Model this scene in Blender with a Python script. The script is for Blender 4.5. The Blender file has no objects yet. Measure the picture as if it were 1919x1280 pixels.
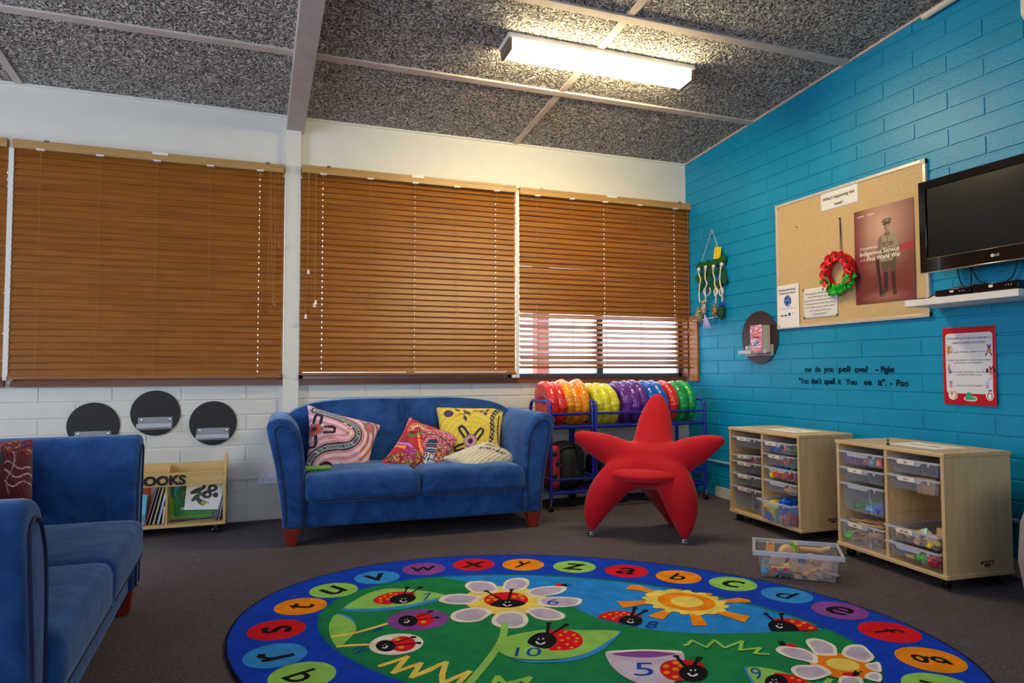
import bpy, math, random
import numpy as np
from mathutils import Vector, Matrix
random.seed(7)
PI = math.pi
R = math.radians
SC = bpy.context.scene
COL = SC.collection

# ------------------------------------------------------------------ camera
IW, IH, FPX = 1919, 1280, 1287.0
_yaw, _pitch, _roll = R(20.488), R(2.557), R(-0.152)
FW = Vector((math.sin(_yaw)*math.cos(_pitch), math.cos(_yaw)*math.cos(_pitch), math.sin(_pitch)))
_rt0 = Vector((math.cos(_yaw), -math.sin(_yaw), 0))
_up0 = _rt0.cross(FW)
RT = _rt0*math.cos(_roll)+_up0*math.sin(_roll)
UP = _up0*math.cos(_roll)-_rt0*math.sin(_roll)
CAM = Vector((0, 0, 1.0))
cd = bpy.data.cameras.new('camera')
cd.sensor_width = 36.0
cd.lens = FPX/IW*36.0
cd.clip_start = 0.02
cam = bpy.data.objects.new('camera', cd)
COL.objects.link(cam)
M3 = Matrix((RT, UP, -FW)).transposed()
cam.matrix_world = Matrix.Translation(CAM) @ M3.to_4x4()
SC.camera = cam

# ------------------------------------------------------------------ world, colour management, big lights
SC.view_settings.view_transform = 'Standard'
SC.view_settings.look = 'None'
SC.view_settings.gamma = 1.0
SC.view_settings.exposure = 0.95
SC.view_settings.use_curve_mapping = False
wd = bpy.data.worlds.new('sky')
SC.world = wd
wd.use_nodes = True
bgn = wd.node_tree.nodes['Background']
bgn.inputs['Color'].default_value = (0.86, 0.91, 1.0, 1)
bgn.inputs['Strength'].default_value = 2.6

def area(name, loc, target, sx, sy, power, color):
    l = bpy.data.lights.new(name, 'AREA')
    l.shape = 'RECTANGLE'; l.size = sx; l.size_y = sy; l.energy = power; l.color = color
    o = bpy.data.objects.new(name, l)
    COL.objects.link(o)
    o.location = loc
    d = (Vector(target)-Vector(loc)).normalized()
    o.rotation_euler = d.to_track_quat('-Z', 'Z').to_euler()
    return o
# daylight through the windows of the left wall and of the wall behind the camera
area('daylight_left_window', (-3.42, 2.2, 1.65), (0, 2.2, 1.45), 2.6, 1.4, 30, (0.66, 0.80, 1.0))
area('daylight_front_window', (-0.6, -2.9, 1.75), (-0.6, 0, 1.55), 3.4, 1.4, 9, (0.74, 0.84, 1.0))
LAMP_E = 36.0        # brightness of the tube lights

# ------------------------------------------------------------------ pixel of the photograph -> point on a plane of the room
YB, XR = 5.012, 3.487            # window wall, blue wall
def ray(px, py): return FW + RT*((px-960)/FPX) - UP*((py-640)/FPX)
def Fz(px, py, z=0.0): d = ray(px, py); return CAM + d*((z-CAM.z)/d.z)
def Fy(px, py, y=YB): d = ray(px, py); return CAM + d*(y/d.y)
def Fx(px, py, x=XR): d = ray(px, py); return CAM + d*(x/d.x)
def Fp(px, py, o, n): d = ray(px, py); return CAM + d*((Vector(o)-CAM).dot(n)/d.dot(n))
def ceil_z(y): return 2.807 + 0.0849*(YB-y)

# ------------------------------------------------------------------ helpers
def lin(c):
    return tuple((x/12.92 if x <= 0.04045 else ((x+0.055)/1.055)**2.4) for x in c)
def rgb(r, g, b): return lin((r/255., g/255., b/255.))

_mats = {}
def mat(name, color, rough=0.5, metal=0.0, spec=0.5, var=None, scale=8.0, bump=0.0, bscale=60.0, sheen=0.0,
        alpha=None, emit=0.0, stretch=(1, 1, 1), coat=0.0, detail=4.0, contrast=(0.35, 0.65)):
    if name in _mats: return _mats[name]
    m = bpy.data.materials.new(name); m.use_nodes = True
    nt = m.node_tree; N = nt.nodes; L = nt.links
    b = N['Principled BSDF']
    b.inputs['Roughness'].default_value = rough
    b.inputs['Metallic'].default_value = metal
    b.inputs['Specular IOR Level'].default_value = spec
    b.inputs['Sheen Weight'].default_value = sheen
    b.inputs['Coat Weight'].default_value = coat
    if alpha is not None: b.inputs['Alpha'].default_value = alpha
    c = rgb(*color)
    if emit:
        b.inputs['Emission Color'].default_value = (*c, 1); b.inputs['Emission Strength'].default_value = emit
    tc = N.new('ShaderNodeTexCoord'); mp = N.new('ShaderNodeMapping')
    mp.inputs['Scale'].default_value = stretch
    L.new(tc.outputs['Object'], mp.inputs['Vector'])
    nz = N.new('ShaderNodeTexNoise'); nz.inputs['Scale'].default_value = scale; nz.inputs['Detail'].default_value = detail
    L.new(mp.outputs['Vector'], nz.inputs['Vector'])
    cr = N.new('ShaderNodeValToRGB')
    cr.color_ramp.elements[0].position = contrast[0]; cr.color_ramp.elements[1].position = contrast[1]
    v = rgb(*(var or [min(255, x*1.06+2) for x in color]))
    cr.color_ramp.elements[0].color = (*c, 1); cr.color_ramp.elements[1].color = (*v, 1)
    L.new(nz.outputs['Fac'], cr.inputs['Fac']); L.new(cr.outputs['Color'], b.inputs['Base Color'])
    if bump:
        n2 = N.new('ShaderNodeTexNoise'); n2.inputs['Scale'].default_value = bscale; n2.inputs['Detail'].default_value = 3
        L.new(mp.outputs['Vector'], n2.inputs['Vector'])
        bp = N.new('ShaderNodeBump'); bp.inputs['Strength'].default_value = min(1, bump); bp.inputs['Distance'].default_value = 0.004
        L.new(n2.outputs['Fac'], bp.inputs['Height']); L.new(bp.outputs['Normal'], b.inputs['Normal'])
    _mats[name] = m
    return m

def wood(name, c1, c2, rough=0.45, axis='X', scale=6.0, coat=0.0):
    s = {'X': (0.6, 9, 9), 'Y': (9, 0.6, 9), 'Z': (9, 9, 0.6)}[axis]
    return mat(name, c1, rough, var=c2, scale=scale, stretch=s, bump=0.12, bscale=12, detail=6, contrast=(0.3, 0.7), coat=coat)

def plastic_clear(name, color, opac=0.3, rough=0.25):
    if name in _mats: return _mats[name]
    m = bpy.data.materials.new(name); m.use_nodes = True
    nt = m.node_tree; N = nt.nodes; L = nt.links
    b = N['Principled BSDF']; out = N['Material Output']
    nz = N.new('ShaderNodeTexNoise'); nz.inputs['Scale'].default_value = 40
    mr = N.new('ShaderNodeMapRange'); mr.inputs['To Min'].default_value = opac*0.85; mr.inputs['To Max'].default_value = opac*1.15
    L.new(nz.outputs['Fac'], mr.inputs['Value'])
    b.inputs['Base Color'].default_value = (*rgb(*color), 1); b.inputs['Roughness'].default_value = rough
    tr = N.new('ShaderNodeBsdfTransparent'); mx = N.new('ShaderNodeMixShader')
    L.new(mr.outputs['Result'], mx.inputs[0]); L.new(tr.outputs[0], mx.inputs[1]); L.new(b.outputs[0], mx.inputs[2])
    L.new(mx.outputs[0], out.inputs['Surface'])
    _mats[name] = m
    return m

def painted(name, rough=0.7, bump=0.0, bscale=80, sheen=0.0):
    """surface whose printed pattern is stored in the mesh's colour attribute 'print'"""
    if name in _mats: return _mats[name]
    m = bpy.data.materials.new(name); m.use_nodes = True
    nt = m.node_tree; N = nt.nodes; L = nt.links
    b = N['Principled BSDF']; b.inputs['Roughness'].default_value = rough; b.inputs['Sheen Weight'].default_value = sheen
    a = N.new('ShaderNodeVertexColor'); a.layer_name = 'print'
    L.new(a.outputs['Color'], b.inputs['Base Color'])
    if bump:
        tc = N.new('ShaderNodeTexCoord'); n2 = N.new('ShaderNodeTexNoise'); n2.inputs['Scale'].default_value = bscale
        L.new(tc.outputs['Object'], n2.inputs['Vector'])
        bp = N.new('ShaderNodeBump'); bp.inputs['Strength'].default_value = bump; bp.inputs['Distance'].default_value = 0.003
        L.new(n2.outputs['Fac'], bp.inputs['Height']); L.new(bp.outputs['Normal'], b.inputs['Normal'])
    _mats[name] = m
    return m

_tcache = {}
def text_geo(s, offset=0.0, shear=0.0):
    k = (s, offset, shear)
    if k in _tcache: return _tcache[k]
    cu = bpy.data.curves.new('txt', 'FONT'); cu.body = s; cu.size = 1.0; cu.offset = offset; cu.shear = shear
    cu.resolution_u = 3
    o = bpy.data.objects.new('txt', cu); COL.objects.link(o)
    dg = bpy.context.evaluated_depsgraph_get(); dg.update()
    me = bpy.data.meshes.new_from_object(o.evaluated_get(dg))
    vs = [v.co.copy() for v in me.vertices]; fs = [tuple(p.vertices) for p in me.polygons]
    bpy.data.objects.remove(o); bpy.data.curves.remove(cu); bpy.data.meshes.remove(me)
    _tcache[k] = (vs, fs)
    return vs, fs

def cat(pts, n=6, closed=True):
    """Catmull-Rom curve through points"""
    out = []; m = len(pts); rng = range(m) if closed else range(m-1)
    for i in rng:
        if closed: p0, p1, p2, p3 = pts[i-1], pts[i], pts[(i+1) % m], pts[(i+2) % m]
        else: p0, p1, p2, p3 = pts[max(0, i-1)], pts[i], pts[i+1], pts[min(m-1, i+2)]
        for k in range(n):
            t = k/n
            out.append(tuple(0.5*((2*b)+(-a+c)*t+(2*a-5*b+4*c-d)*t*t+(-a+3*b-3*c+d)*t**3) for a, b, c, d in zip(p0, p1, p2, p3)))
    if not closed: out.append(tuple(pts[-1]))
    return out

class MB:
    def __init__(s): s.v = []; s.f = []; s.m = []; s.mats = []
    def mi(s, m):
        if m not in s.mats: s.mats.append(m)
        return s.mats.index(m)
    def add(s, vs, fs, m, T=None):
        o = len(s.v); k = s.mi(m)
        for v in vs:
            v = Vector(v); s.v.append(T @ v if T is not None else v)
        for f in fs: s.f.append(tuple(i+o for i in f)); s.m.append(k)
    def box(s, a, b, m, T=None):
        x0, y0, z0 = a; x1, y1, z1 = b
        vs = [(x0,y0,z0),(x1,y0,z0),(x1,y1,z0),(x0,y1,z0),(x0,y0,z1),(x1,y0,z1),(x1,y1,z1),(x0,y1,z1)]
        s.add(vs, [(0,3,2,1),(4,5,6,7),(0,1,5,4),(1,2,6,5),(2,3,7,6),(3,0,4,7)], m, T)
    def hexa(s, vs, m, T=None):      # 4 bottom + 4 top corners
        s.add(vs, [(0,3,2,1),(4,5,6,7),(0,1,5,4),(1,2,6,5),(2,3,7,6),(3,0,4,7)], m, T)
    def prism(s, poly, d, m, T=None, base=None):
        """poly: list of 3-D points, extruded by vector d"""
        n = len(poly); d = Vector(d); P = [Vector(p) for p in poly]
        s.add(P+[p+d for p in P], [tuple(reversed(range(n))), tuple(range(n, 2*n))]+[(i, (i+1) % n, n+(i+1) % n, n+i) for i in range(n)], m, T)
    def poly(s, P, m, T=None): s.add(P, [tuple(range(len(P)))], m, T)
    def tube(s, P, r, m, seg=8, closed=False, T=None, caps=True):
        P = [Vector(p) for p in P]; n = len(P); rr = r if isinstance(r, (list, tuple)) else [r]*n
        vs = []; fs = []; prev = None
        for i, p in enumerate(P):
            if closed: t = P[(i+1) % n]-P[i-1]
            else: t = P[min(n-1, i+1)]-P[max(0, i-1)]
            if t.length < 1e-9: t = Vector((0, 0, 1))
            t.normalize()
            if prev is None:
                a = Vector((0, 0, 1)) if abs(t.z) < 0.9 else Vector((1, 0, 0)); u = t.cross(a).normalized()
            else:
                u = prev - t*prev.dot(t); u = u.normalized() if u.length > 1e-6 else t.orthogonal().normalized()
            prev = u; w = t.cross(u)
            for k in range(seg):
                a = 2*PI*k/seg; vs.append(p+(u*math.cos(a)+w*math.sin(a))*rr[i])
        for i in range(n if closed else n-1):
            for k in range(seg):
                a = i*seg+k; b = i*seg+(k+1) % seg; c = ((i+1) % n)*seg+(k+1) % seg; d = ((i+1) % n)*seg+k
                fs.append((a, b, c, d))
        if not closed and caps: fs.append(tuple(reversed(range(seg)))); fs.append(tuple(range((n-1)*seg, n*seg)))
        s.add(vs, fs, m, T)
    def lathe(s, prof, m, seg=24, T=None, mod=None):
        """prof: (r, z) pairs; mod(angle, r, z) -> (r, z)"""
        vs = []; fs = []; n = len(prof)
        for k in range(seg):
            a = 2*PI*k/seg
            for (r, z) in prof:
                if mod: r, z = mod(a, r, z)
                vs.append((r*math.cos(a), r*math.sin(a), z))
        for k in range(seg):
            for i in range(n-1):
                a = k*n+i; b = ((k+1) % seg)*n+i; fs.append((a, b, b+1, a+1))
        s.add(vs, fs, m, T)
    def ball(s, c, r, m, seg=14, rings=8, T=None):
        rx, ry, rz = r if isinstance(r, (tuple, list)) else (r, r, r)
        vs = [(c[0], c[1], c[2]-rz)]; fs = []
        for i in range(1, rings):
            t = PI*i/rings
            for k in range(seg):
                a = 2*PI*k/seg; vs.append((c[0]+rx*math.sin(t)*math.cos(a), c[1]+ry*math.sin(t)*math.sin(a), c[2]-rz*math.cos(t)))
        vs.append((c[0], c[1], c[2]+rz)); top = len(vs)-1
        for k in range(seg):
            fs.append((0, 1+(k+1) % seg, 1+k)); fs.append((top, top-seg+k, top-seg+(k+1) % seg))
        for i in range(rings-2):
            for k in range(seg):
                a = 1+i*seg+k; b = 1+i*seg+(k+1) % seg; fs.append((a, b, b+seg, a+seg))
        s.add(vs, fs, m, T)
    def rbox(s, c, h, r, m, n=10, puff=(0, 0, 0), T=None, wob=0.0, fn=None):
        """rounded, slightly puffed box: centre c, half sizes h, corner radius r"""
        idx = {}; vs = []; fs = []; kb = 3
        def samp(a, i):
            if i <= kb: return -h[a]+r*(1-math.cos(PI/2*i/kb))
            if i >= n-kb: return h[a]-r*(1-math.cos(PI/2*(n-i)/kb))
            return -(h[a]-r)+2*(h[a]-r)*(i-kb)/(n-2*kb)
        def pt(i, j, k):
            key = (i, j, k)
            if key in idx: return idx[key]
            p = [samp(0, i), samp(1, j), samp(2, k)]
            inner = [max(-(h[a]-r), min(h[a]-r, p[a])) for a in range(3)]
            d = Vector([p[a]-inner[a] for a in range(3)])
            if d.length > 1e-9: d = d.normalized()*r
            p = [inner[a]+d[a] for a in range(3)]
            for a in range(3):
                o1, o2 = (a+1) % 3, (a+2) % 3
                p[a] *= 1+puff[a]*(1-(p[o1]/h[o1])**2)*(1-(p[o2]/h[o2])**2)
            if wob:
                w = math.sin(p[0]*17+p[1]*9)*math.cos(p[1]*13-p[0]*5+c[0]*7)*wob
                p[2] += w*(1 if p[2] > 0 else 0)
            v = Vector(p)
            if fn: v = fn(v)
            idx[key] = len(vs); vs.append(v+Vector(c)); return idx[key]
        for i in range(n):
            for j in range(n):
                for k, rev in ((0, 1), (n, 0)):
                    for ax in range(3):
                        cs = []
                        for (a, b) in ((i, j), (i+1, j), (i+1, j+1), (i, j+1)):
                            g = [0, 0, 0]; g[ax] = k; g[(ax+1) % 3] = a; g[(ax+2) % 3] = b; cs.append(pt(*g))
                        fs.append(tuple(reversed(cs)) if rev else tuple(cs))
        s.add(vs, fs, m, T)
    def text(s, body, o, ux, uy, w=None, h=None, m=None, offset=0.0, shear=0.0, align='L', depth=0.0, fn=None):
        vs, fs = text_geo(body, offset, shear)
        if not vs: return
        x0 = min(v.x for v in vs); x1 = max(v.x for v in vs)
        ux = Vector(ux).normalized(); uy = Vector(uy).normalized(); nn = ux.cross(uy)
        sy = (h or 0.1)/0.72; sx = (w/(x1-x0)) if w else sy
        off = -x0 if align == 'L' else -(x0+x1)/2
        P = [Vector(o)+ux*((v.x+off)*sx)+uy*(v.y*sy)+nn*depth for v in vs]
        if fn: P = [fn((v.x+off)*sx, v.y*sy) for v in vs]
        s.add(P, fs, m)
        if depth and not fn:       # side skirt so raised letters have thickness
            edges = {}
            for f in fs:
                for i in range(len(f)):
                    a, b = f[i], f[(i+1) % len(f)]; edges[(a, b)] = edges.get((a, b), 0)+1
            sk = [(a, b) for (a, b) in edges if (b, a) not in edges]
            n = len(P); s.add(P+[p-nn*depth for p in P], [(b, a, a+n, b+n) for a, b in sk], m)
    def build(s, name, parent=None, smooth=False, angle=40, bevel=0.0, bseg=2, T=None):
        me = bpy.data.meshes.new(name)
        vs = s.v if T is None else [T @ v for v in s.v]
        me.from_pydata([tuple(v) for v in vs], [], s.f)
        for m in s.mats: me.materials.append(m)
        me.polygons.foreach_set('material_index', s.m)
        if smooth or bevel:
            me.polygons.foreach_set('use_smooth', [True]*len(me.polygons))
            if angle < 180: me.set_sharp_from_angle(angle=R(angle))
        me.update()
        o = bpy.data.objects.new(name, me); COL.objects.link(o)
        if parent is not None: o.parent = parent
        if bevel:
            b = o.modifiers.new('bevel', 'BEVEL'); b.width = bevel; b.segments = bseg; b.limit_method = 'ANGLE'; b.angle_limit = R(35)
            b.harden_normals = False
        return o

def tag(o, label=None, cat=None, group=None, kind=None):
    if label: o['label'] = label
    if cat: o['category'] = cat
    if group: o['group'] = group
    if kind: o['kind'] = kind
    return o
def thing(name, label, cat, loc=(0, 0, 0), rz=0.0, group=None):
    o = bpy.data.objects.new(name, None); o.empty_display_size = 0.05; COL.objects.link(o)
    o.location = loc; o.rotation_euler = (0, 0, rz)
    return tag(o, label, cat, group)
def struct(o): o['kind'] = 'structure'; return o
def copy_tree(o, parent=None):
    c = o.copy(); COL.objects.link(c); c.parent = parent
    for ch in list(o.children): copy_tree(ch, c)
    return c
def TR(x, y, z, rz=0.0, rx=0.0, ry=0.0):
    return Matrix.Translation((x, y, z)) @ Matrix.Rotation(rz, 4, 'Z') @ Matrix.Rotation(ry, 4, 'Y') @ Matrix.Rotation(rx, 4, 'X')

class Paint:
    """colours computed at points (X, Y) of a printed surface"""
    def __init__(s, X, Y, base): s.X = X; s.Y = Y; s.C = np.ones(X.shape+(3,))*np.array(lin([b/255 for b in base]))
    def put(s, mask, col, a=1.0):
        c = np.array(lin([b/255 for b in col])); mm = (mask.astype(float)*a)[..., None]; s.C = s.C*(1-mm)+c*mm
    def ell(s, cx, cy, rx, ry, col, rot=0, a=1.0):
        c, n = math.cos(rot), math.sin(rot); x = s.X-cx; y = s.Y-cy
        s.put(((x*c+y*n)/rx)**2+((-x*n+y*c)/ry)**2 < 1, col, a)
    def ring(s, cx, cy, r0, r1, col): d = np.hypot(s.X-cx, s.Y-cy); s.put((d > r0) & (d < r1), col)
    def dist(s, pts):
        D = np.full(s.X.shape, 1e9)
        for (ax, ay), (bx, by) in zip(pts[:-1], pts[1:]):
            dx, dy = bx-ax, by-ay; t = np.clip(((s.X-ax)*dx+(s.Y-ay)*dy)/(dx*dx+dy*dy+1e-9), 0, 1)
            D = np.minimum(D, np.hypot(s.X-ax-t*dx, s.Y-ay-t*dy))
        return D
    def line(s, pts, w, col, a=1.0): s.put(s.dist(pts) < w/2, col, a)
    def poly(s, pts, col, a=1.0):
        ins = np.zeros(s.X.shape, bool); n = len(pts)
        for i in range(n):
            x0, y0 = pts[i]; x1, y1 = pts[(i+1) % n]
            if y0 == y1: continue
            c = ((y0 > s.Y) != (y1 > s.Y)) & (s.X < (x1-x0)*(s.Y-y0)/(y1-y0)+x0); ins ^= c
        s.put(ins, col, a)
    def rect(s, x0, y0, x1, y1, col, a=1.0): s.put((s.X > x0) & (s.X < x1) & (s.Y > y0) & (s.Y < y1), col, a)

def set_print(me, cols):
    ca = me.color_attributes.new('print', 'FLOAT_COLOR', 'POINT')
    arr = np.ones((len(me.vertices), 4), dtype=np.float32); arr[:, :3] = cols.reshape(-1, 3)[:len(me.vertices)]
    ca.data.foreach_set('color', arr.ravel())

def print_sheet(name, fn3d, nx, ny, paintfn, material, parent=None, thick=0.0008):
    """thin sheet; fn3d(u, v) -> point, v = 0 at the bottom; paintfn(U, V) -> colours. Paper has a back side too."""
    u = np.linspace(0, 1, nx); v = np.linspace(0, 1, ny); U, V = np.meshgrid(u, v)
    C = paintfn(U, V)
    P = [fn3d(U[j, i], V[j, i]) for j in range(ny) for i in range(nx)]
    fs = [(j*nx+i, j*nx+i+1, (j+1)*nx+i+1, (j+1)*nx+i) for j in range(ny-1) for i in range(nx-1)]
    me = bpy.data.meshes.new(name); me.from_pydata([tuple(p) for p in P], [], fs); me.materials.append(material)
    me.polygons.foreach_set('use_smooth', [True]*len(me.polygons))
    set_print(me, C)
    o = bpy.data.objects.new(name, me); COL.objects.link(o)
    if parent is not None: o.parent = parent
    sm = o.modifiers.new('thickness', 'SOLIDIFY'); sm.thickness = thick; sm.offset = -1
    return o
# ------------------------------------------------------------------ materials
def ceiling_mat():
    m = bpy.data.materials.new('straw_board'); m.use_nodes = True
    nt = m.node_tree; N = nt.nodes; L = nt.links; b = N['Principled BSDF']; b.inputs['Roughness'].default_value = 0.9
    b.inputs['Specular IOR Level'].default_value = 0.1
    tc = N.new('ShaderNodeTexCoord')
    hs = []
    for k, (sc, rot, dist) in enumerate(((6, 0.3, 5.0), (7, 1.4, 6.0), (5, 2.3, 5.5), (8, 0.9, 7.0))):
        mp = N.new('ShaderNodeMapping'); mp.inputs['Rotation'].default_value = (0, 0, rot); mp.inputs['Location'].default_value = (k*3.1, k*1.7, 0)
        L.new(tc.outputs['Object'], mp.inputs['Vector'])
        # shredded strands: thin crests of strongly warped waves
        nz = N.new('ShaderNodeTexNoise'); nz.inputs['Scale'].default_value = 11+2*k; nz.inputs['Detail'].default_value = 1.0
        L.new(mp.outputs['Vector'], nz.inputs['Vector'])
        ad = N.new('ShaderNodeMixRGB'); ad.blend_type = 'LINEAR_LIGHT'; ad.inputs[0].default_value = 0.09
        L.new(mp.outputs['Vector'], ad.inputs[1]); L.new(nz.outputs['Color'], ad.inputs[2])
        wv = N.new('ShaderNodeTexWave'); wv.inputs['Scale'].default_value = sc*1.6; wv.inputs['Distortion'].default_value = dist
        wv.inputs['Detail'].default_value = 1.0; wv.inputs['Detail Scale'].default_value = 2.2
        L.new(ad.outputs[0], wv.inputs['Vector'])
        hs.append(wv.outputs['Fac'])
    def mx(a, c):
        q = N.new('ShaderNodeMath'); q.operation = 'MAXIMUM'; L.new(a, q.inputs[0]); L.new(c, q.inputs[1]); return q.outputs[0]
    n5 = N.new('ShaderNodeTexNoise'); n5.inputs['Scale'].default_value = 60; n5.inputs['Detail'].default_value = 3
    L.new(tc.outputs['Object'], n5.inputs['Vector'])
    ml = N.new('ShaderNodeMath'); ml.operation = 'MULTIPLY'; L.new(hs[0], ml.inputs[0]); L.new(hs[1], ml.inputs[1])
    m2 = N.new('ShaderNodeMath'); m2.operation = 'MULTIPLY'; L.new(hs[2], m2.inputs[0]); L.new(hs[3], m2.inputs[1])
    h = mx(ml.outputs[0], m2.outputs[0])
    av = N.new('ShaderNodeMath'); av.operation = 'MULTIPLY_ADD'; av.inputs[1].default_value = 0.62; L.new(h, av.inputs[0])
    a2 = N.new('ShaderNodeMath'); a2.operation = 'MULTIPLY'; a2.inputs[1].default_value = 0.55; L.new(n5.outputs['Fac'], a2.inputs[0]); L.new(a2.outputs[0], av.inputs[2])
    cr = N.new('ShaderNodeValToRGB'); e = cr.color_ramp.elements
    e[0].position = 0.26; e[0].color = (*rgb(78, 76, 77), 1); e[1].position = 0.80; e[1].color = (*rgb(226, 220, 214), 1)
    L.new(av.outputs[0], cr.inputs['Fac']); L.new(cr.outputs['Color'], b.inputs['Base Color'])
    bp = N.new('ShaderNodeBump'); bp.inputs['Strength'].default_value = 1.0; bp.inputs['Distance'].default_value = 0.012
    L.new(av.outputs[0], bp.inputs['Height']); L.new(bp.outputs['Normal'], b.inputs['Normal'])
    return m
M_CEIL = ceiling_mat()
M_BATTEN = mat('ceiling_batten_paint', (196, 182, 176), 0.6)
M_BEAM = mat('beam_paint', (190, 178, 174), 0.55, bump=0.1, bscale=20)
M_WHITE = mat('white_wall_paint', (226, 224, 216), 0.55, var=(229, 227, 219), bump=0.12, bscale=140)
M_WBLOCK = mat('white_block_paint', (216, 215, 208), 0.45, var=(220, 219, 212), bump=0.35, bscale=90)
M_BLUE = mat('blue_block_paint', (0, 136, 182), 0.42, var=(0, 144, 190), scale=3, bump=0.40, bscale=75, spec=0.35)
def carpet_mat():
    m = bpy.data.materials.new('charcoal_carpet'); m.use_nodes = True
    nt = m.node_tree; N = nt.nodes; L = nt.links; b = N['Principled BSDF']; b.inputs['Roughness'].default_value = 0.95
    b.inputs['Specular IOR Level'].default_value = 0.15
    tc = N.new('ShaderNodeTexCoord')
    def nz(s, d=2):
        n = N.new('ShaderNodeTexNoise'); n.inputs['Scale'].default_value = s; n.inputs['Detail'].default_value = d; L.new(tc.outputs['Object'], n.inputs['Vector']); return n
    vo = N.new('ShaderNodeTexVoronoi'); vo.inputs['Scale'].default_value = 170; L.new(tc.outputs['Object'], vo.inputs['Vector'])
    cr = N.new('ShaderNodeValToRGB'); cr.color_ramp.elements[0].color = (*rgb(72, 64, 70), 1); cr.color_ramp.elements[1].color = (*rgb(106, 97, 102), 1)
    L.new(vo.outputs['Color'], cr.inputs['Fac'])
    n2 = nz(1.3, 5); c2 = N.new('ShaderNodeValToRGB'); c2.color_ramp.elements[0].position = 0.3; c2.color_ramp.elements[1].position = 0.75
    c2.color_ramp.elements[0].color = (0.82, 0.82, 0.86, 1); c2.color_ramp.elements[1].color = (1.1, 1.06, 1.02, 1)
    L.new(n2.outputs['Fac'], c2.inputs['Fac'])
    mm = N.new('ShaderNodeMixRGB'); mm.blend_type = 'MULTIPLY'; mm.inputs[0].default_value = 1; L.new(cr.outputs['Color'], mm.inputs[1]); L.new(c2.outputs['Color'], mm.inputs[2])
    # sparse pale lint
    n3 = nz(46, 1); c3 = N.new('ShaderNodeValToRGB'); c3.color_ramp.elements[0].position = 0.80; c3.color_ramp.elements[1].position = 0.83
    L.new(n3.outputs['Fac'], c3.inputs['Fac'])
    m3 = N.new('ShaderNodeMixRGB'); m3.inputs[2].default_value = (*rgb(190, 185, 180), 1); L.new(c3.outputs['Color'], m3.inputs[0]); L.new(mm.outputs[0], m3.inputs[1])
    L.new(m3.outputs[0], b.inputs['Base Color'])
    bp = N.new('ShaderNodeBump'); bp.inputs['Strength'].default_value = 0.8; bp.inputs['Distance'].default_value = 0.004
    L.new(vo.outputs['Distance'], bp.inputs['Height']); L.new(bp.outputs['Normal'], b.inputs['Normal'])
    return m
M_CARPET = carpet_mat()
M_SILLW = wood('sill_brown_wood', (104, 58, 36), (134, 78, 50), 0.35)
M_SLAT = wood('blind_timber_slat', (130, 77, 25), (156, 98, 34), 0.42, scale=5)
M_SLAT2 = M_SLAT
M_HEADRAIL = wood('blind_pale_rail', (176, 134, 78), (190, 148, 90), 0.4)
M_CORD = mat('tan_cord', (158, 112, 58), 0.8)
M_CLIP = mat('white_plastic', (232, 228, 222), 0.4)
M_ALU = mat('aluminium_frame', (120, 116, 122), 0.35, metal=0.7)
M_GREYPL = mat('grey_plastic', (200, 200, 202), 0.4)
M_BLACK = mat('black_matt', (14, 14, 17), 0.5)
M_BLACKG = mat('black_gloss', (8, 8, 10), 0.12)
M_CHROME = mat('chrome', (215, 215, 220), 0.15, metal=1.0)
M_GLASS = plastic_clear('window_glass', (235, 245, 250), 0.06, 0.02)
M_BIRCH = wood('birch_laminate', (206, 172, 124), (220, 188, 140), 0.42, axis='Z', scale=4)
M_BIRCHX = wood('birch_laminate_flat', (204, 170, 122), (220, 190, 142), 0.38, axis='X', scale=4)
M_PINE = wood('pine_board', (206, 168, 104), (222, 188, 128), 0.4, axis='X', scale=4)
M_TRAY = plastic_clear('clear_tray_plastic', (206, 208, 222), 0.15, 0.28)
M_TRAYRIM = plastic_clear('clear_rim_plastic', (218, 222, 238), 0.46, 0.28)
M_ACRYL = plastic_clear('acrylic', (215, 220, 230), 0.30, 0.08)
M_PAPER = mat('white_paper', (232, 232, 234), 0.7)
M_CASTER = mat('black_caster', (18, 18, 20), 0.35)

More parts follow.
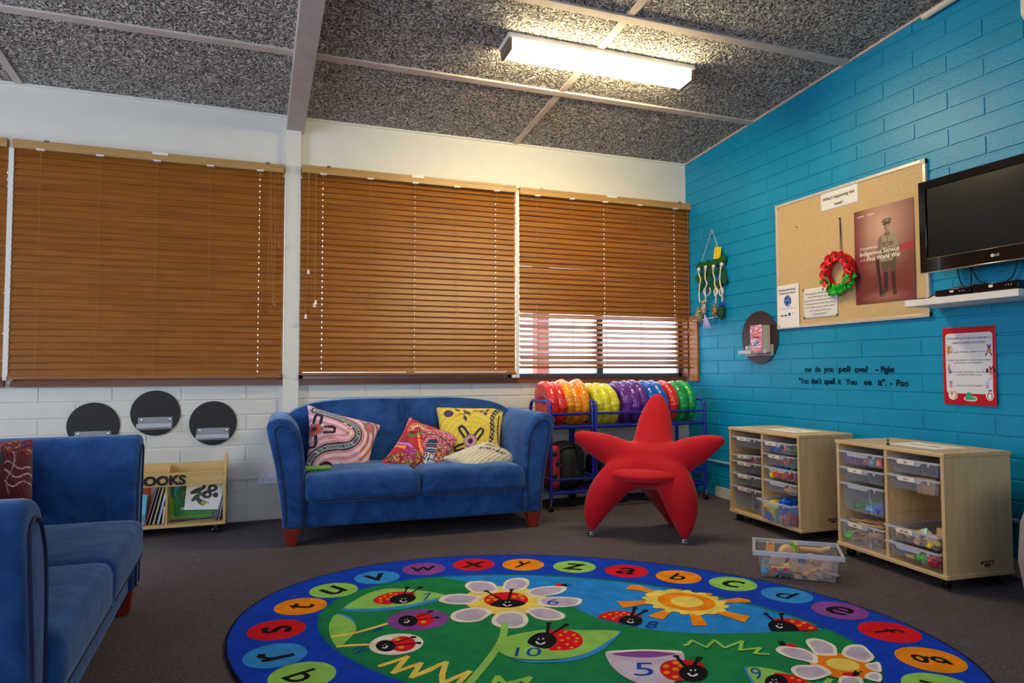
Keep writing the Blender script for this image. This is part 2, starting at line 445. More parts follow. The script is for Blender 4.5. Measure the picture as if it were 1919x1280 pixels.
# ------------------------------------------------------------------ setting
ZS, ZH = 0.955, 2.40            # window sill top, window head
COURSE, BL = 0.1023, 0.40
def blocks(name, m, along, fixed, sgn, a0, a1, z0, z1, joint, course0, rough_top=None, thick=0.12, clipz=None):
    """block wall with real grooved joints. along: 'x' or 'y'; the face looks towards sgn on the other axis"""
    b = MB(); g = 0.0045; hw = 0.004; ch = 0.004
    def P(a, z, d):      # d = distance behind the face
        return (a, fixed-sgn*d, z) if along == 'x' else (fixed-sgn*d, a, z)
    k0 = math.floor((z0-course0)/COURSE)
    k = k0
    while course0+k*COURSE < z1-1e-4:
        zb, zt = max(z0, course0+k*COURSE), min(z1, course0+(k+1)*COURSE)
        off = joint+(BL/2 if k % 2 else 0)
        j = math.floor((a0-off)/BL)
        while off+j*BL < a1-1e-4:
            s0, s1 = max(a0, off+j*BL), min(a1, off+(j+1)*BL)
            if s1-s0 > 0.02 and not (clipz and zb > clipz(s0 if along == 'y' else fixed)+0.02):
                w = random.uniform(-0.0008, 0.0008); dep = 0.0012 if (rough_top and zb > rough_top) else g
                o = [(s0+hw, zb+hw), (s1-hw, zb+hw), (s1-hw, zt-hw), (s0+hw, zt-hw)]
                i = [(s0+hw+ch, zb+hw+ch), (s1-hw-ch, zb+hw+ch), (s1-hw-ch, zt-hw-ch), (s0+hw+ch, zt-hw-ch)]
                vs = [P(s, z, dep+0.002) for s, z in o]+[P(s, z, w) for s, z in i]
                fs = [(4, 5, 6, 7)]+[(q, (q+1) % 4, 4+(q+1) % 4, 4+q) for q in range(4)]
                if (along == 'x') != (sgn < 0): fs = [tuple(reversed(f)) for f in fs]
                b.add(vs, fs, m)
            j += 1
        k += 1
    A = P(a0, z0, g); B = P(a1, z1, thick)
    if clipz is None:
        b.box([min(p, q) for p, q in zip(A, B)], [max(p, q) for p, q in zip(A, B)], m)
    else:
        ys = (a0, a1); x0, x1 = sorted((A[0], B[0]))
        b.hexa([(x0, ys[0], z0), (x1, ys[0], z0), (x1, ys[1], z0), (x0, ys[1], z0),
                (x0, ys[0], clipz(ys[0])+0.03), (x1, ys[0], clipz(ys[0])+0.03), (x1, ys[1], clipz(ys[1])+0.03), (x0, ys[1], clipz(ys[1])+0.03)], m)
    return b
XL, YF = -3.6, -3.1
fl = MB(); fl.box((XL-0.1, YF-0.1, -0.1), (XR+0.1, YB+0.1, 0), M_CARPET); struct(fl.build('floor'))
cl = MB()
cl.hexa([(XL-.1, YF-.1, ceil_z(YF-.1)), (XR+.1, YF-.1, ceil_z(YF-.1)), (XR+.1, YB+.12, ceil_z(YB+.12)), (XL-.1, YB+.12, ceil_z(YB+.12)),
         (XL-.1, YF-.1, ceil_z(YF)+.12), (XR+.1, YF-.1, ceil_z(YF)+.12), (XR+.1, YB+.12, ceil_z(YB)+.12), (XL-.1, YB+.12, ceil_z(YB)+.12)], M_CEIL)
struct(cl.build('ceiling'))
# blue wall
wr = blocks('wall_right', M_BLUE, 'y', XR, -1, YF, YB+.1, 0.0, 3.6, 3.992, 0.8767-8*COURSE-0.0, rough_top=2.72, clipz=ceil_z)
struct(wr.build('wall_right'))
# window wall: painted blocks below the sill, smooth board above the windows
wb = blocks('wall_back', M_WBLOCK, 'x', YB, -1, XL, XR+.02, 0.0, 0.918, -0.05, 0.918-9*COURSE)
wb.box((XL, YB, ZH-0.02), (XR, YB+0.12, ceil_z(YB)+0.03), M_WHITE)
for x0, x1 in ((-1.428, -1.40), (0.178, 0.282), (1.885, 1.912)):
    wb.box((x0, YB, 0.918), (x1, YB+0.12, ZH), M_WHITE)
    if x1-x0 < .05: wb.box((x0+.001, YB-.062, 0.958), (x1-.001, YB, ZH+.02), M_WHITE)
struct(wb.build('wall_back'))
cp = MB(); cp.box((0.178, YB-0.045, 0.0), (0.282, YB+0.0, 2.70), M_WHITE); struct(cp.build('trim_1', bevel=0.003))
sp = MB(); sp.box((3.462, YB-0.004, ZH), (3.487, YB, ceil_z(YB)), M_WHITE); struct(sp.build('trim_2'))
# walls outside the view, each with its window opening
wl = MB()
for a, b_ in (((XL-.1, YF, 0), (XL, YB, .95)), ((XL-.1, YF, 2.35), (XL, YB, 3.6)), ((XL-.1, YF, .95), (XL, .9, 2.35)), ((XL-.1, 3.5, .95), (XL, YB, 2.35))):
    wl.box(a, b_, M_WHITE)
struct(wl.build('wall_left'))
wf = MB()
for a, b_ in (((XL, YF-.1, 0), (XR, YF, 1.05)), ((XL, YF-.1, 2.45), (XR, YF, 3.6)), ((XL, YF-.1, 1.05), (-2.3, YF, 2.45)), ((1.1, YF-.1, 1.05), (XR, YF, 2.45))):
    wf.box(a, b_, M_WHITE)
struct(wf.build('wall_front'))
# ceiling battens, sloping beam, cornices
def cz_box(b, x0, x1, y0, y1, t, m, up=0.004):
    b.hexa([(x0, y0, ceil_z(y0)-t), (x1, y0, ceil_z(y0)-t), (x1, y1, ceil_z(y1)-t), (x0, y1, ceil_z(y1)-t),
            (x0, y0, ceil_z(y0)+up), (x1, y0, ceil_z(y0)+up), (x1, y1, ceil_z(y1)+up), (x0, y1, ceil_z(y1)+up)], m)
tn = [3]
def trim(fn):
    b = MB(); fn(b); struct(b.build('trim_%d' % tn[0])); tn[0] += 1
for y in (4.145, 3.255, 2.36, 1.47): trim(lambda b: cz_box(b, XL, XR, y-.028, y+.028, .012, M_BATTEN))
for x in (-1.40, 1.90): trim(lambda b: cz_box(b, x-.022, x+.022, YF, YB, .009, M_BATTEN))
trim(lambda b: cz_box(b, .185, .30, YF, YB, .118, M_BEAM))
trim(lambda b: cz_box(b, XR-.012, XR, YF, YB, .014, M_BATTEN))
trim(lambda b: cz_box(b, XL, XR, YB-.012, YB, .014, M_WHITE))
# sills
for i, (x0, x1) in enumerate(((XL, -1.43), (-1.40, .178), (.282, XR-.03))):
    def f(b):
        b.box((x0, YB-.030, .918), (x1, YB+.02, .938), M_SILLW)
        b.box((x0, YB-.012, .936), (x1, YB+.10, .957), M_SILLW)
    trim(f)
# aluminium windows
def window(n, x0, x1, mull):
    fr = MB(); zb, zt = .957, ZH; t = .032; y0, y1 = YB+.045, YB+.085
    for a, b_ in (((x0, y0, zb), (x1, y1, zb+t)), ((x0, y0, zt-t), (x1, y1, zt)), ((x0, y0, zb), (x0+t, y1, zt)), ((x1-t, y0, zb), (x1, y1, zt))): fr.box(a, b_, M_ALU)
    for mx_ in mull: fr.box((mx_-.028, y0-.01, zb), (mx_+.028, y1, zt), M_ALU)
    w = fr.build('window_%d' % n, bevel=.002); struct(w)
    xs = [x0]+list(mull)+[x1]
    for a, c in zip(xs[:-1], xs[1:]):
        p = MB(); p.box((a+.03, y0+.018, zb+t), (c-.03, y0+.022, zt-t), M_GLASS); p.build('pane', w)
window(1, -1.40, .178, (-.6,)); window(2, .282, 1.885, (1.08,)); window(3, 1.912, 3.455, (2.66,)); window(4, XL+.02, -1.43, (-2.4,))
jb = MB(); jb.box((3.455, YB-.05, .957), (3.487, YB+.1, ZH), M_SILLW)
struct(jb.build('trim_%d' % tn[0])); tn[0] += 1
rv = MB(); rv.box((XR-.022, YB-.17, .92), (XR-.002, YB-.051, 1.47), wood('light_brown_wood', (150, 92, 52), (176, 112, 66), .35, axis='Z')); struct(rv.build('trim_%d' % tn[0], bevel=.002)); tn[0] += 1
# skirting by the cabinets
bb = MB(); bb.box((XR-.016, 2.0, 0), (XR, 4.64, .083), mat('skirting_cream', (196, 192, 184), .5)); struct(bb.build('baseboard_right', bevel=.003))

# outside: ground and a verandah post and rails seen through the blind
og = MB(); og.box((-9, YB+.35, -.35), (14, 22, -.25), mat('pale_gravel', (205, 196, 186), .9, var=(228, 220, 210), scale=5)); struct(og.build('ground_outside'))
vp = MB(); M_RED = mat('red_oxide_steel', (150, 78, 72), .6); vp.box((2.62, 6.3, -.25), (2.75, 6.42, 3.1), M_RED)
vo = vp.build('verandah_post'); tag(vo, 'reddish steel post standing outside behind the half open blind', 'post')
fp = thing('garden_fence', 'pale low fence outside seen between the open blind slats', 'fence', (5.5, 9.6, -.25))
M_PF = mat('pale_fence_paint', (200, 206, 222), .6)
for i, z in enumerate((.35, .72, 1.15)):
    b = MB(); b.box((-4, -.02, z), (4, .02, z+.16), M_PF); b.build('rail', fp)
for x in (-3, -1, 1, 3):
    b = MB(); b.box((x-.05, -.05, 0), (x+.05, .05, 1.4), M_PF); b.build('post', fp)

# ------------------------------------------------------------------ venetian blinds
def slat(b, x0, x1, y, z, tilt, holes, w=.051, t=.0028, sag=0.0):
    """one timber slat with its cord slots"""
    c, s = math.cos(tilt), math.sin(tilt)
    xs = sorted([x0, x1]+[h-.0024 for h in holes]+[h+.0024 for h in holes])
    ws = [-w/2, -.006, .006, w/2]
    def P(x, q, d): return (x, y+q*c-d*s, z+q*s+d*c+sag*(x-(x0+x1)/2))
    o = len(b.v); vs = []; fs = []; nx = len(xs); k = b.mi(M_SLAT)
    for d in (-t/2, t/2):
        for q in ws:
            for x in xs: vs.append(P(x, q, d))
    def I(l, j, i): return (l*4+j)*nx+i
    for j in range(3):
        for i in range(nx-1):
            if j == 1 and i % 2 == 1: continue
            fs.append((I(0, j, i), I(0, j+1, i), I(0, j+1, i+1), I(0, j, i+1))); fs.append((I(1, j, i), I(1, j, i+1), I(1, j+1, i+1), I(1, j+1, i)))
    for i in range(nx-1):
        fs.append((I(0, 0, i), I(0, 0, i+1), I(1, 0, i+1), I(1, 0, i))); fs.append((I(0, 3, i), I(1, 3, i), I(1, 3, i+1), I(0, 3, i+1)))
    for j in range(3):
        fs.append((I(0, j, 0), I(1, j, 0), I(1, j+1, 0), I(0, j+1, 0))); fs.append((I(0, j, nx-1), I(0, j+1, nx-1), I(1, j+1, nx-1), I(1, j, nx-1)))
    b.add(vs, fs, M_SLAT)
def blind(label, x0, x1, zt, zb, cords, pulls, opened=None, tilt=R(70), hx=None, holes=None):
    yb = YB-.050
    t = thing('venetian_blind', label, 'window blind', ((x0+x1)/2, YB, zb), 0, 'timber venetian blinds on the window wall')
    T = Matrix.Translation((-(x0+x1)/2, -YB, -zb))
    b = MB(); hx0, hx1 = hx or (x0, x1)
    b.box((hx0, YB-.085, zt+.005), (hx1, YB-.004, zt+.060), M_HEADRAIL); b.box((hx0, YB-.087, zt+.040), (hx1, YB-.085, zt+.045), M_HEADRAIL)
    b.build('head_rail', t, bevel=.002, T=T)
    for c in cords: b = MB(); b.box((c-.022, YB-.089, zt+.001), (c+.022, YB-.06, zt+.010), M_CLIP); b.build('rail_clip', t, T=T)
    xm = (hx0+hx1)/2+.02; b = MB(); b.box((xm-.045, YB-.0885, zt+.044), (xm+.045, YB-.083, zt+.062), M_CLIP); b.build('maker_label', t, T=T)
    for q in (-.40, .42): b = MB(); b.box((xm+q*(x1-x0)-.012, YB-.0885, zt+.052), (xm+q*(x1-x0)+.012, YB-.08, zt+.066), M_ALU); b.build('bracket', t, T=T)
    b = MB(); pitch = .0405; n = int(round((zt-zb-.01)/pitch)); pitch = (zt-zb-.01)/n
    for k in range(n):
        z = zb+.022+(k+.5)*pitch; tl = tilt; dz = 0
        if opened is not None:
            zo = opened
            if z < zo: tl = R(31+random.uniform(-7, 5))
            elif z < zo+.05: tl = R(42)
            else: tl = tilt-R(random.choice((0, 1, 2, 3, 6, 9))); dz = random.uniform(-.0030, .0030)
        else: dz = random.uniform(-.001, .001); tl = tilt+R(random.uniform(-2, 2))
        slat(b, x0+random.uniform(-.002, .002), x1+random.uniform(-.002, .002), yb, z+dz, tl, holes if holes else [cords[0], cords[2], cords[4]], sag=random.uniform(-.0012, .0012)*(2.2 if opened else 1))
    b.build('slats', t, T=T)
    b = MB(); b.box((x0, yb-.024, zb-.004), (x1, yb+.024, zb+.016), M_SLAT); b.build('bottom_rail', t, bevel=.003, T=T)
    b = MB()
    for c in cords:
        for s in (-.0265,): b.tube([(c, yb+s, zt+.01), (c+.002, yb+s, (zt+zb)/2), (c, yb+s, zb)], .0014, M_CORD, 5)
    b.build('ladder_cord', t, T=T)
    for (cx, zend, dx) in pulls:
        b = MB(); y = yb-.045
        b.tube([(cx, y, zt+.01), (cx+dx*.3, y, (zt+zend)/2), (cx+dx, y, zend)], .0016, M_CORD, 5)
        c = b.build('pull_cord', t, T=T)
        b = MB(); b.lathe([(0.001, .03), (.006, .03), (.009, .012), (.011, 0), (.001, 0)], M_CLIP if cx > .28 and cx < .5 else M_SLAT, 10, T=TR(cx+dx, y, zend-.028)); b.build('tassel', c, True, T=T)
    return t
blind('wide brown timber blind fully closed, between the far left blind and the white post', -1.404, .168, 2.372, .967, [-1.257, -.938, -.615, -.298, .014],
      [(.075, 1.60, .0), (.085, 1.50, .02), (.115, 1.48, .0), (.135, 1.88, 0)], holes=[.014])
blind('brown timber blind fully closed, just right of the white post', .288, 1.880, 2.388, .985, [.432, .76, 1.088, 1.406, 1.721],
      [(.335, 1.71, 0), (.33, 1.40, -.01), (.385, 1.50, .0), (.378, 1.48, 0)])
blind('brown timber blind with its lower slats open, beside the blue wall', 1.915, 3.472, 2.380, 1.032, [2.06, 2.36, 2.66, 2.98, 3.33], [(3.44, 1.36, 0)], opened=1.42, hx=(1.912, 3.4855))
blind('brown timber blind cut off by the left edge of the view', -3.0, -1.432, 2.372, .967, [-2.8, -2.5, -2.2, -1.9, -1.62], [(-2.9, 1.5, 0)])

# ------------------------------------------------------------------ ceiling lamp
def strip_light(label, cx, cy, grp=None):
    t = thing('ceiling_light', label, 'ceiling light', (cx, cy, ceil_z(cy)), 0, grp); t.rotation_euler = (-math.atan(.0849), 0, 0)
    b = MB(); b.box((-.625, -.085, -.030), (.625, .085, 0), M_CLIP); b.build('housing', t, bevel=.003)
    b = MB(); em = mat('lit_diffuser', (255, 232, 176), .4, emit=LAMP_E)
    b.prism([(-.60, -.076, -.03), (-.60, -.062, -.088), (-.60, .062, -.088), (-.60, .076, -.03)], (1.20, 0, 0), em); b.build('diffuser', t)
    for s, m in ((-1, mat('dim_end_cap', (120, 104, 92), .5)), (1, mat('dim_end_cap', (120, 104, 92), .5))):
        b = MB(); b.prism([(s*.601, -.082, -.005), (s*.601, -.068, -.094), (s*.601, .068, -.094), (s*.601, .082, -.005)], (s*.02, 0, 0), m); b.build('end_cap', t)
    return t
strip_light('long lit strip light on the speckled ceiling', 1.945, 3.655)
# ------------------------------------------------------------------ sofas
def suede():
    m = bpy.data.materials.new('blue_suede'); m.use_nodes = True
    nt = m.node_tree; N = nt.nodes; L = nt.links; b = N['Principled BSDF']; b.inputs['Roughness'].default_value = 0.85
    b.inputs['Specular IOR Level'].default_value = 0.2; b.inputs['Sheen Weight'].default_value = 0.55; b.inputs['Sheen Roughness'].default_value = 0.35
    b.inputs['Sheen Tint'].default_value = (0.45, 0.65, 1, 1)
    tc = N.new('ShaderNodeTexCoord'); mp = N.new('ShaderNodeMapping'); mp.inputs['Scale'].default_value = (1.0, 1.0, 1.0); mp.inputs['Rotation'].default_value = (0, 0, .5)
    L.new(tc.outputs['Object'], mp.inputs['Vector'])
    n1 = N.new('ShaderNodeTexNoise'); n1.inputs['Scale'].default_value = 4.5; n1.inputs['Detail'].default_value = 7; n1.inputs['Distortion'].default_value = 1.6; n1.inputs['Roughness'].default_value = .62
    L.new(mp.outputs[0], n1.inputs['Vector'])
    cr = N.new('ShaderNodeValToRGB'); e = cr.color_ramp.elements
    e[0].position = .30; e[0].color = (*rgb(22, 56, 112), 1); e[1].position = .72; e[1].color = (*rgb(48, 96, 164), 1)
    L.new(n1.outputs['Fac'], cr.inputs['Fac']); L.new(cr.outputs['Color'], b.inputs['Base Color'])
    n2 = N.new('ShaderNodeTexNoise'); n2.inputs['Scale'].default_value = 9; n2.inputs['Detail'].default_value = 3; L.new(mp.outputs[0], n2.inputs['Vector'])
    n3 = N.new('ShaderNodeTexNoise'); n3.inputs['Scale'].default_value = 300; L.new(tc.outputs['Object'], n3.inputs['Vector'])
    ma = N.new('ShaderNodeMath'); ma.operation = 'MULTIPLY_ADD'; ma.inputs[1].default_value = .05; L.new(n3.outputs['Fac'], ma.inputs[0]); L.new(n2.outputs['Fac'], ma.inputs[2])
    bp = N.new('ShaderNodeBump'); bp.inputs['Strength'].default_value = .35; bp.inputs['Distance'].default_value = .02
    L.new(ma.outputs[0], bp.inputs['Height']); L.new(bp.outputs['Normal'], b.inputs['Normal'])
    return m
M_SUEDE = suede()
M_PIPE = mat('navy_piping', (16, 34, 74), .7)
M_LEG = wood('red_brown_leg', (132, 38, 20), (160, 52, 28), .3, axis='Z')
def sofa(label, loc, rz):
    t = thing('sofa', label, 'sofa', loc, rz, 'blue suede two seater sofas')
    for sx in (-1, 1):
        def X(p): return [(sx*x, z) for x, z in p]
        sil = cat([(.675, .10), (.675, .42), (.684, .56), (.702, .645), (.745, .712), (.800, .735), (.852, .730), (.885, .700), (.884, .655), (.862, .56), (.832, .42), (.806, .25), (.795, .10)], 4, False)
        b = MB(); pts = [(sx*x, 0, z) for x, z in sil]
        if sx > 0: pts = pts[::-1]
        b.prism(pts, (0, .77, 0), M_SUEDE)
        a = b.build('arm', t, angle=180, bevel=.022, bseg=4)
        pan = cat([(.695, .12), (.695, .42), (.705, .56), (.728, .63), (.765, .678), (.81, .693), (.842, .675), (.843, .64), (.825, .54), (.80, .40), (.785, .25), (.778, .12)], 4, False)
        b = MB(); b.tube([(sx*x, -.002, z) for x, z in pan], .0045, M_PIPE, 6); b.build('piping', a, True)
    # rounded back
    b = MB(); out = cat([(-.785, .12), (-.80, .62), (-.785, .70), (-.70, .765), (-.55, .805), (-.30, .822), (0, .820), (.30, .822), (.55, .805), (.70, .765), (.785, .70), (.80, .62), (.785, .12)], 5, False)
    yf = lambda z: .56+.10*max(0, z-.40)
    n = len(out); vs = [(x, yf(z), z) for x, z in out]+[(x, .79, z) for x, z in out]
    b.add(vs, [tuple(reversed(range(n)))[::-1], tuple(reversed(range(n, 2*n)))]+[(i, n+i, n+(i+1) % n, (i+1) % n) for i in range(n)], M_SUEDE)
    bk = b.build('back', t, angle=180, bevel=.05, bseg=5)
    b = MB(); b.tube([(.0, yf(z)-.001, z) for z in (.42, .5, .6, .7, .775)]+[(0, .65, .822), (0, .74, .818)], .003, M_PIPE, 6); b.build('seam', bk, True)
    b = MB()
    b.rbox((0, .33, .175), (.672, .31, .078), .02, M_SUEDE, 12, (0, .0, 0)); b.build('base', t, True)
    for k, (x0, x1) in enumerate(((-.672, -.004), (.004, .672))):
        b = MB(); b.rbox(((x0+x1)/2, .285, .325), ((x1-x0)/2, .318, .080), .042, M_SUEDE, 16, (.01, .01, .22), wob=.0015)
        c = b.build('seat_cushion', t, True, angle=180)
        b = MB(); xa, xb = x0+.03, x1-.03
        b.tube([(xa, -.030, .262), (xb, -.030, .262)], .003, M_PIPE, 6); b.build('piping', c, True)
    for sx in (-1, 1):
        for y in (.045, .74):
            b = MB(); x = sx*.745; q = .045
            b.hexa([(x-.026, y-.02, 0), (x+.026, y-.02, 0), (x+.026, y+.03, 0), (x-.026, y+.03, 0), (x-q, y-.035, .10), (x+q, y-.035, .10), (x+q, y+.045, .10), (x-q, y+.045, .10)], M_LEG)
            b.build('leg', t, bevel=.003)
    return t
SO1 = sofa('blue suede two seater sofa with four patterned cushions, below the middle blind', (.952, 4.150, 0), R(-2.08))
SO2 = sofa('blue suede sofa seen from its side at the left edge, with one dark red cushion', (-.446, 2.545, 0), R(90.6))

# ------------------------------------------------------------------ cushions
class Pillow:
    """pillow spanned by four pixel corners lying on given points; painted in the coordinates of a close-up of the photograph"""
    def __init__(s, corners3, corners2, thick, conc=.10, wr=.004, seed=1, flat=False):
        s.c3 = [Vector(c) for c in corners3]; s.c2 = corners2; s.t = thick; s.k = conc; s.wr = wr; s.sd = seed
        a = s.c3; s.n = ((a[1]-a[0]).cross(a[3]-a[0])).normalized()      # TL, TR, BR, BL
        if s.n.dot(CAM-a[0]) < 0: s.n = -s.n
    def uv(s, u, v):
        return .5+(u-.5)*(1-s.k*4*v*(1-v)), .5+(v-.5)*(1-s.k*4*u*(1-u))
    def p2(s, u, v):
        u, v = s.uv(u, v); c = s.c2
        return tuple(c[3][i]*(1-u)*(1-v)+c[2][i]*u*(1-v)+c[1][i]*u*v+c[0][i]*(1-u)*v for i in (0, 1))
    def p3(s, u, v, side=1, lift=0):
        a, b = s.uv(u, v); c = s.c3
        p = c[3]*(1-a)*(1-b)+c[2]*a*(1-b)+c[1]*a*b+c[0]*(1-a)*b
        e = max(0, (1-(2*u-1)**2)*(1-(2*v-1)**2))**.42
        w = s.wr*(math.sin(13*u+7*v+s.sd)*math.cos(11*v-5*u+s.sd*2)+.5*math.sin(29*v+17*u*s.sd))*e
        cr = s.wr*.9*math.sin(40*(u-v)+s.sd)*(1-e)
        return p+s.n*(side*(s.t*.5*e+w+cr*.5*(e > 0))+lift)
    def build(s, name, label, paint, n=130, rough=.85):
        us = np.linspace(0, 1, n); U, V = np.meshgrid(us, us)
        x = np.array([[s.p2(u, v) for u in us] for v in us]); C = paint(x[..., 0], x[..., 1])
        P = []; idx = {}
        front = [s.p3(u, v, 1) for v in us for u in us]; nb = 40; ub = np.linspace(0, 1, nb)
        back = [s.p3(u, v, -1) for v in ub for u in ub]
        fs = [(j*n+i, j*n+i+1, (j+1)*n+i+1, (j+1)*n+i) for j in range(n-1) for i in range(n-1)]; o = n*n
        fs += [(o+j*nb+i, o+(j+1)*nb+i, o+(j+1)*nb+i+1, o+j*nb+i+1) for j in range(nb-1) for i in range(nb-1)]
        cen = sum(s.c3, Vector())/4
        me = bpy.data.meshes.new(name); me.from_pydata([tuple(p-cen) for p in front+back], [], fs); me.materials.append(painted('cushion_cover_print', .85, .15, 120, .2))
        me.polygons.foreach_set('use_smooth', [True]*len(me.polygons))
        st = [C[min(n-1, int(v*(n-1))), min(n-1, int(u*(n-1)))] for v in ub for u in ub]
        set_print(me, np.concatenate([C.reshape(-1, 3), np.array(st)]))
        o_ = bpy.data.objects.new(name, me); COL.objects.link(o_); o_.location = cen
        return tag(o_, label, 'cushion')
def zoompx(p, ox, oy, s): return (ox+p[0]/s, oy+p[1]/s)
rng = np.random.RandomState(3)

def paint_pink(X, Y):
    p = Paint(X, Y, (214, 150, 176))
    band = [(330, 200), (560, 300), (760, 390), (900, 480), (965, 590), (960, 690), (880, 780), (760, 830), (600, 830), (420, 860), (270, 950), (215, 1080), (240, 1180)]
    band = cat(band, 3, False)
    D = p.dist(band); inside = None
    p.put(np.sin(D/15.5) > .05, (242, 206, 216)); p.put((np.sin(D/15.5) < -.3) & (D > 80) & (X > 1000), (176, 96, 112))
    p.put(D < 62, (26, 18, 48)); p.put((D > 62) & (D < 74), (228, 160, 184))
    for ph in (0, 2.1, 4.0):
        off = 34*np.sin((X+Y*.8)/42+ph); p.put((np.abs(D-np.abs(off)) < 4.5) & (D < 58), (176, 190, 196))
    for (x, y) in zip(rng.uniform(640, 880, 60), rng.uniform(430, 700, 60)):
        if 480 < x*.55+y*.4 and abs(math.hypot(x-600, y-570)-235) < 55: p.ell(x, y, 13, 11, [(236, 208, 110), (224, 70, 70), (250, 232, 170), (90, 110, 70)][int(x) % 4])
    for x, y in zip(np.linspace(500, 760, 14), 710-8*np.sin(np.linspace(0, 6, 14))): p.ell(x, y, 10, 8, (222, 96, 70))
    def U(cx, cy, w, h, rot):
        c, s_ = math.cos(rot), math.sin(rot)
        pts = [(-w, -h), (-w, h*.4), (-w*.6, h), (w*.6, h), (w, h*.4), (w, -h)]; pts = [(cx+x*c-y*s_, cy+x*s_+y*c) for x, y in pts]
        p.line(pts, 44, (24, 16, 44))
    U(360, 355, 48, 70, PI*1.07); U(270, 720, 50, 85, 0); U(520, 560, 50, 75, -PI/2+.1); U(170, 540, 50, 60, PI/2)
    p.ell(310, 530, 112, 100, (24, 16, 44)); p.ell(310, 530, 84, 76, (226, 84, 66)); p.ell(305, 525, 52, 46, (190, 50, 60)); p.ell(300, 520, 34, 30, (24, 16, 60))
    for a in np.linspace(0, 2*PI, 22)[:-1]: p.ell(310+97*math.cos(a), 530+88*math.sin(a), 7, 7, (244, 238, 236))
    p.ell(1172, 492, 94, 104, (60, 18, 40)); p.ell(1172, 492, 62, 72, (206, 104, 120))
    for a in np.linspace(0, 2*PI, 22)[:-1]: p.ell(1172+78*math.cos(a), 492+88*math.sin(a), 8, 8, (236, 222, 180))
    for r, c in ((130, (24, 16, 44)), (95, (150, 90, 110)), (70, (24, 16, 44)), (44, (226, 180, 190))): p.ell(480, 1150, r, r*.85, c)
    p.line([(600, 1110), (720, 1080), (840, 1100)], 26, (24, 16, 44))
    p.put((X+Y*.5 > 1480) & (Y > 760) & (np.sin(X/9)*np.sin(Y/11) > .3), (236, 196, 110), .7)
    return p.C
def paint_red(X, Y):
    p = Paint(X, Y, (186, 22, 34))
    p.put(np.sin(X/60+np.sin(Y/70)*2) > .6, (150, 14, 26))
    p.put((Y > 430) & (X > 560) & (np.hypot(X-900, Y-560) < 400), (150, 24, 60))
    for _ in range(1100):                                   # fine white-pink dots on the folded side
        x, y = rng.uniform(560, 1090), rng.uniform(400, 640); p.ell(x, y, 4.5, 4, [(236, 170, 190), (226, 90, 110), (220, 200, 214)][int(x) % 3])
    p.line([(420, 440), (600, 470), (760, 490), (950, 600)], 16, (70, 8, 22))
    for k, (x, y) in enumerate(cat([(250, 510), (310, 570), (380, 595), (430, 640), (480, 680)], 3, False)): p.ell(x, y, 15, 17, (204, 120, 214))
    for (x, y) in cat([(245, 575), (300, 615), (350, 630)], 2, False): p.ell(x, y, 18, 18, (244, 158, 70))
    for (x, y) in cat([(515, 480), (525, 560), (535, 630), (560, 690)], 2, False): p.ell(x, y, 18, 17, (250, 150, 96))
    for a in np.linspace(PI, 2*PI, 9): p.line([(520+50*math.cos(a), 400+45*math.sin(a)), (520+85*math.cos(a), 400+80*math.sin(a))], 13, (244, 226, 180))
    for a in np.linspace(PI, 2*PI, 11): p.ell(520+112*math.cos(a), 405+105*math.sin(a), 10, 9, (240, 170, 120))
    for (x, y) in cat([(455, 215), (400, 300), (330, 370), (290, 440), (255, 510)], 3, False): p.ell(x, y, 15, 14, [(246, 196, 120), (226, 140, 180)][int(y) % 2])
    for (x, y) in cat([(400, 455), (460, 490), (560, 460)], 3, False): p.ell(x, y, 17, 16, (38, 122, 50))
    p.ell(255, 735, 60, 50, (90, 20, 30))
    for (x, y) in ((228, 715), (275, 712), (235, 760), (280, 758)): p.ell(x, y, 20, 19, (240, 140, 90))
    for _ in range(330):
        x, y = rng.uniform(130, 600), rng.uniform(690, 830); p.ell(x, y, 9, 8, [(206, 110, 40), (64, 120, 40), (120, 40, 130), (230, 190, 70), (160, 20, 30), (40, 20, 40)][rng.randint(6)])
    for _ in range(70):
        x, y = rng.uniform(330, 480), rng.uniform(640, 760); p.ell(x, y, 9, 9, [(140, 30, 120), (200, 90, 160)][rng.randint(2)])
    p.poly([(610, 610), (650, 550), (740, 545), (765, 600), (730, 820), (590, 820)], (20, 26, 70))
    for k in range(5): p.line([(610, 600+k*24), (680, 585+k*24+20), (750, 600+k*24)], 9, [(60, 160, 220), (190, 60, 60), (220, 226, 236)][k % 3])
    for _ in range(120):
        x, y = rng.uniform(600, 735), rng.uniform(700, 815); p.ell(x, y, 5, 5, (232, 234, 240))
    for k in range(7): p.line([(770, 600+k*26), (860, 620+k*28)], 8, (96, 12, 24))
    for _ in range(180):
        x, y = rng.uniform(740, 870), rng.uniform(580, 810); p.ell(x, y, 4, 4, [(236, 120, 120), (120, 170, 60), (240, 220, 220)][rng.randint(3)])
    return p.C
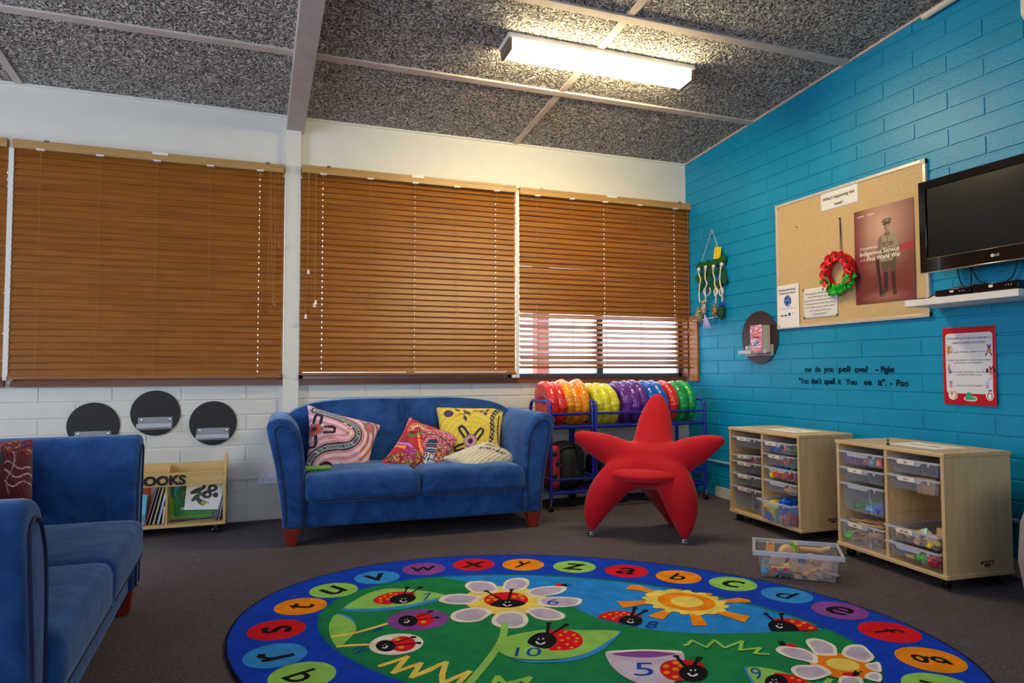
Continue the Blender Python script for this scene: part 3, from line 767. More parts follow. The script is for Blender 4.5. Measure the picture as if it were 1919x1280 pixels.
def paint_yellow(X, Y):
    p = Paint(X, Y, (214, 190, 62)); D = np.hypot(X-1180, Y-520)
    p.put(np.sin(D/10) > .55, (226, 204, 92))
    p.ell(915, 165, 55, 48, (44, 28, 58)); p.ell(915, 165, 30, 26, (84, 60, 110))
    for a in np.linspace(0, 2*PI, 8)[:-1]: p.ell(915+42*math.cos(a), 165+36*math.sin(a), 14, 12, (64, 42, 84))
    for x in np.linspace(985, 1440, 34): p.ell(x, 178-14*math.sin(x/60)-.09*(x-985)+rng.uniform(-14, 14), 9, 9, [(222, 110, 70), (236, 150, 100), (150, 50, 40), (70, 40, 50)][rng.randint(4)])
    for (x, y, rx, ry, r_) in ((1135, 165, 55, 24, .6), (1105, 235, 20, 42, -.35), (1020, 118, 40, 14, .6), (1360, 175, 26, 22, 0), (1320, 140, 32, 14, -.2), (1390, 125, 32, 12, -.6)): p.ell(x, y, rx, ry, (66, 52, 46), r_)
    p.line([(1090, 150), (1180, 205)], 5, (180, 150, 70))
    snake = cat([(1590, 85), (1480, 160), (1440, 270), (1450, 380), (1430, 500)], 4, False); p.line(snake, 58, (34, 28, 34)); D = p.dist(snake)
    p.put((D < 24) & (np.sin(Y/9+X/30)*np.sin(X/8) > .25), (196, 186, 150))
    p.line([(1540, 200), (1520, 330), (1530, 520)], 18, (40, 34, 36))
    for k in range(8): p.line([(1490, 250+k*40), (1540, 235+k*40)], 5, (90, 66, 30))
    def U(cx, cy, w, h, rot):
        c, s_ = math.cos(rot), math.sin(rot); pts = [(-w, -h), (-w, h*.4), (-w*.6, h), (w*.6, h), (w, h*.4), (w, -h)]
        p.line([(cx+x*c-y*s_, cy+x*s_+y*c) for x, y in pts], 30, (44, 26, 54))
    U(1080, 400, 30, 62, PI-.6); U(1275, 430, 30, 66, PI+.65); U(1040, 590, 26, 50, PI/2-.3)
    for r, c in ((84, (44, 26, 54)), (66, (206, 150, 176)), (34, (90, 50, 110)), (24, (20, 14, 40))): p.ell(1172, 515, r, r*.95, c)
    for a in np.linspace(0, 2*PI, 20)[:-1]: p.ell(1172+74*math.cos(a), 515+70*math.sin(a), 6, 6, (232, 214, 190))
    return p.C
def paint_cream(X, Y):
    p = Paint(X, Y, (206, 198, 180)); p.put(np.sin(X/31+np.sin(Y/23)) > .93, (196, 186, 166)); return p.C
def paint_maroon(X, Y):
    p = Paint(X, Y, (92, 16, 24))
    for _ in range(90):
        x, y = rng.uniform(0, 170), rng.uniform(60, 150); p.ell(x, y, 7, 5, [(206, 130, 40), (150, 40, 80), (190, 60, 40), (96, 60, 110)][rng.randint(4)])
    for k in range(3):
        for x in np.linspace(60, 165, 20): p.ell(x, 215+k*45+16*math.sin(x/16+k), 3.4, 3, (226, 190, 190))
    for y in np.linspace(150, 350, 22): p.ell(85-20*math.sin(y/40), y, 3.4, 3, (214, 170, 180))
    p.ell(20, 190, 30, 45, (36, 60, 52)); return p.C

SN = Vector((-math.sin(R(-2.08)), math.cos(R(-2.08)), 0))       # towards the sofa's back
SO = Vector((.952, 4.155, 0))
def onsofa(px, py, depth): return Fp(px, py, SO+SN*depth, SN)
def corners(c2, ox, oy, s, deps):
    out = []
    for p, d in zip(c2, deps): q = zoompx(p, ox, oy, s); out.append(onsofa(q[0], q[1], d))
    return out
c2 = [(225, 75), (1410, 400), (1190, 1150), (170, 1190)]
pk = Pillow(corners(c2, 550, 750, 8.533, (.55, .60, .36, .30)), c2, .17, .09, .005, 1)
pk.build('cushion', 'pink striped cushion with a dark wavy band, leaning at the left end of the sofa', paint_pink)
c2 = [(445, 175), (1125, 425), (880, 835), (0, 850)]
rd = Pillow(corners(c2, 700, 755, 6.617, (.58, .50, .22, .26)), c2, .16, .14, .006, 2)
rd.build('cushion', 'red dotted cushion with a pointed top corner, folded over in the middle of the sofa', paint_red)
c2 = [(775, 55), (1625, 65), (1560, 640), (840, 680)]
yl = Pillow(corners(c2, 700, 755, 6.617, (.60, .62, .42, .42)), c2, .13, .05, .004, 3)
yl.build('cushion', 'yellow cushion with dark painted motifs, upright at the right end of the sofa', paint_yellow)
c2 = [(1405, 480), (1870, 725), (1270, 850), (850, 690)]
cr_ = Pillow(corners(c2, 700, 755, 6.617, (.40, .30, .06, .20)), c2, .13, .04, .004, 4)
cu = cr_.build('cushion', 'cream cushion with black lettering lying flat on the right end of the sofa', paint_cream)
# lettering that follows the cushion
def crfn(x, y):
    u = .16+x; v = .50+y; q = cr_.p3(min(1, max(0, v*0.0+u)), min(1, max(0, v)), 1, .0015); return q
def crtext(b, s_, u0, v0, w, h):
    vs, fs = text_geo(s_, .01, .25); x0 = min(v.x for v in vs); x1 = max(v.x for v in vs)
    # text runs from the left corner towards the top corner
    P = [cr_.p3(u0+v.y*h*.9, v0+(v.x-x0)/(x1-x0)*w, 1, .0015) for v in vs] if False else [cr_.p3(u0+(v.x-x0)/(x1-x0)*w+v.y*h*-.30, v0+v.y*h+(v.x-x0)/(x1-x0)*w*.35, 1, .0015) for v in vs]
    b.add(P, fs, M_BLACK)
b = MB(); crtext(b, 'sparkle', .26, .50, .52, .20); crtext(b, 'Let it', .20, .72, .34, .17)
lt = b.build('lettering', cu); lt.matrix_parent_inverse = Matrix.Translation(-cu.location)
# dark red cushion on the side sofa
c2 = [(-75, 70), (165, 62), (160, 420), (-80, 430)]
cs = []
for (px, py), yy in zip([zoompx(p, 0, 800, 2.667) for p in c2], (3.02, 3.00, 2.88, 2.90)): cs.append(Fy(px, py, yy))
mr = Pillow(cs, c2, .12, .05, .004, 5); mr.build('cushion', 'dark red patterned cushion propped on the sofa at the left edge', paint_maroon, n=100)
# slim green book under the pink cushion
b = MB(); p0 = onsofa(574, 890, .12); p1 = onsofa(622, 889, .12); z = p0.z
b.box((p0.x, p0.y, .417), (p1.x, p0.y+.12, .428), mat('green_cover', (96, 170, 40), .4)); tag(b.build('book', bevel=.001), 'slim green book under the pink striped cushion', 'book')

# ------------------------------------------------------------------ starfish chair
M_STAR = mat('red_stretch_fabric', (192, 2, 28), .75, var=(180, 2, 26), scale=3, spec=.25, sheen=.12, bump=.12, bscale=500)
A_ = Fz(1110, 1004); B_ = Fz(1283, 1019); SU = (B_-A_).normalized(); SNn = Vector((-SU.y, SU.x, 0)); SM = (A_+B_)/2
def star_pt(s, z, t=0):
    q = SM+SU*s+Vector((0, 0, z)); d = q-CAM; k = 1+t/d.dot(SNn); p = CAM+d*k
    return p
b = MB()
st = thing('starfish_chair', 'red fabric chair shaped like a five armed starfish, beside the low cabinets', 'chair', (SM.x, SM.y, 0), math.atan2(SU.y, SU.x))
Mi = Matrix.Rotation(-math.atan2(SU.y, SU.x), 4, 'Z') @ Matrix.Translation((-SM.x, -SM.y, 0))
def limb(b, path, flat=.85):
    """chain of (s, z, t, r): tapering elliptical tube; flat squeezes it front to back"""
    P = [Mi @ star_pt(s_, z_, t_) for s_, z_, t_, r_ in path]; rr = [q[3]*(1+q[2]/4.1) for q in path]
    dense = cat([(p.x, p.y, p.z, r_) for p, r_ in zip(P, rr)], 6, False)
    seg = 20; vs = []; fs = []; n = len(dense)
    for i, q in enumerate(dense):
        a = Vector(dense[min(n-1, i+1)][:3])-Vector(dense[max(0, i-1)][:3]); a.normalize()
        w = a.cross(Vector((0, 1, 0)))
        w = w.normalized() if w.length > .05 else Vector((1, 0, 0)); d = w.cross(a).normalized()
        for k in range(seg):
            th = 2*PI*k/seg; vs.append(Vector(q[:3])+w*math.cos(th)*q[3]+d*math.sin(th)*q[3]*flat)
    for i in range(n-1):
        for k in range(seg): fs.append((i*seg+k, i*seg+(k+1) % seg, (i+1)*seg+(k+1) % seg, (i+1)*seg+k))
    fs.append(tuple(reversed(range(seg)))); fs.append(tuple(range((n-1)*seg, n*seg)))
    b.add(vs, fs, M_STAR)
limb(b, [(.08, .36, .12, .10), (.093, .46, .14, .130), (.103, .58, .20, .122), (.113, .68, .25, .108), (.122, .76, .28, .088), (.127, .82, .30, .062), (.129, .86, .31, .036), (.129, .876, .315, .012)], .62)
limb(b, [(.06, .46, .12, .11), (-.06, .487, .13, .100), (-.15, .522, .14, .094), (-.235, .553, .14, .083), (-.305, .582, .13, .062), (-.355, .600, .12, .044), (-.386, .607, .11, .026), (-.396, .609, .11, .010)], .72)
limb(b, [(.10, .46, .12, .11), (.22, .482, .13, .100), (.30, .520, .14, .096), (.375, .556, .14, .080), (.435, .584, .13, .060), (.48, .600, .12, .042), (.508, .610, .11, .026), (.520, .613, .11, .010)], .72)
limb(b, [(.03, .42, .10, .10), (-.10, .365, .08, .108), (-.175, .29, .05, .105), (-.232, .20, .03, .090), (-.264, .12, .015, .066), (-.276, .06, .005, .040), (-.278, .028, 0, .020)], .85)
limb(b, [(.08, .42, .10, .10), (.20, .375, .08, .108), (.245, .29, .05, .108), (.268, .20, .03, .094), (.277, .12, .015, .068), (.277, .06, .005, .042), (.276, .024, 0, .020)], .85)
limb(b, [(.06, .40, .16, .10), (.12, .31, .30, .08), (.19, .20, .42, .062), (.245, .09, .50, .042), (.262, .03, .53, .022)], .9)
q = Mi @ star_pt(.05, .42, .12); b.ball(q, (.17, .105, .12), M_STAR, 24, 14)
body = b.build('body', st, True, 180)
rm = body.modifiers.new('blend', 'REMESH'); rm.mode = 'VOXEL'; rm.voxel_size = .009; rm.use_smooth_shade = True
sm = body.modifiers.new('soften', 'SMOOTH'); sm.factor = .8; sm.iterations = 34
b = MB(); q = Mi @ star_pt(.043, .388, .0)
def seatfn(v): return v
b.lathe([(.001, .034), (.08, .034), (.15, .031), (.19, .022), (.207, .006), (.209, -.004), (.203, -.018), (.185, -.028), (.12, -.034), (.001, -.034)], M_STAR, 40, T=Matrix.Translation((q.x, q.y+.105, q.z-.002)) @ Matrix.Rotation(R(3), 4, 'X') @ Matrix.Diagonal((1.14, .92, 1.05, 1)))
b.build('seat_pad', st, True, 60)
for s_ in (-.277, .276):
    b = MB(); q = Mi @ star_pt(s_, 0, 0)
    b.lathe([(.001, 0), (.017, 0), (.020, .006), (.016, .013), (.018, .019), (.015, .026), (.001, .03)], M_CHROME, 18, T=Matrix.Translation((q.x, q.y, .001))); b.build('foot', st, True)
b = MB(); q = Mi @ star_pt(.262, .0, .53)
b.lathe([(.001, 0), (.017, 0), (.020, .006), (.016, .013), (.018, .019), (.015, .026), (.001, .03)], M_CHROME, 18, T=Matrix.Translation((q.x, q.y, .001))); b.build('foot', st, True)

# ------------------------------------------------------------------ alphabet rug
RC = {'blue': (14, 64, 196), 'green': (26, 130, 78), 'rim': (14, 118, 92), 'sky': (36, 136, 228), 'lime': (146, 204, 96), 'red': (214, 22, 34), 'orange': (240, 142, 14), 'dorange': (236, 128, 20),
      'purple': (138, 72, 160), 'black': (18, 18, 26), 'white': (236, 230, 222), 'lilac': (190, 178, 208), 'pale': (204, 190, 220), 'yellow': (240, 214, 100), 'lblue': (50, 144, 226), 'ink': (16, 74, 178), 'edge': (20, 22, 40), 'face': (232, 232, 240)}
def rmat(k):
    c = RC[k]; return mat('rug_'+k, c, .95, var=tuple(int(x*.90) for x in c), scale=14, detail=6, bump=.5, bscale=260, spec=.1)
TILES = {'A': (420, 1030, 4.7975), 'B': (780, 1030, 4.7975), 'C': (1100, 1030, 4.7975), 'D': (1400, 1080, 5.997), 'E': (1600, 1100, 6.0157)}
RZ = .012
rug = thing('rug', 'oval blue alphabet rug with ladybirds, flowers and a sun', 'rug', (1.157, 2.439, 0))
rb = MB(); rl = [0]
def RP(tile, pts):
    ox, oy, s = TILES[tile]; return [Fz(ox+x/s, oy+y/s, RZ) for x, y in pts]
def lay(P, col):
    rl[0] += 1; z = RZ+rl[0]*1.2e-5; P = [Vector((p[0], p[1], z)) for p in P]
    ar = sum(P[i].x*P[(i+1) % len(P)].y-P[(i+1) % len(P)].x*P[i].y for i in range(len(P)))
    if ar < 0: P.reverse()
    rb.poly(P, rmat(col))
def S(col, tile, pts, smooth=True):
    P = [tuple(p) for p in RP(tile, pts)]; lay(cat(P, 5) if smooth else P, col)
def EL(col, tile, cx, cy, rx, ry, rot=0, half=None):
    pts = []
    for k in range(28):
        a = 2*PI*k/28; x, y = rx*math.cos(a), ry*math.sin(a); pts.append((cx+x*math.cos(rot)-y*math.sin(rot), cy+x*math.sin(rot)+y*math.cos(rot)))
    lay(RP(tile, pts), col)
def stroke(P, w, col, closed=False):
    P = [Vector((p[0], p[1], 0)) for p in P]; n = len(P); Lf = []; Rt = []
    sharp = [i for i in range(1, n-1) if (P[i]-P[i-1]).normalized().dot((P[i+1]-P[i]).normalized()) < .8]
    if not sharp:
        for i in range(n):
            d = (P[min(n-1, i+1)]-P[max(0, i-1)]).normalized(); k = Vector((-d.y, d.x, 0)); Lf.append(P[i]+k*w/2); Rt.append(P[i]-k*w/2)
        rl[0] += 1; z = RZ+rl[0]*1.2e-5
        for i in range(n-1): rb.poly([Vector((v.x, v.y, z)) for v in (Rt[i], Rt[i+1], Lf[i+1], Lf[i])], rmat(col))
        return
    for i in range(n-1):
        d = (P[i+1]-P[i]).normalized(); k = Vector((-d.y, d.x, 0))*w/2; e = d*w*.3
        a = P[i]-(e if i else e*0); c = P[i+1]+(e if i < n-2 else e*0)
        lay([a-k, c-k, c+k, a+k], col)
def ST(col, tile, pts, w, smooth=True):
    P = [tuple(p) for p in RP(tile, pts)]; stroke(cat(P, 5, False) if smooth and len(P) > 2 else P, w, col)
ECX, ECY, EA, EB, ETH = 1.157, 2.439, 1.380, 1.036, -.702
def ell_pts(a, b_, n=140, z=RZ, cx=ECX, cy=ECY): return [(cx+a*math.cos(t)*math.cos(ETH)-b_*math.sin(t)*math.sin(ETH), cy+a*math.cos(t)*math.sin(ETH)+b_*math.sin(t)*math.cos(ETH), z) for t in [2*PI*k/n for k in range(n)]]
rb.prism(ell_pts(EA, EB, z=0.0005), (0, 0, RZ-.0008), rmat('edge'))
lay(ell_pts(EA-.008, EB-.008), 'blue')
# inner field: through measured points of its border
inner = [Fz(*p, RZ) for p in [(611, 1180), (640, 1142), (720, 1103), (800, 1084), (880, 1077), (960, 1076), (1050, 1079), (1150, 1090), (1250, 1102), (1350, 1115), (1440, 1133), (1520, 1155), (1600, 1190), (1650, 1235), (1665, 1279)]]
def fit_inner():
    best = None
    for da in np.arange(.20, .44, .01):
        for db in np.arange(.20, .44, .01):
            e = 0
            for q in inner:
                x, y = q.x-ECX, q.y-ECY; X_ = x*math.cos(ETH)+y*math.sin(ETH); Y_ = -x*math.sin(ETH)+y*math.cos(ETH)
                e += (math.hypot(X_/(EA-da), Y_/(EB-db))-1)**2
            if best is None or e < best[0]: best = (e, da, db)
    return best
_, DA, DB = fit_inner()
lay(ell_pts(EA-DA, EB-DB), 'rim')
ia, ib = EA-DA-.018, EB-DB-.018
lay(ell_pts(ia, ib), 'green')
# sky: part of the inner oval above the meadow line
hor = [tuple(Fz(*p, RZ)) for p in [(830, 1083), (905, 1095), (985, 1118), (1060, 1132), (1120, 1158), (1185, 1174), (1260, 1184), (1340, 1187), (1440, 1185), (1530, 1180), (1575, 1180)]]
hor = cat(hor, 4, False)
def on_e(p):
    x, y = p[0]-ECX, p[1]-ECY; X_ = (x*math.cos(ETH)+y*math.sin(ETH))/ia; Y_ = (-x*math.sin(ETH)+y*math.cos(ETH))/ib; return math.atan2(Y_, X_)
t0, t1 = on_e(hor[-1]), on_e(hor[0])
if t1 < t0: t1 += 2*PI
arc = [(ECX+ia*math.cos(t)*math.cos(ETH)-ib*math.sin(t)*math.sin(ETH), ECY+ia*math.cos(t)*math.sin(ETH)+ib*math.sin(t)*math.cos(ETH), RZ) for t in np.linspace(t0, t1, 50)]
hor = [h for h in hor if math.hypot(((h[0]-ECX)*math.cos(ETH)+(h[1]-ECY)*math.sin(ETH))/ia, (-(h[0]-ECX)*math.sin(ETH)+(h[1]-ECY)*math.cos(ETH))/ib) < .999]
lay(hor+arc, 'sky')
# letters round the border
LET = {'q': (567, 1266, 'lime'), 'r': (516, 1228, 'lblue'), 's': (519, 1180, 'red'), 't': (564, 1136, 'orange'), 'u': (626, 1106, 'lime'), 'v': (707, 1082, 'lblue'), 'w': (795, 1066, 'purple'), 'x': (888, 1058, 'red'),
       'y': (981, 1058, 'orange'), 'z': (1077, 1062, 'lime'), 'a': (1175, 1070, 'red'), 'b': (1272, 1081, 'orange'), 'c': (1374, 1094, 'lime'), 'd': (1475, 1115, 'lblue'), 'e': (1574, 1144, 'purple'), 'f': (1667, 1184, 'red'), 'g': (1744, 1236, 'orange')}
def enorm(t): return Vector((ib*math.cos(t)*math.cos(ETH)-ia*math.sin(t)*math.sin(ETH), ib*math.cos(t)*math.sin(ETH)+ia*math.sin(t)*math.cos(ETH), 0)).normalized()
def letter(ch, c, col, t):
    up = enorm(t); ux = Vector((up.y, -up.x, 0)); r = .108
    lay([tuple(c+ux*r*1.0*math.cos(a)+up*r*math.sin(a)) for a in [2*PI*k/32 for k in range(32)]], col)
    vs, fs = text_geo(ch, .012, .12); x0 = min(v.x for v in vs); x1 = max(v.x for v in vs); y0 = min(v.y for v in vs); y1 = max(v.y for v in vs)
    sc = .112/max(y1-y0, (x1-x0)*.85)
    rl[0] += 1; z = RZ+rl[0]*1.2e-5
    rb.add([Vector((c.x, c.y, z))+ux*((v.x-(x0+x1)/2)*sc)+up*((v.y-(y0+y1)/2)*sc) for v in vs], fs, rmat('black'))
for ch, (px, py, col) in LET.items():
    c = Fz(px, py, RZ); letter(ch, c, col, on_e(c))
tg = on_e(Fz(1744, 1236, RZ)); tq = on_e(Fz(567, 1266, RZ))
if tq > tg: tq -= 2*PI
rem = 'hijklmnop'; RA, RBb = EA-DA/2-.004, EB-DB/2-.004
# equal arc-length spacing for the letters beyond the lower edge of the view
ts = np.linspace(tg, tq, 400); pp = [(RA*math.cos(t), RBb*math.sin(t)) for t in ts]; acc = [0]
for i in range(1, 400): acc.append(acc[-1]+math.hypot(pp[i][0]-pp[i-1][0], pp[i][1]-pp[i-1][1]))
for k, ch in enumerate(rem):
    t = float(np.interp(acc[-1]*(k+1)/(len(rem)+1), acc, ts)); x, y = RA*math.cos(t), RBb*math.sin(t)
    letter(ch, Vector((ECX+x*math.cos(ETH)-y*math.sin(ETH), ECY+x*math.sin(ETH)+y*math.cos(ETH), RZ)), ['lime', 'lblue', 'purple', 'red', 'orange'][k % 5], t)
# left leaf with ladybird 7
S('lblue', 'A', [(1060, 548), (1250, 556), (1500, 545), (1750, 505), (1960, 450), (2020, 420), (1960, 430), (1700, 480), (1400, 520), (1090, 528)])
S('lime', 'A', [(1080, 525), (1180, 455), (1300, 395), (1440, 355), (1600, 352), (1800, 372), (1990, 412), (1850, 455), (1650, 500), (1400, 528), (1200, 532)])
S('red', 'A', [(1340, 465), (1380, 425), (1460, 395), (1560, 380), (1680, 385), (1720, 400), (1600, 440), (1500, 490), (1400, 488)])
for x, y in ((1450, 420), (1500, 398), (1408, 440), (1475, 445), (1410, 467), (1548, 408), (1505, 425)): EL('orange', 'A', x, y, 17, 9)
EL('black', 'A', 1608, 444, 120, 44, -.12)
ST('black', 'A', [(1615, 405), (1650, 345)], .009, False); EL('black', 'A', 1650, 341, 28, 9); ST('black', 'A', [(1675, 400), (1765, 340)], .009, False); EL('black', 'A', 1765, 341, 28, 9)
def face(tile, x, y, s, asp=.42, rot=0):
    c, n = math.cos(rot), math.sin(rot)
    def q(a, b_): return (x+a*c-b_*n*1.0, y+(a*n+b_*c)*1.0)
    EL('face', tile, *q(-s*.35, -s*asp*.5), s*.15, s*.12*asp*1.6); EL('face', tile, *q(s*.30, -s*asp*.55), s*.15, s*.12*asp*1.6)
    ST('face', tile, [q(-s*.75, s*asp*.15), q(-s*.4, s*asp*.75), q(s*.1, s*asp*.85), q(s*.6, s*asp*.35)], .008)
face('A', 1618, 455, 45, .5)
def num(s_, tile, pts_o, w, h, rot=0):
    """number drawn on the pile: left baseline pixel, baseline direction pixel"""
    (x0, y0), (x1, y1), (xu, yu) = pts_o
    P0, P1, PU = RP(tile, [(x0, y0), (x1, y1), (xu, yu)]); ux = P1-P0; uy = PU-P0
    vs, fs = text_geo(s_, .0, .1); a = min(v.x for v in vs); c = max(v.x for v in vs); d = max(v.y for v in vs); e = min(v.y for v in vs)
    rl[0] += 1; z = RZ+rl[0]*1.2e-5
    rb.add([Vector((q.x, q.y, z)) for q in [P0+ux*((v.x-a)/(c-a))+uy*((v.y-e)/(d-e)) for v in vs]], fs, rmat('ink'))
num('7', 'A', ((1790, 465), (1870, 450), (1790, 400)), 0, 0)
# left buds 1 and 2
S('lblue', 'A', [(1010, 578), (1080, 585), (1150, 620), (1190, 672), (1150, 660), (1080, 615)])
S('lime', 'A', [(1010, 585), (1080, 600), (1150, 640), (1188, 690), (1180, 745), (1120, 810), (1050, 870), (1010, 872), (965, 800), (945, 720), (960, 640)])
ST('yellow', 'A', [(965, 785), (1200, 745), (1500, 658)], .018); ST('yellow', 'A', [(1010, 875), (1150, 862), (1330, 855)], .018)
EL('purple', 'A', 1745, 632, 280, 94, -.06)
EL('red', 'A', 1795, 630, 92, 60, -.05); EL('black', 'A', 1655, 643, 88, 50)
face('A', 1645, 640, 34, .55, -.4); EL('orange', 'A', 1795, 652, 26, 12)
ST('black', 'A', [(1735, 610), (1860, 560)], .009, False); EL('black', 'A', 1860, 557, 26, 9); ST('black', 'A', [(1735, 634), (1910, 614)], .009, False); EL('black', 'A', 1915, 613, 26, 9)
num('1', 'A', ((1345, 745), (1480, 700), (1320, 725)), 0, 0)
EL('white', 'A', 1550, 853, 245, 95, -.08); EL('red', 'A', 1605, 850, 120, 68, -.05); EL('black', 'A', 1456, 868, 90, 52)
face('A', 1448, 868, 36, .55, -.5); EL('orange', 'A', 1560, 808, 28, 14); EL('orange', 'A', 1595, 882, 30, 14)
ST('black', 'A', [(1540, 838), (1700, 790)], .009, False); EL('black', 'A', 1705, 790, 28, 10); ST('black', 'A', [(1545, 864), (1745, 842)], .009, False); EL('black', 'A', 1752, 842, 26, 11)
num('2', 'A', ((1160, 950), (1310, 900), (1120, 910)), 0, 0)
# yellow zigzag grass
ST('yellow', 'A', [(1390, 1052), (1520, 1012), (1650, 965), (1525, 1110), (1650, 1065), (1770, 1025), (1690, 1150), (1850, 1090), (1950, 1030)], .020, False)
ST('yellow', 'B', [(0, 1135), (120, 1080), (270, 1015), (235, 1130), (240, 1205), (350, 1155), (480, 1100), (370, 1215)], .020, False)
# big daisy
EL('yellow', 'B', 810, 460, 380, 130, .02)
def petal(tile, pts, ins):
    S('white', tile, pts); cx = sum(p[0] for p in pts)/len(pts); cy = sum(p[1] for p in pts)/len(pts)
    S('lilac', tile, [(cx+(x-cx)*ins, cy+(y-cy)*ins) for x, y in pts])
petal('B', [(440, 325), (480, 292), (600, 284), (690, 300), (740, 345), (735, 378), (640, 392), (520, 390), (460, 355)], .76)
petal('B', [(800, 290), (860, 262), (960, 258), (1018, 285), (1005, 335), (930, 372), (850, 375), (775, 365), (785, 325)], .76)
petal('B', [(990, 380), (1080, 345), (1200, 332), (1320, 330), (1358, 352), (1310, 390), (1200, 415), (1070, 428), (1000, 405)], .76)
petal('B', [(1100, 440), (1230, 428), (1380, 430), (1480, 445), (1490, 475), (1440, 505), (1310, 520), (1170, 515), (1095, 485)], .80)
petal('B', [(985, 550), (1060, 525), (1180, 525), (1290, 560), (1345, 598), (1300, 632), (1190, 640), (1080, 620), (1020, 580)], .76)
petal('B', [(700, 600), (760, 565), (870, 555), (965, 570), (1010, 625), (990, 680), (920, 708), (790, 708), (700, 680), (680, 640)], .74)
petal('B', [(310, 605), (350, 560), (470, 528), (590, 525), (690, 560), (650, 600), (570, 645), (440, 658), (340, 640)], .76)
petal('B', [(205, 455), (270, 412), (390, 400), (510, 410), (590, 425), (550, 465), (480, 492), (330, 495), (240, 478)], .76)
EL('red', 'B', 810, 455, 200, 70); EL('orange', 'B', 680, 430, 26, 11); EL('orange', 'B', 648, 458, 24, 11); EL('orange', 'B', 712, 452, 22, 9)
for x, y in ((885, 428), (935, 415), (958, 440)): EL('orange', 'B', x, y, 24, 10)
S('black', 'B', [(665, 500), (740, 460), (820, 450), (900, 455), (985, 485), (930, 512), (820, 524), (720, 515)])
face('B', 825, 488, 52, .5)
ST('black', 'B', [(770, 455), (635, 378)], .011, False); EL('black', 'B', 632, 377, 26, 8); ST('black', 'B', [(832, 450), (860, 366)], .011, False); EL('black', 'B', 860, 364, 26, 8)
num('6', 'B', ((1175, 498), (1285, 498), (1175, 448)), 0, 0)
S('red', 'B', [(1245, 328), (1275, 312), (1320, 315), (1330, 332)]); EL('black', 'B', 1332, 322, 26, 11); ST('black', 'B', [(1335, 318), (1365, 308)], .006, False); ST('black', 'B', [(1340, 326), (1398, 322)], .006, False)
# stem and big leaf with ladybird 10
ST('lime', 'B', [(795, 660), (790, 760), (740, 870), (650, 1000), (560, 1110), (470, 1215), (440, 1245)], .028)
S('lblue', 'B', [(860, 985), (1000, 1000), (1200, 1000), (1400, 975), (1560, 925), (1680, 850), (1760, 770), (1800, 738), (1850, 740), (1780, 820), (1680, 905), (1560, 965), (1400, 1005), (1200, 1020), (1000, 1018)])
S('lime', 'B', [(790, 800), (900, 765), (1060, 735), (1200, 725), (1500, 728), (1820, 738), (1720, 830), (1600, 905), (1450, 960), (1250, 990), (1000, 992), (850, 970), (760, 930), (720, 880)])
S('red', 'B', [(1165, 740), (1250, 725), (1370, 727), (1460, 760), (1500, 815), (1480, 870), (1400, 903), (1280, 910), (1190, 895)])
for x, y in ((1300, 772), (1345, 743), (1420, 770), (1368, 800), (1450, 802), (1312, 820), (1438, 830), (1360, 855), (1285, 888), (1400, 885)): EL('orange', 'B', x, y, 18, 9)
S('black', 'B', [(1002, 835), (1040, 785), (1110, 752), (1200, 755), (1262, 800), (1255, 850), (1190, 893), (1120, 890), (1040, 865)])
face('B', 1125, 825, 62, .55)
ST('black', 'B', [(1180, 755), (1195, 668)], .013, False); EL('black', 'B', 1195, 667, 26, 8); ST('black', 'B', [(1220, 765), (1350, 680)], .011, False); EL('black', 'B', 1352, 678, 26, 9)
num('10', 'B', ((885, 965), (1130, 965), (885, 885)), 0, 0)
# sun
for pts in ([(345, 355), (400, 320), (475, 325), (640, 385), (605, 405), (480, 372)], [(270, 468), (400, 468), (590, 455), (605, 480), (330, 527)], [(545, 600), (700, 545), (775, 548), (685, 635)],
            [(918, 565), (1000, 570), (1088, 685), (955, 690)], [(1140, 550), (1200, 545), (1465, 605), (1420, 658), (1150, 572)], [(1175, 462), (1370, 438), (1465, 455), (1475, 478), (1190, 482)],
            [(1050, 390), (1135, 400), (1110, 425), (1030, 412)], [(770, 355), (850, 362), (835, 392), (770, 385)]): S('orange', 'C', pts, False)
EL('yellow', 'C', 888, 478, 360, 98, .12)
for k in range(16):
    a = 2*PI*k/16; EL('yellow', 'C', 888+345*math.cos(a)-8*math.sin(a), 478+95*math.sin(a)+38*math.cos(a), 48, 15)
EL('orange', 'C', 898, 474, 262, 78, .1); EL('yellow', 'C', 900, 474, 148, 48, .08)
# ladybirds 8 and 4 on the horizon
S('red', 'C', [(98, 608), (150, 575), (240, 558), (360, 560), (450, 580), (490, 610), (420, 650), (290, 660), (160, 628)])
for x, y in ((210, 588), (268, 574), (335, 574), (160, 608), (268, 605), (305, 592), (240, 625), (375, 590)): EL('orange', 'C', x, y, 17, 7)
S('black', 'C', [(288, 655), (310, 618), (370, 598), (440, 600), (495, 625), (490, 665), (440, 690), (360, 678)]); face('C', 398, 645, 42, .5)
ST('black', 'C', [(400, 605), (432, 530)], .011, False); EL('black', 'C', 432, 528, 26, 8); ST('black', 'C', [(440, 605), (525, 555)], .011, False); EL('black', 'C', 525, 553, 26, 8)
num('8', 'C', ((520, 708), (625, 712), (545, 645)), 0, 0)
S('red', 'D', [(310, 490), (400, 478), (520, 485), (650, 515), (740, 555), (798, 602), (600, 615), (450, 540)])
for x, y in ((512, 512), (642, 530), (590, 560), (720, 585)): EL('orange', 'D', x, y, 32, 13)
S('black', 'D', [(240, 550), (270, 512), (340, 500), (430, 512), (520, 545), (585, 605), (560, 618), (300, 622), (255, 590)]); face('D', 372, 562, 52, .55, .15)
ST('black', 'D', [(300, 505), (215, 428)], .010, False); EL('black', 'D', 213, 427, 32, 10); ST('black', 'D', [(395, 510), (388, 432)], .010, False); EL('black', 'D', 388, 430, 34, 10)
num('4', 'D', ((790, 605), (885, 605), (745, 520)), 0, 0)
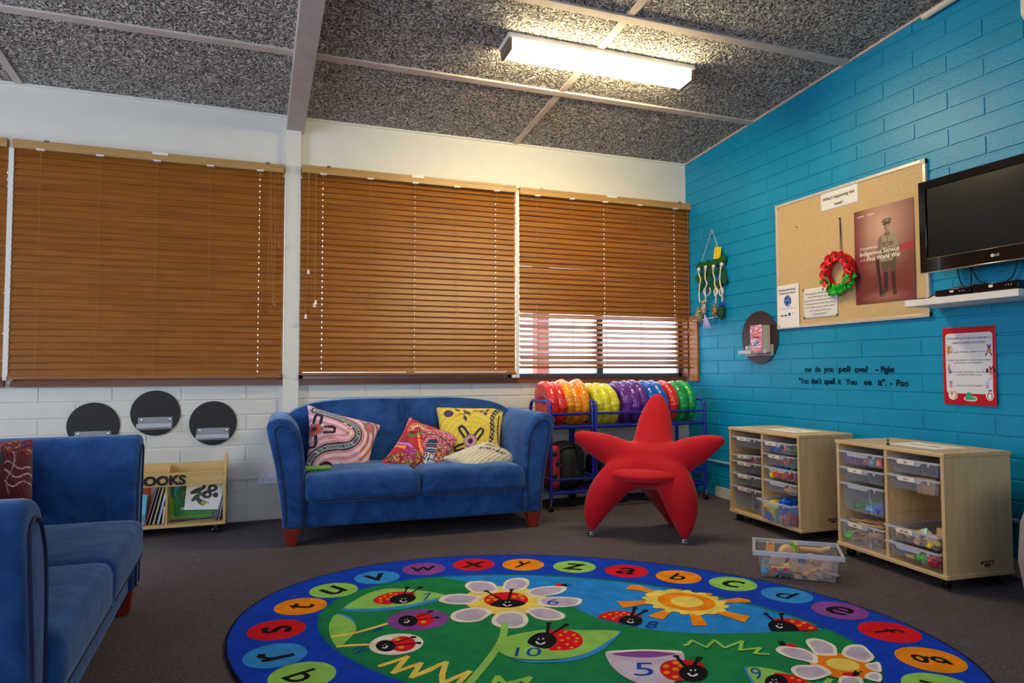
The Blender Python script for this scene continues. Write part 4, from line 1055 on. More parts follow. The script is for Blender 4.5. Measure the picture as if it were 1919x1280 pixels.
# lime zigzag
ST('lime', 'C', [(865, 868), (905, 862), (945, 822), (1075, 885), (1150, 820), (1240, 890), (1400, 828), (1378, 910), (1558, 890), (1510, 940), (1645, 948)], .013, False)
# tulip with ladybird 5
S('pale', 'C', [(182, 925), (400, 912), (600, 908), (845, 922), (880, 1010), (860, 1100), (800, 1190), (700, 1240), (560, 1240), (400, 1185), (280, 1110), (200, 1020)])
S('white', 'C', [(182, 925), (400, 908), (600, 905), (845, 920), (800, 935), (500, 920), (230, 940)])
S('purple', 'C', [(230, 942), (380, 925), (560, 920), (800, 940), (700, 965), (560, 980), (380, 972), (290, 960)])
S('red', 'C', [(658, 1090), (680, 1035), (760, 1002), (880, 1000), (1000, 1015), (1060, 1060), (1000, 1120), (880, 1180), (780, 1185), (700, 1150)])
for x, y in ((712, 1055), (800, 1025), (798, 1083), (720, 1113), (795, 1153), (850, 1050)): EL('orange', 'C', x, y, 30, 15)
EL('black', 'C', 958, 1118, 130, 74); face('C', 958, 1112, 62, .6)
ST('black', 'C', [(885, 1058), (805, 968)], .014, False); EL('black', 'C', 803, 966, 32, 10); ST('black', 'C', [(965, 1045), (1012, 982)], .014, False); EL('black', 'C', 1012, 980, 34, 10)
num('5', 'C', ((430, 1145), (620, 1145), (400, 1025)), 0, 0)
# small daisy at the right
ST('lime', 'D', [(940, 1160), (880, 1230), (800, 1330)], .02)
EL('dorange', 'D', 1080, 1020, 385, 140, .18)
petal('D', [(662, 745), (700, 712), (790, 708), (900, 740), (1000, 800), (1015, 880), (990, 902), (790, 892), (720, 830)], .74)
petal('D', [(1070, 890), (1100, 810), (1180, 778), (1300, 785), (1380, 850), (1435, 915), (1400, 960), (1320, 978), (1180, 940)], .74)
petal('D', [(328, 845), (360, 802), (450, 795), (620, 820), (740, 870), (795, 915), (785, 990), (640, 960), (450, 915)], .74)
petal('D', [(497, 1050), (560, 1012), (700, 1008), (830, 1010), (955, 1095), (860, 1150), (720, 1178), (590, 1150), (520, 1100)], .74)
petal('D', [(1330, 1000), (1400, 985), (1490, 980), (1512, 1085), (1400, 1060), (1350, 1030)], .6)
petal('D', [(1320, 1140), (1400, 1085), (1510, 1110), (1505, 1195), (1400, 1180)], .6)
petal('D', [(1030, 1190), (1060, 1140), (1170, 1128), (1280, 1150), (1310, 1230), (1200, 1290), (1060, 1290)], .7)
EL('yellow', 'D', 1082, 1003, 190, 66, .14)
S('red', 'D', [(1075, 1118), (1110, 1090), (1190, 1095), (1220, 1140)]); EL('black', 'D', 1225, 1112, 42, 24); ST('black', 'D', [(1240, 1100), (1300, 1080)], .006, False); ST('black', 'D', [(1225, 1100), (1220, 1070)], .006, False)
S('red', 'D', [(440, 775), (500, 765), (560, 790), (575, 812), (440, 795)]); EL('black', 'D', 408, 775, 36, 20); ST('black', 'D', [(395, 765), (345, 732)], .006, False); ST('black', 'D', [(405, 760), (392, 728)], .006, False)
# leaf 9
S('lblue', 'D', [(-30, 1040), (10, 1045), (80, 1160), (160, 1260), (100, 1290), (30, 1180)]); S('lime', 'D', [(0, 1045), (100, 1030), (260, 1050), (420, 1090), (620, 1160), (760, 1260), (600, 1330), (300, 1320), (120, 1240), (50, 1150)])
num('9', 'D', ((100, 1170), (210, 1160), (20, 1045)), 0, 0)
S('red', 'D', [(300, 1115), (420, 1105), (560, 1135), (680, 1195), (690, 1270), (420, 1290)]); EL('black', 'D', 330, 1200, 130, 85); face('D', 310, 1195, 60, .6)
for x, y in ((510, 1155), (590, 1180)): EL('orange', 'D', x, y, 26, 12)
# lime grass tufts at the lower edge
ST('lime', 'B', [(690, 1230), (735, 1150), (800, 1215), (900, 1195), (1025, 1160), (960, 1240)], .02, False)
ro = rb.build('pile', rug, T=Matrix.Translation((-1.157, -2.439, 0)))
# ------------------------------------------------------------------ discs with acrylic ledges
def display_disc(label, c, r, along, ledge_z, ledge_w=.20, lc=None, grp=None):
    """round black board on a wall. along 'x' = window wall, 'y' = blue wall"""
    if along == 'x': rz = 0; loc = (c[0], YB-.001, c[1])
    else: rz = -PI/2; loc = (XR-.001, c[0], c[1])
    t = thing('display_disc', label, 'display board', loc, rz, grp)
    b = MB(); n = 56; P = [(r*math.cos(2*PI*k/n), -.001, r*math.sin(2*PI*k/n)) for k in range(n)]; b.prism(P, (0, -.007, 0), M_BLACK if along == 'x' else mat('dark_brown_board', (44, 32, 34), .45)); b.build('board', t, bevel=.001)
    dz = ledge_z-c[1]; dx = 0 if lc is None else lc
    b = MB(); w = ledge_w/2
    b.box((dx-w, -.013, dz-.02), (dx+w, -.009, dz+.06), M_ACRYL); b.box((dx-w, -.075, dz-.004), (dx+w, -.009, dz), M_ACRYL); b.box((dx-w, -.079, dz-.004), (dx+w, -.075, dz+.022), M_TRAYRIM)
    l = b.build('ledge', t, bevel=.001)
    for s in (-1, 1):
        b = MB(); b.lathe([(.001, 0), (.007, 0), (.007, .004), (.001, .005)], M_CHROME, 12, T=Matrix.Translation((dx+s*(w-.018), -.013, dz+.042)) @ Matrix.Rotation(PI/2, 4, 'X')); b.build('screw', l, True)
    return t
display_disc('leftmost of the three round black boards on the white wall, half behind the sofa', (-.953, .668), .147, 'x', .575, grp='round black boards on the white wall')
display_disc('highest of the three round black boards on the white wall', (-.603, .741), .146, 'x', .655, grp='round black boards on the white wall')
display_disc('rightmost of the three round black boards on the white wall, nearest the power outlet', (-.258, .666), .146, 'x', .575, grp='round black boards on the white wall')
display_disc('round dark board on the blue wall holding a small pink book', (4.10, 1.250), .195, 'y', 1.135, .30, 0)

# ------------------------------------------------------------------ outlet and conduit
M_SW = mat('switch_white', (216, 220, 232), .35)
t = thing('power_outlet', 'white double power outlet low on the white block wall beside the sofa', 'power outlet', (.085, YB, .28))
b = MB(); b.box((-.062, -.022, -.036), (.062, -.001, .036), M_SW); b.build('plate', t, bevel=.003)
for sx in (-.03, .03):
    b = MB(); b.box((sx-.008, -.028, .012), (sx+.008, -.022, .026), M_CLIP); b.build('switch', t, bevel=.001)
    b = MB()
    for ax, az, r_ in ((-.007, -.004, .5), (.007, -.004, -.5), (0, -.017, 0)): b.box((-.0012, -.0228, -.004), (.0012, -.0222, .004), M_BLACK, T=Matrix.Translation((sx+ax, 0, az)) @ Matrix.Rotation(r_, 4, 'Y'))
    b.build('socket', t)
b = MB(); b.tube([(-3.2, YB-.014, .298), (.023, YB-.014, .288)], .010, M_WBLOCK, 10); tag(b.build('conduit', smooth=True), 'white painted conduit pipe running low along the white wall to the outlet', 'pipe')
b = MB(); b.tube([(XR-.014, 4.90, .283), (XR-.014, 0.6, .262)], .011, mat('pale_conduit', (150, 180, 196), .4), 10); tag(b.build('conduit', smooth=True), 'pale conduit pipe running low along the blue wall behind the cabinets', 'pipe')
b = MB(); b.tube([(XR-.03, y, ceil_z(y)-.035) for y in (2.70, 2.0, 1.2, .2)], .020, mat('cream_pipe', (206, 196, 186), .4), 12); tag(b.build('conduit', smooth=True), 'cream conduit pipe along the top of the blue wall', 'pipe')

# ------------------------------------------------------------------ book box
bx = thing('book_box', 'low pine book trolley lettered BOOKS, against the white wall between the sofas', 'bookshelf', (-.66, 4.70, 0))
X0, X1 = -.50, .50
for x in (X0, X1-.018):
    b = MB(); b.prism([(x, -.005, .06), (x, .235, .06), (x, .235, .44), (x, .19, .475), (x, .15, .44), (x, -.005, .36)][::-1], (.018, 0, 0), M_PINE); b.build('side_panel', bx, bevel=.003)
b = MB(); b.box((X0, 0, .055), (X1, .23, .073), M_PINE); b.build('shelf_board', bx, bevel=.002)
b = MB(); b.box((X0+.018, .215, .073), (X1-.018, .225, .30), M_WBLOCK); b.box((X0+.018, .20, .355), (X1-.018, .214, .425), M_PINE); b.build('back_board', bx, bevel=.001)
b = MB(); b.box((X0+.018, .0, .305), (X1-.018, .014, .387), M_PINE)
fb = b.build('front_board', bx, bevel=.002)
b = MB(); b.text('BOOKS', (-.008, -.0005, .318), (1, 0, 0), (0, 0, 1), .275, .056, M_BLACK, offset=.035, depth=.005); b.build('lettering', fb)
for x in (-.185, .155):
    b = MB(); b.prism([(x, .01, .073), (x, .20, .073), (x, .20, .42), (x, .08, .39), (x, .01, .33)][::-1], (.012, 0, 0), M_PINE); b.build('divider', bx, bevel=.001)
def caster(parent, x, y, h=.055, rz=0.0):
    b = MB(); T = TR(x, y, 0, rz); r = .021
    for s in (-1, 1):
        b.lathe([(.004, -.004), (r-.004, -.004), (r, -.002), (r, .005), (r-.003, .007), (.004, .007)], M_CASTER, 18, T=T @ Matrix.Translation((s*.009, 0, r+.001)) @ Matrix.Rotation(s*PI/2, 4, 'Y'))
    b.box((-.014, -.012, r), (.014, .016, r+.02), M_CASTER, T)
    b.lathe([(.001, r+.015), (.008, r+.015), (.008, h-.004), (.018, h-.003), (.018, h), (.001, h)], M_CHROME, 12, T=T)
    b.lathe([(.001, 0), (.006, 0), (.006, .003), (.001, .004)], M_CHROME, 12, T=T @ Matrix.Translation((-.017, 0, r+.001)) @ Matrix.Rotation(-PI/2, 4, 'Y'))
    return b.build('caster', parent, True)
for x in (-.44, .44):
    for y in (.03, .19): caster(bx, x, y)
def book(label, w, h, th, T, cover, paint=None, spine=None, cat_='book', grp=None, name='book'):
    """book in local axes: x width, z height, y thickness (front cover at -y)"""
    m = mat('cover_%d_%d_%d' % cover, cover, .35); t = thing(name, label, cat_, (0, 0, 0), 0, grp); t.matrix_world = T
    b = MB(); b.box((-w/2, -th/2, 0), (w/2, -th/2+.002, h), m); b.box((-w/2, th/2-.002, 0), (w/2, th/2, h), m); b.box((-w/2-.001, -th/2, 0), (-w/2+.001, th/2, h), m); b.build('cover', t)
    b = MB(); b.box((-w/2+.001, -th/2+.002, .003), (w/2-.003, th/2-.002, h-.003), M_PAPER); b.build('pages', t)
    if paint is not None:
        print_sheet('cover_art', lambda u, v: Vector((-w/2+u*w, -th/2-.0006, v*h)), 60, 80, paint, painted('glossy_cover_print', .3), t, .0004)
    return t
def art(base, items):
    def f(U, V):
        p = Paint(U*100, V*100, base)
        for it in items: getattr(p, it[0])(*it[1:])
        return p.C
    return f
rs = random.Random(5)
flower = art((236, 234, 226), [('ell', 30, 45, 20, 7, (40, 74, 50), .9), ('ell', 30, 66, 22, 8, (34, 56, 44), .5), ('ell', 48, 55, 20, 5, (80, 104, 84), .2), ('ell', 40, 28, 18, 7, (40, 70, 50), -.9), ('ell', 70, 74, 14, 13, (30, 26, 50)), ('ell', 70, 74, 5, 5, (236, 230, 226)),
   ('ell', 57, 52, 14, 14, (32, 28, 56)), ('ell', 57, 52, 5, 5, (236, 230, 226)), ('ell', 80, 50, 8, 9, (44, 34, 80)), ('ell', 47, 80, 5, 7, (40, 34, 60)), ('ell', 50, 24, 8, 8, (186, 180, 60)), ('line', [(50, 80), (57, 60), (44, 30), (64, 22)], 2, (40, 34, 60)), ('rect', 90, 6, 96, 12, (60, 60, 60)), ('line', [(94, 40), (94, 90)], 1.4, (90, 90, 90))])
greenart = art((38, 150, 60), [('rect', 0, 55, 100, 101, (60, 150, 214)), ('ell', 30, 62, 26, 20, (24, 128, 56)), ('ell', 60, 72, 26, 22, (30, 104, 60)), ('ell', 80, 20, 12, 12, (206, 60, 50)), ('ell', 80, 20, 8, 8, (240, 220, 210)), ('rect', 14, 16, 44, 22, (226, 230, 220)), ('ell', 20, 58, 3, 10, (176, 130, 80))])
limeart = art((150, 196, 40), [('ell', 30, 70, 24, 24, (40, 140, 90)), ('ell', 55, 72, 30, 20, (90, 170, 60)), ('rect', 8, 6, 80, 10, (220, 230, 120)), ('rect', 0, 86, 100, 101, (110, 150, 200))])
purpart = art((120, 130, 206), [('rect', 40, 0, 101, 101, (60, 160, 110)), ('ell', 30, 40, 20, 26, (44, 70, 130)), ('rect', 55, 6, 85, 12, (214, 230, 210))])
blueart = art((150, 160, 220), [('rect', 62, 8, 88, 26, (236, 236, 236)), ('rect', 64, 12, 86, 24, (50, 50, 60)), ('rect', 66, 12, 68, 24, (236, 236, 236)), ('rect', 72, 12, 74, 24, (236, 236, 236)), ('rect', 79, 12, 80, 24, (236, 236, 236)), ('ell', 30, 70, 24, 20, (100, 120, 200))])
skyart = art((60, 176, 210), [('rect', 0, 40, 60, 70, (96, 170, 90)), ('rect', 4, 46, 54, 64, (226, 226, 226)), ('line', [(12, 50), (12, 60), (22, 50), (22, 60)], 3, (20, 20, 20)), ('line', [(30, 60), (30, 50), (42, 50), (42, 60)], 3, (20, 20, 20)), ('rect', 0, 0, 100, 34, (56, 110, 150)), ('ell', 60, 30, 26, 14, (110, 190, 60))])
BL_ = Vector((-.66, 4.70, 0))
def bk(x, y, z, lean, w, h, th, label, cover, paint, rz=0, roll=0):
    T = TR(-.66+x, 4.70+y, z, rz) @ Matrix.Rotation(lean, 4, 'X') @ Matrix.Rotation(roll, 4, 'Y'); return book(label, w, h, th, T, cover, paint, grp='picture books in the book trolley')
bk(.345, .155, .074, R(-14), .25, .275, .010, 'thin blue picture book with a barcode, farthest back in the right bay', (120, 140, 210), blueart)
bk(.285, .130, .075, R(-15), .27, .26, .011, 'purple and green picture book behind the lime green one', (96, 110, 190), purpart, 0, R(-2))
bk(.29, .108, .090, R(-16), .255, .25, .010, 'lime green picture book with trees on its cover', (150, 196, 40), limeart, 0, R(-4))
bk(.325, .084, .112, R(-17), .25, .235, .010, 'bright green and blue picture book just behind the white flower book', (38, 150, 60), greenart, 0, R(-3))
bk(.365, .060, .142, R(-17), .215, .180, .012, 'white book with dark flowers on its cover, front of the right bay', (226, 224, 218), flower, 0, R(3))
bk(.27, .178, .074, R(-6), .30, .12, .008, 'thin orange picture book low at the back of the right bay', (226, 120, 70), None)
for i, (x, lean, th, h, c, lab) in enumerate(((.455, 12, .008, .215, (120, 124, 140), 'grey thin book leaning by the right end panel of the book trolley'), (.438, 14, .008, .205, (60, 66, 90), 'dark slate thin book leaning near the right end panel of the book trolley'),
        (.065, 14, .010, .235, (40, 44, 50), 'black spined thin book leaning in the left bay'), (.045, 15, .008, .24, (150, 60, 40), 'rust red thin book leaning in the left bay'), (.088, 13, .010, .23, (190, 176, 60), 'olive yellow thin book leaning in the left bay'),
        (.112, 12, .014, .20, (70, 110, 200), 'blue spined book leaning in the left bay'), (.140, 4, .012, .11, (196, 156, 96), 'short tan book standing beside the divider'))):
    T = TR(-.66+x, 4.735, .074, R(-90)) @ Matrix.Rotation(R(-lean), 4, 'X') @ Matrix.Translation((-.08, 0, 0)); book(lab, .15, h, th, T, c, grp='picture books in the book trolley')
bk(-.02, .045, .075, R(-14), .13, .185, .02, 'sky blue picture book leaning behind the sofa corner', (60, 176, 210), skyart, R(-12))
bk(-.01, .105, .075, R(-8), .14, .215, .02, 'orange topped book behind the sky blue picture book', (196, 92, 44), None)

# ------------------------------------------------------------------ cushion trolleys
M_TUBE = mat('royal_blue_tube', (20, 34, 150), .3, coat=.3)
def trolley(label, x0, x1, yf=4.55, yb=4.93):
    t = thing('cushion_trolley', label, 'trolley', (x0, yf, 0), 0, 'blue tube trolleys'); w = x1-x0; d = yb-yf; r = .0125
    def frame(x):
        b = MB(); top = .785; k = .06
        P = [(x, 0, .075), (x, 0, top-k)]+[(x, k-k*math.cos(a), top-k+k*math.sin(a)) for a in np.linspace(.2, PI/2, 6)]+[(x, d-k+k*math.sin(a), top-k+k*math.cos(a)) for a in np.linspace(0, PI/2-.2, 6)]+[(x, d, top-k), (x, d, .075)]
        b.tube(P, r, M_TUBE, 10); e = b.build('end_frame', t, True)
        for z in (.60, .235, .135): b = MB(); b.tube([(x, 0, z), (x, d, z)], .0085, M_TUBE, 8); b.build('rung', e, True)
    frame(0); frame(w)
    for z, rr in ((.695, .0095), (.600, .0125), (.223, .009), (.128, .009)):
        for y in (0, d): b = MB(); b.tube([(0, y, z), (w, y, z)], rr, M_TUBE, 8); b.build('rail', t, True)
    for y in (.10, .19, .28): b = MB(); b.tube([(0, y, .585), (w, y, .585)], .0075, M_TUBE, 8); b.build('support_bar', t, True)
    b = MB()
    for y in np.linspace(.04, d-.04, 6): b.tube([(0, y, .128), (w, y, .128)], .004, M_TUBE, 6)
    b.build('lower_shelf', t, True)
    for x in (0, w):
        for y in (0, d):
            c = caster(t, x, y, .078)
    return t
trolley('blue tube trolley with red and orange cushions, nearest the sofa', 1.995, 2.332)
trolley('blue tube trolley holding the yellow to green cushions, in the room corner', 2.358, 3.315)
VIN = {'red': ((214, 34, 36), (226, 52, 40)), 'orange': ((240, 140, 16), (248, 164, 30)), 'yellow': ((214, 206, 30), (230, 222, 60)), 'purple': ((92, 36, 140), (110, 54, 158)), 'blue': ((14, 84, 190), (26, 110, 214)), 'green': ((16, 146, 62), (30, 170, 80))}
def vinyl(k): return mat('vinyl_'+k, VIN[k][0], .28, var=VIN[k][1], scale=9, bump=.8, bscale=22, coat=.35, spec=.6)
def disc_mesh(col, sd):
    rr = random.Random(sd); b = MB(); Rr = .165+rr.uniform(-.006, .006); th = .040+rr.uniform(-.003, .005); ph = rr.uniform(0, 6)
    prof = [(.001, -.016)]+[(Rr*.18, -.020), (Rr*.45, -.034)]+[(Rr-th*.95+th*math.cos(a), th*math.sin(a)) for a in np.linspace(-PI*.5, PI*.5, 9)]+[(Rr*.45, .034), (Rr*.18, .020), (.001, .016)]
    def mod(a, r, z):
        k = (abs(math.sin(a*4+ph+.5*math.sin(a*3)))**.35); f = .978+.022*k; n = math.sin(a*11+ph*2)*.0018*(r/Rr)+math.sin(a*29+ph)*.0012*(r/Rr)
        return r*f+n, z*(.88+.13*k)*(1 if r > .02 else .9)+math.sin(a*3+ph)*.004*(r/Rr)
    b.lathe(prof, vinyl(col), 112, mod=mod)
    b.lathe([(.001, .026), (.010, .024), (.012, .018)], vinyl(col), 12); b.lathe([(.012, -.018), (.010, -.024), (.001, -.026)], vinyl(col), 12)
    return b
seq = [('red', 2.032, 6, 'leftmost red vinyl floor cushion, at the sofa end of the first trolley'), ('red', 2.098, 8, 'second red vinyl floor cushion, pressed against the orange ones'),
       ('orange', 2.160, 6, 'first orange vinyl floor cushion, touching the red ones'), ('orange', 2.222, 7, 'middle orange vinyl floor cushion of three'), ('orange', 2.288, 4, 'last orange vinyl floor cushion, beside the joined trolley posts'),
       ('yellow', 2.402, 9, 'leftmost yellow vinyl floor cushion, beside the joined trolley posts'), ('yellow', 2.468, 9, 'middle yellow vinyl floor cushion of three'), ('yellow', 2.534, 9, 'rightmost yellow vinyl floor cushion, touching the purple ones'),
       ('purple', 2.640, 10, 'leftmost purple vinyl floor cushion, touching the yellow ones'), ('purple', 2.712, 9, 'middle purple vinyl floor cushion of three'), ('purple', 2.782, 9, 'rightmost purple vinyl floor cushion, touching the blue ones'),
       ('blue', 2.868, 8, 'left blue vinyl floor cushion, mostly behind the starfish chair top'), ('blue', 2.962, 10, 'right blue vinyl floor cushion, beside the red one'),
       ('red', 3.060, 9, 'single red vinyl floor cushion between the blue and green ones'), ('green', 3.140, 7, 'left green vinyl floor cushion of the pair'), ('green', 3.222, 6, 'right green vinyl floor cushion, last before the blue wall')]
for i, (c, x, tilt, lab) in enumerate(seq):
    b = disc_mesh(c, i+11)
    o = b.build('floor_cushion', smooth=True, angle=180)
    hgt = {0: .005, 2: .02, 4: .012, 10: .015}.get(i, 0.0)-(.010 if c == 'yellow' else 0)
    o.matrix_world = TR(x+.012, 4.735+random.uniform(-.008, .008), .594+.168+hgt, 0) @ Matrix.Rotation(PI/2-R(tilt), 4, 'Y') @ Matrix.Rotation(random.uniform(0, 6), 4, 'Z')
    tag(o, lab, 'cushion', 'vinyl floor cushions on the trolleys')
# bags below
M_BAG = mat('black_nylon', (16, 17, 22), .6, bump=.3, bscale=40)
def bag(label, c, h, name='duffel_bag', strap=True):
    t = thing(name, label, 'bag', (c[0], c[1], c[2]-h[2]), 0)
    b = MB(); b.rbox((0, 0, h[2]), h, min(h)*.7, M_BAG, 14, (.05, .05, .1), wob=.006); b.build('body', t, True, 180)
    if strap:
        b = MB(); b.tube([(-h[0]*.3, -h[1]*.98, h[2]*1.1), (-h[0]*.25, -h[1]*1.08, h[2]*1.7), (0, -h[1]*.9, h[2]*2.1), (h[0]*.25, -h[1]*1.08, h[2]*1.7), (h[0]*.3, -h[1]*.98, h[2]*1.1)], .008, M_CASTER, 6); b.build('strap', t, True)
        b = MB(); b.box((h[0]*.1, -h[1]*1.06-.004, h[2]*.75), (h[0]*.1+.006, -h[1]*1.0, h[2]*.86), M_CHROME); b.build('buckle', t)
    return t
bag('black bag lying on the lower shelf of the first cushion trolley', (2.195, 4.74, .30), (.11, .15, .162))
bag('black bag on the lower shelf of the corner trolley, left half', (2.56, 4.74, .27), (.15, .15, .135))
bag('dark bag on the lower shelf of the corner trolley, behind the starfish chair', (2.90, 4.74, .25), (.15, .15, .115))
lb = thing('ladybird_bag', 'red and black spotted ladybird bag beside the sofa in the trolley', 'bag', (2.045, 4.72, .138), 0)
b = MB(); b.rbox((0, 0, .17), (.045, .15, .165), .042, mat('ladybird_red', (150, 20, 26), .55), 14, (.3, 0, 0)); b.build('shell', lb, True, 180)
for (y, z) in ((-.09, .25), (-.07, .12), (.03, .21), (.06, .1), (-.11, .17)):
    b = MB(); b.ball((.045+.008*(1 if abs(y) < .08 else 0), y, z), (.012, .028, .030), M_BLACK); b.build('spot', lb, True)
for (x, z) in ((-.01, .27), (.012, .20), (-.008, .11)):
    b = MB(); b.ball((x, -.146, z), (.020, .009, .022), M_BLACK); b.build('spot', lb, True)
gb = MB(); gb.lathe([(.001, 0), (.03, 0), (.035, .03), (.035, .09), (.028, .11), (.001, .115)], mat('bright_green_toy', (22, 130, 50), .4), 20, T=Matrix.Translation((3.20, 4.62, .133))); tag(gb.build('plastic_cup', smooth=True), 'green plastic cup on the lower shelf at the corner end of the trolley', 'cup')
# ------------------------------------------------------------------ tray cabinets
CW, CDp, ZB_, ZT_ = .690, .402, .053, .624
M_SLOT = wood('birch_edge', (196, 158, 106), (214, 178, 126), .45, axis='Z')
M_DARKLOGO = mat('burnt_brown_print', (70, 34, 20), .6)
def tray(parent, x0, x1, z, depth, out=0.0, tilt=0.0, label=True, seedv=0, txt=None):
    """clear pull-out tray; its rim sits at height z; out = how far it is pulled out"""
    t = TR((x0+x1)/2, -out+.004, z) @ Matrix.Rotation(tilt, 4, 'Y')
    w = (x1-x0)/2; L_ = .365; d = depth; b = MB(); tk = .0022
    def ring_(zz, ins): return [(-w+ins, ins*.8, zz), (w-ins, ins*.8, zz), (w-ins, L_-ins*.5, zz), (-w+ins, L_-ins*.5, zz)]
    top, bot = ring_(-.006, .010), ring_(-d, .024)
    ti, bi = [(x*(1-tk/w), y+(tk if y < .1 else -tk), zz) for x, y, zz in top], [(x*(1-tk/w), y+(tk if y < .1 else -tk), zz+tk) for x, y, zz in bot]
    vs = top+bot+ti+bi; fs = []
    for i in range(4):
        j = (i+1) % 4; fs += [(i, j, 4+j, 4+i)[::-1], (8+i, 8+j, 12+j, 12+i), (i, 8+i, 8+j, j)]
    fs += [(7, 6, 5, 4), (12, 13, 14, 15)]
    b.add(vs, fs, M_TRAY)
    # moulded vertical ribs on the front
    for xr in ((.30,) if depth < .1 else (.30, .34)):
        b.add([(w*xr, .007, -.008), (w*xr+.004, .007, -.008), (w*xr+.010, .018, -d), (w*xr+.006, .018, -d)], [(0, 1, 2, 3)], M_TRAYRIM)
    o = b.build('tray', parent, T=t)
    b = MB(); e = .012
    for a_, c_ in (((-w, -.004, -.009), (w, e, 0)), ((-w, L_-e, -.009), (w, L_, 0)), ((-w, e, -.009), (-w+e, L_-e, 0)), ((w-e, e, -.009), (w, L_-e, 0))): b.box(a_, c_, M_TRAYRIM)
    b.prism([(-w*.62, -.003, -.009), (-w*.52, -.003, -.026), (w*.30, -.003, -.026), (w*.40, -.003, -.009)][::-1], (0, .004, 0), M_TRAYRIM)
    b.box((w*.60, -.004, -.022), (w*.68, .001, -.009), M_TRAYRIM)
    b.build('rim', o, T=t, bevel=.0008)
    if label:
        b = MB(); b.box((-w*.50, -.0062, -.023), (w*.12, -.0042, -.003), mat('cream_label', (226, 214, 200), .6)); l = b.build('name_tag', o, T=t)
        if txt: b = MB(); n_ = len(txt); x_ = -w*.19-n_*.0018; [b.box((x_+k*.0036, -.0066, -.0165), (x_+k*.0036+.0024, -.0063, -.0165+(.0055 if (k*7+n_) % 3 else .0075)), M_BLACK) for k in range(n_) if txt[k] != ' ']; b.build('lettering', o, T=t)
    return o
def cabinet(label, loc, th, left, right):
    t = thing('tray_cabinet', label, 'cabinet', loc, th, 'low birch tray cabinets on castors'); ps = .018; iz0, iz1 = ZB_+.022, ZT_-.020
    for x in (0.006, CW-.006-ps): b = MB(); b.box((x, .004, ZB_+.02), (x+ps, CDp-.004, ZT_-.02), M_BIRCH); b.build('side_panel', t, bevel=.001)
    b = MB(); b.box((0, 0, ZT_-.02), (CW, CDp, ZT_), M_BIRCHX); tp = b.build('top_panel', t, bevel=.003)
    b = MB(); b.box((0, 0, ZB_), (CW, CDp, ZB_+.02), M_BIRCHX); b.build('bottom_panel', t, bevel=.003)
    b = MB(); b.box((CW/2-ps/2, .006, ZB_+.02), (CW/2+ps/2, CDp-.02, ZT_-.02), M_BIRCH); b.build('divider', t, bevel=.001)
    b = MB(); b.box((.02, CDp-.016, ZB_+.02), (CW-.02, CDp-.006, ZT_-.02), M_BIRCH); b.build('back_panel', t)
    cols = ((.006+ps, CW/2-ps/2), (CW/2+ps/2, CW-.006-ps))
    for k in range(6):
        z = .545-.0815*k
        for (x0, x1) in cols:
            for x in (x0, x1-.008): b = MB(); b.box((x, .03, z-.012), (x+.008, CDp-.03, z), M_SLOT); b.build('runner', t, bevel=.001)
    for (x0, x1), rows in zip(cols, (left, right)):
        for (z, d, out, tilt, lab) in rows: tray(t, x0+.003, x1-.003, z, d, out, tilt, lab is not None, txt=lab if isinstance(lab, str) and lab else None)
    for x in (.05, CW-.05):
        for y in (.05, CDp-.05): caster(t, x, y, ZB_+.001)
    return t, tp
def logo(cab, big):
    """small dark burnt-in mark: a row of letter-like strokes over an oval"""
    b = MB(); y = CDp*.60; X = CW-.0052
    def st(y0, z0, y1, z1, w=.0026): b.tube([(X, y+y0, z0), (X, y+y1, z1)], [w, w], M_DARKLOGO, 6, T=Matrix.Translation((X, 0, 0)) @ Matrix.Diagonal((.12, 1, 1, 1)) @ Matrix.Translation((-X, 0, 0)))
    st(-.036, .110, -.036, .124); st(-.036, .124, -.028, .110); st(-.028, .110, -.028, .124)
    for k in range(5): st(-.021+k*.010, .115, -.021+k*.010, .123); st(-.021+k*.010, .123, -.016+k*.010, .119 if k % 2 else .123)
    st(.029, .124, .037, .124); st(.037, .124, .029, .111); st(.029, .111, .039, .111)
    b.tube([(X, y+.020*math.cos(q), .105+.0045*math.sin(q)) for q in np.linspace(0, 2*PI, 18)[:-1]], .0022, M_DARKLOGO, 6, closed=True, T=Matrix.Translation((X, 0, 0)) @ Matrix.Diagonal((.12, 1, 1, 1)) @ Matrix.Translation((-X, 0, 0)))
    st(-.013, .105, .013, .105, .002)
    b.build('maker_mark', cab)
T1 = TR(3.032, 3.902, 0, -1.617); T2 = TR(2.998, 2.945, 0, -1.660)
c1, tp1 = cabinet('low birch tray cabinet nearer the starfish chair, with the coloured blocks tray', (3.032, 3.902, 0), -1.617,
    [(.567, .068, .0, 0, 'Farm Animals'), (.452, .068, .0, R(-3.2), 'Dominoes'), (.405, .068, 0, 0, 'Peg Boards'), (.322, .068, 0, 0, 'Bead Set'), (.237, .145, 0, 0, 'Cars')],
    [(.569, .068, .035, 0, 'Alphabet'), (.490, .068, .012, 0, 'Shapes'), (.407, .068, .004, 0, None), (.325, .068, .004, 0, None), (.207, .130, .055, 0, None)])
c2, tp2 = cabinet('low birch tray cabinet nearer the right edge, with the clear tub standing by it', (2.998, 2.945, 0), -1.660,
    [(.571, .068, .004, 0, None), (.485, .068, .004, 0, 'Trains'), (.401, .145, .004, 0, None), (.200, .130, .012, 0, 'Puzzles')],
    [(.573, .068, .004, 0, 'Trucks'), (.492, .068, .004, 0, 'Tool Set'), (.243, .068, .022, 0, 'Sand & Shells'), (.165, .068, .020, 0, None)])
logo(c1, 0); logo(c2, 0)
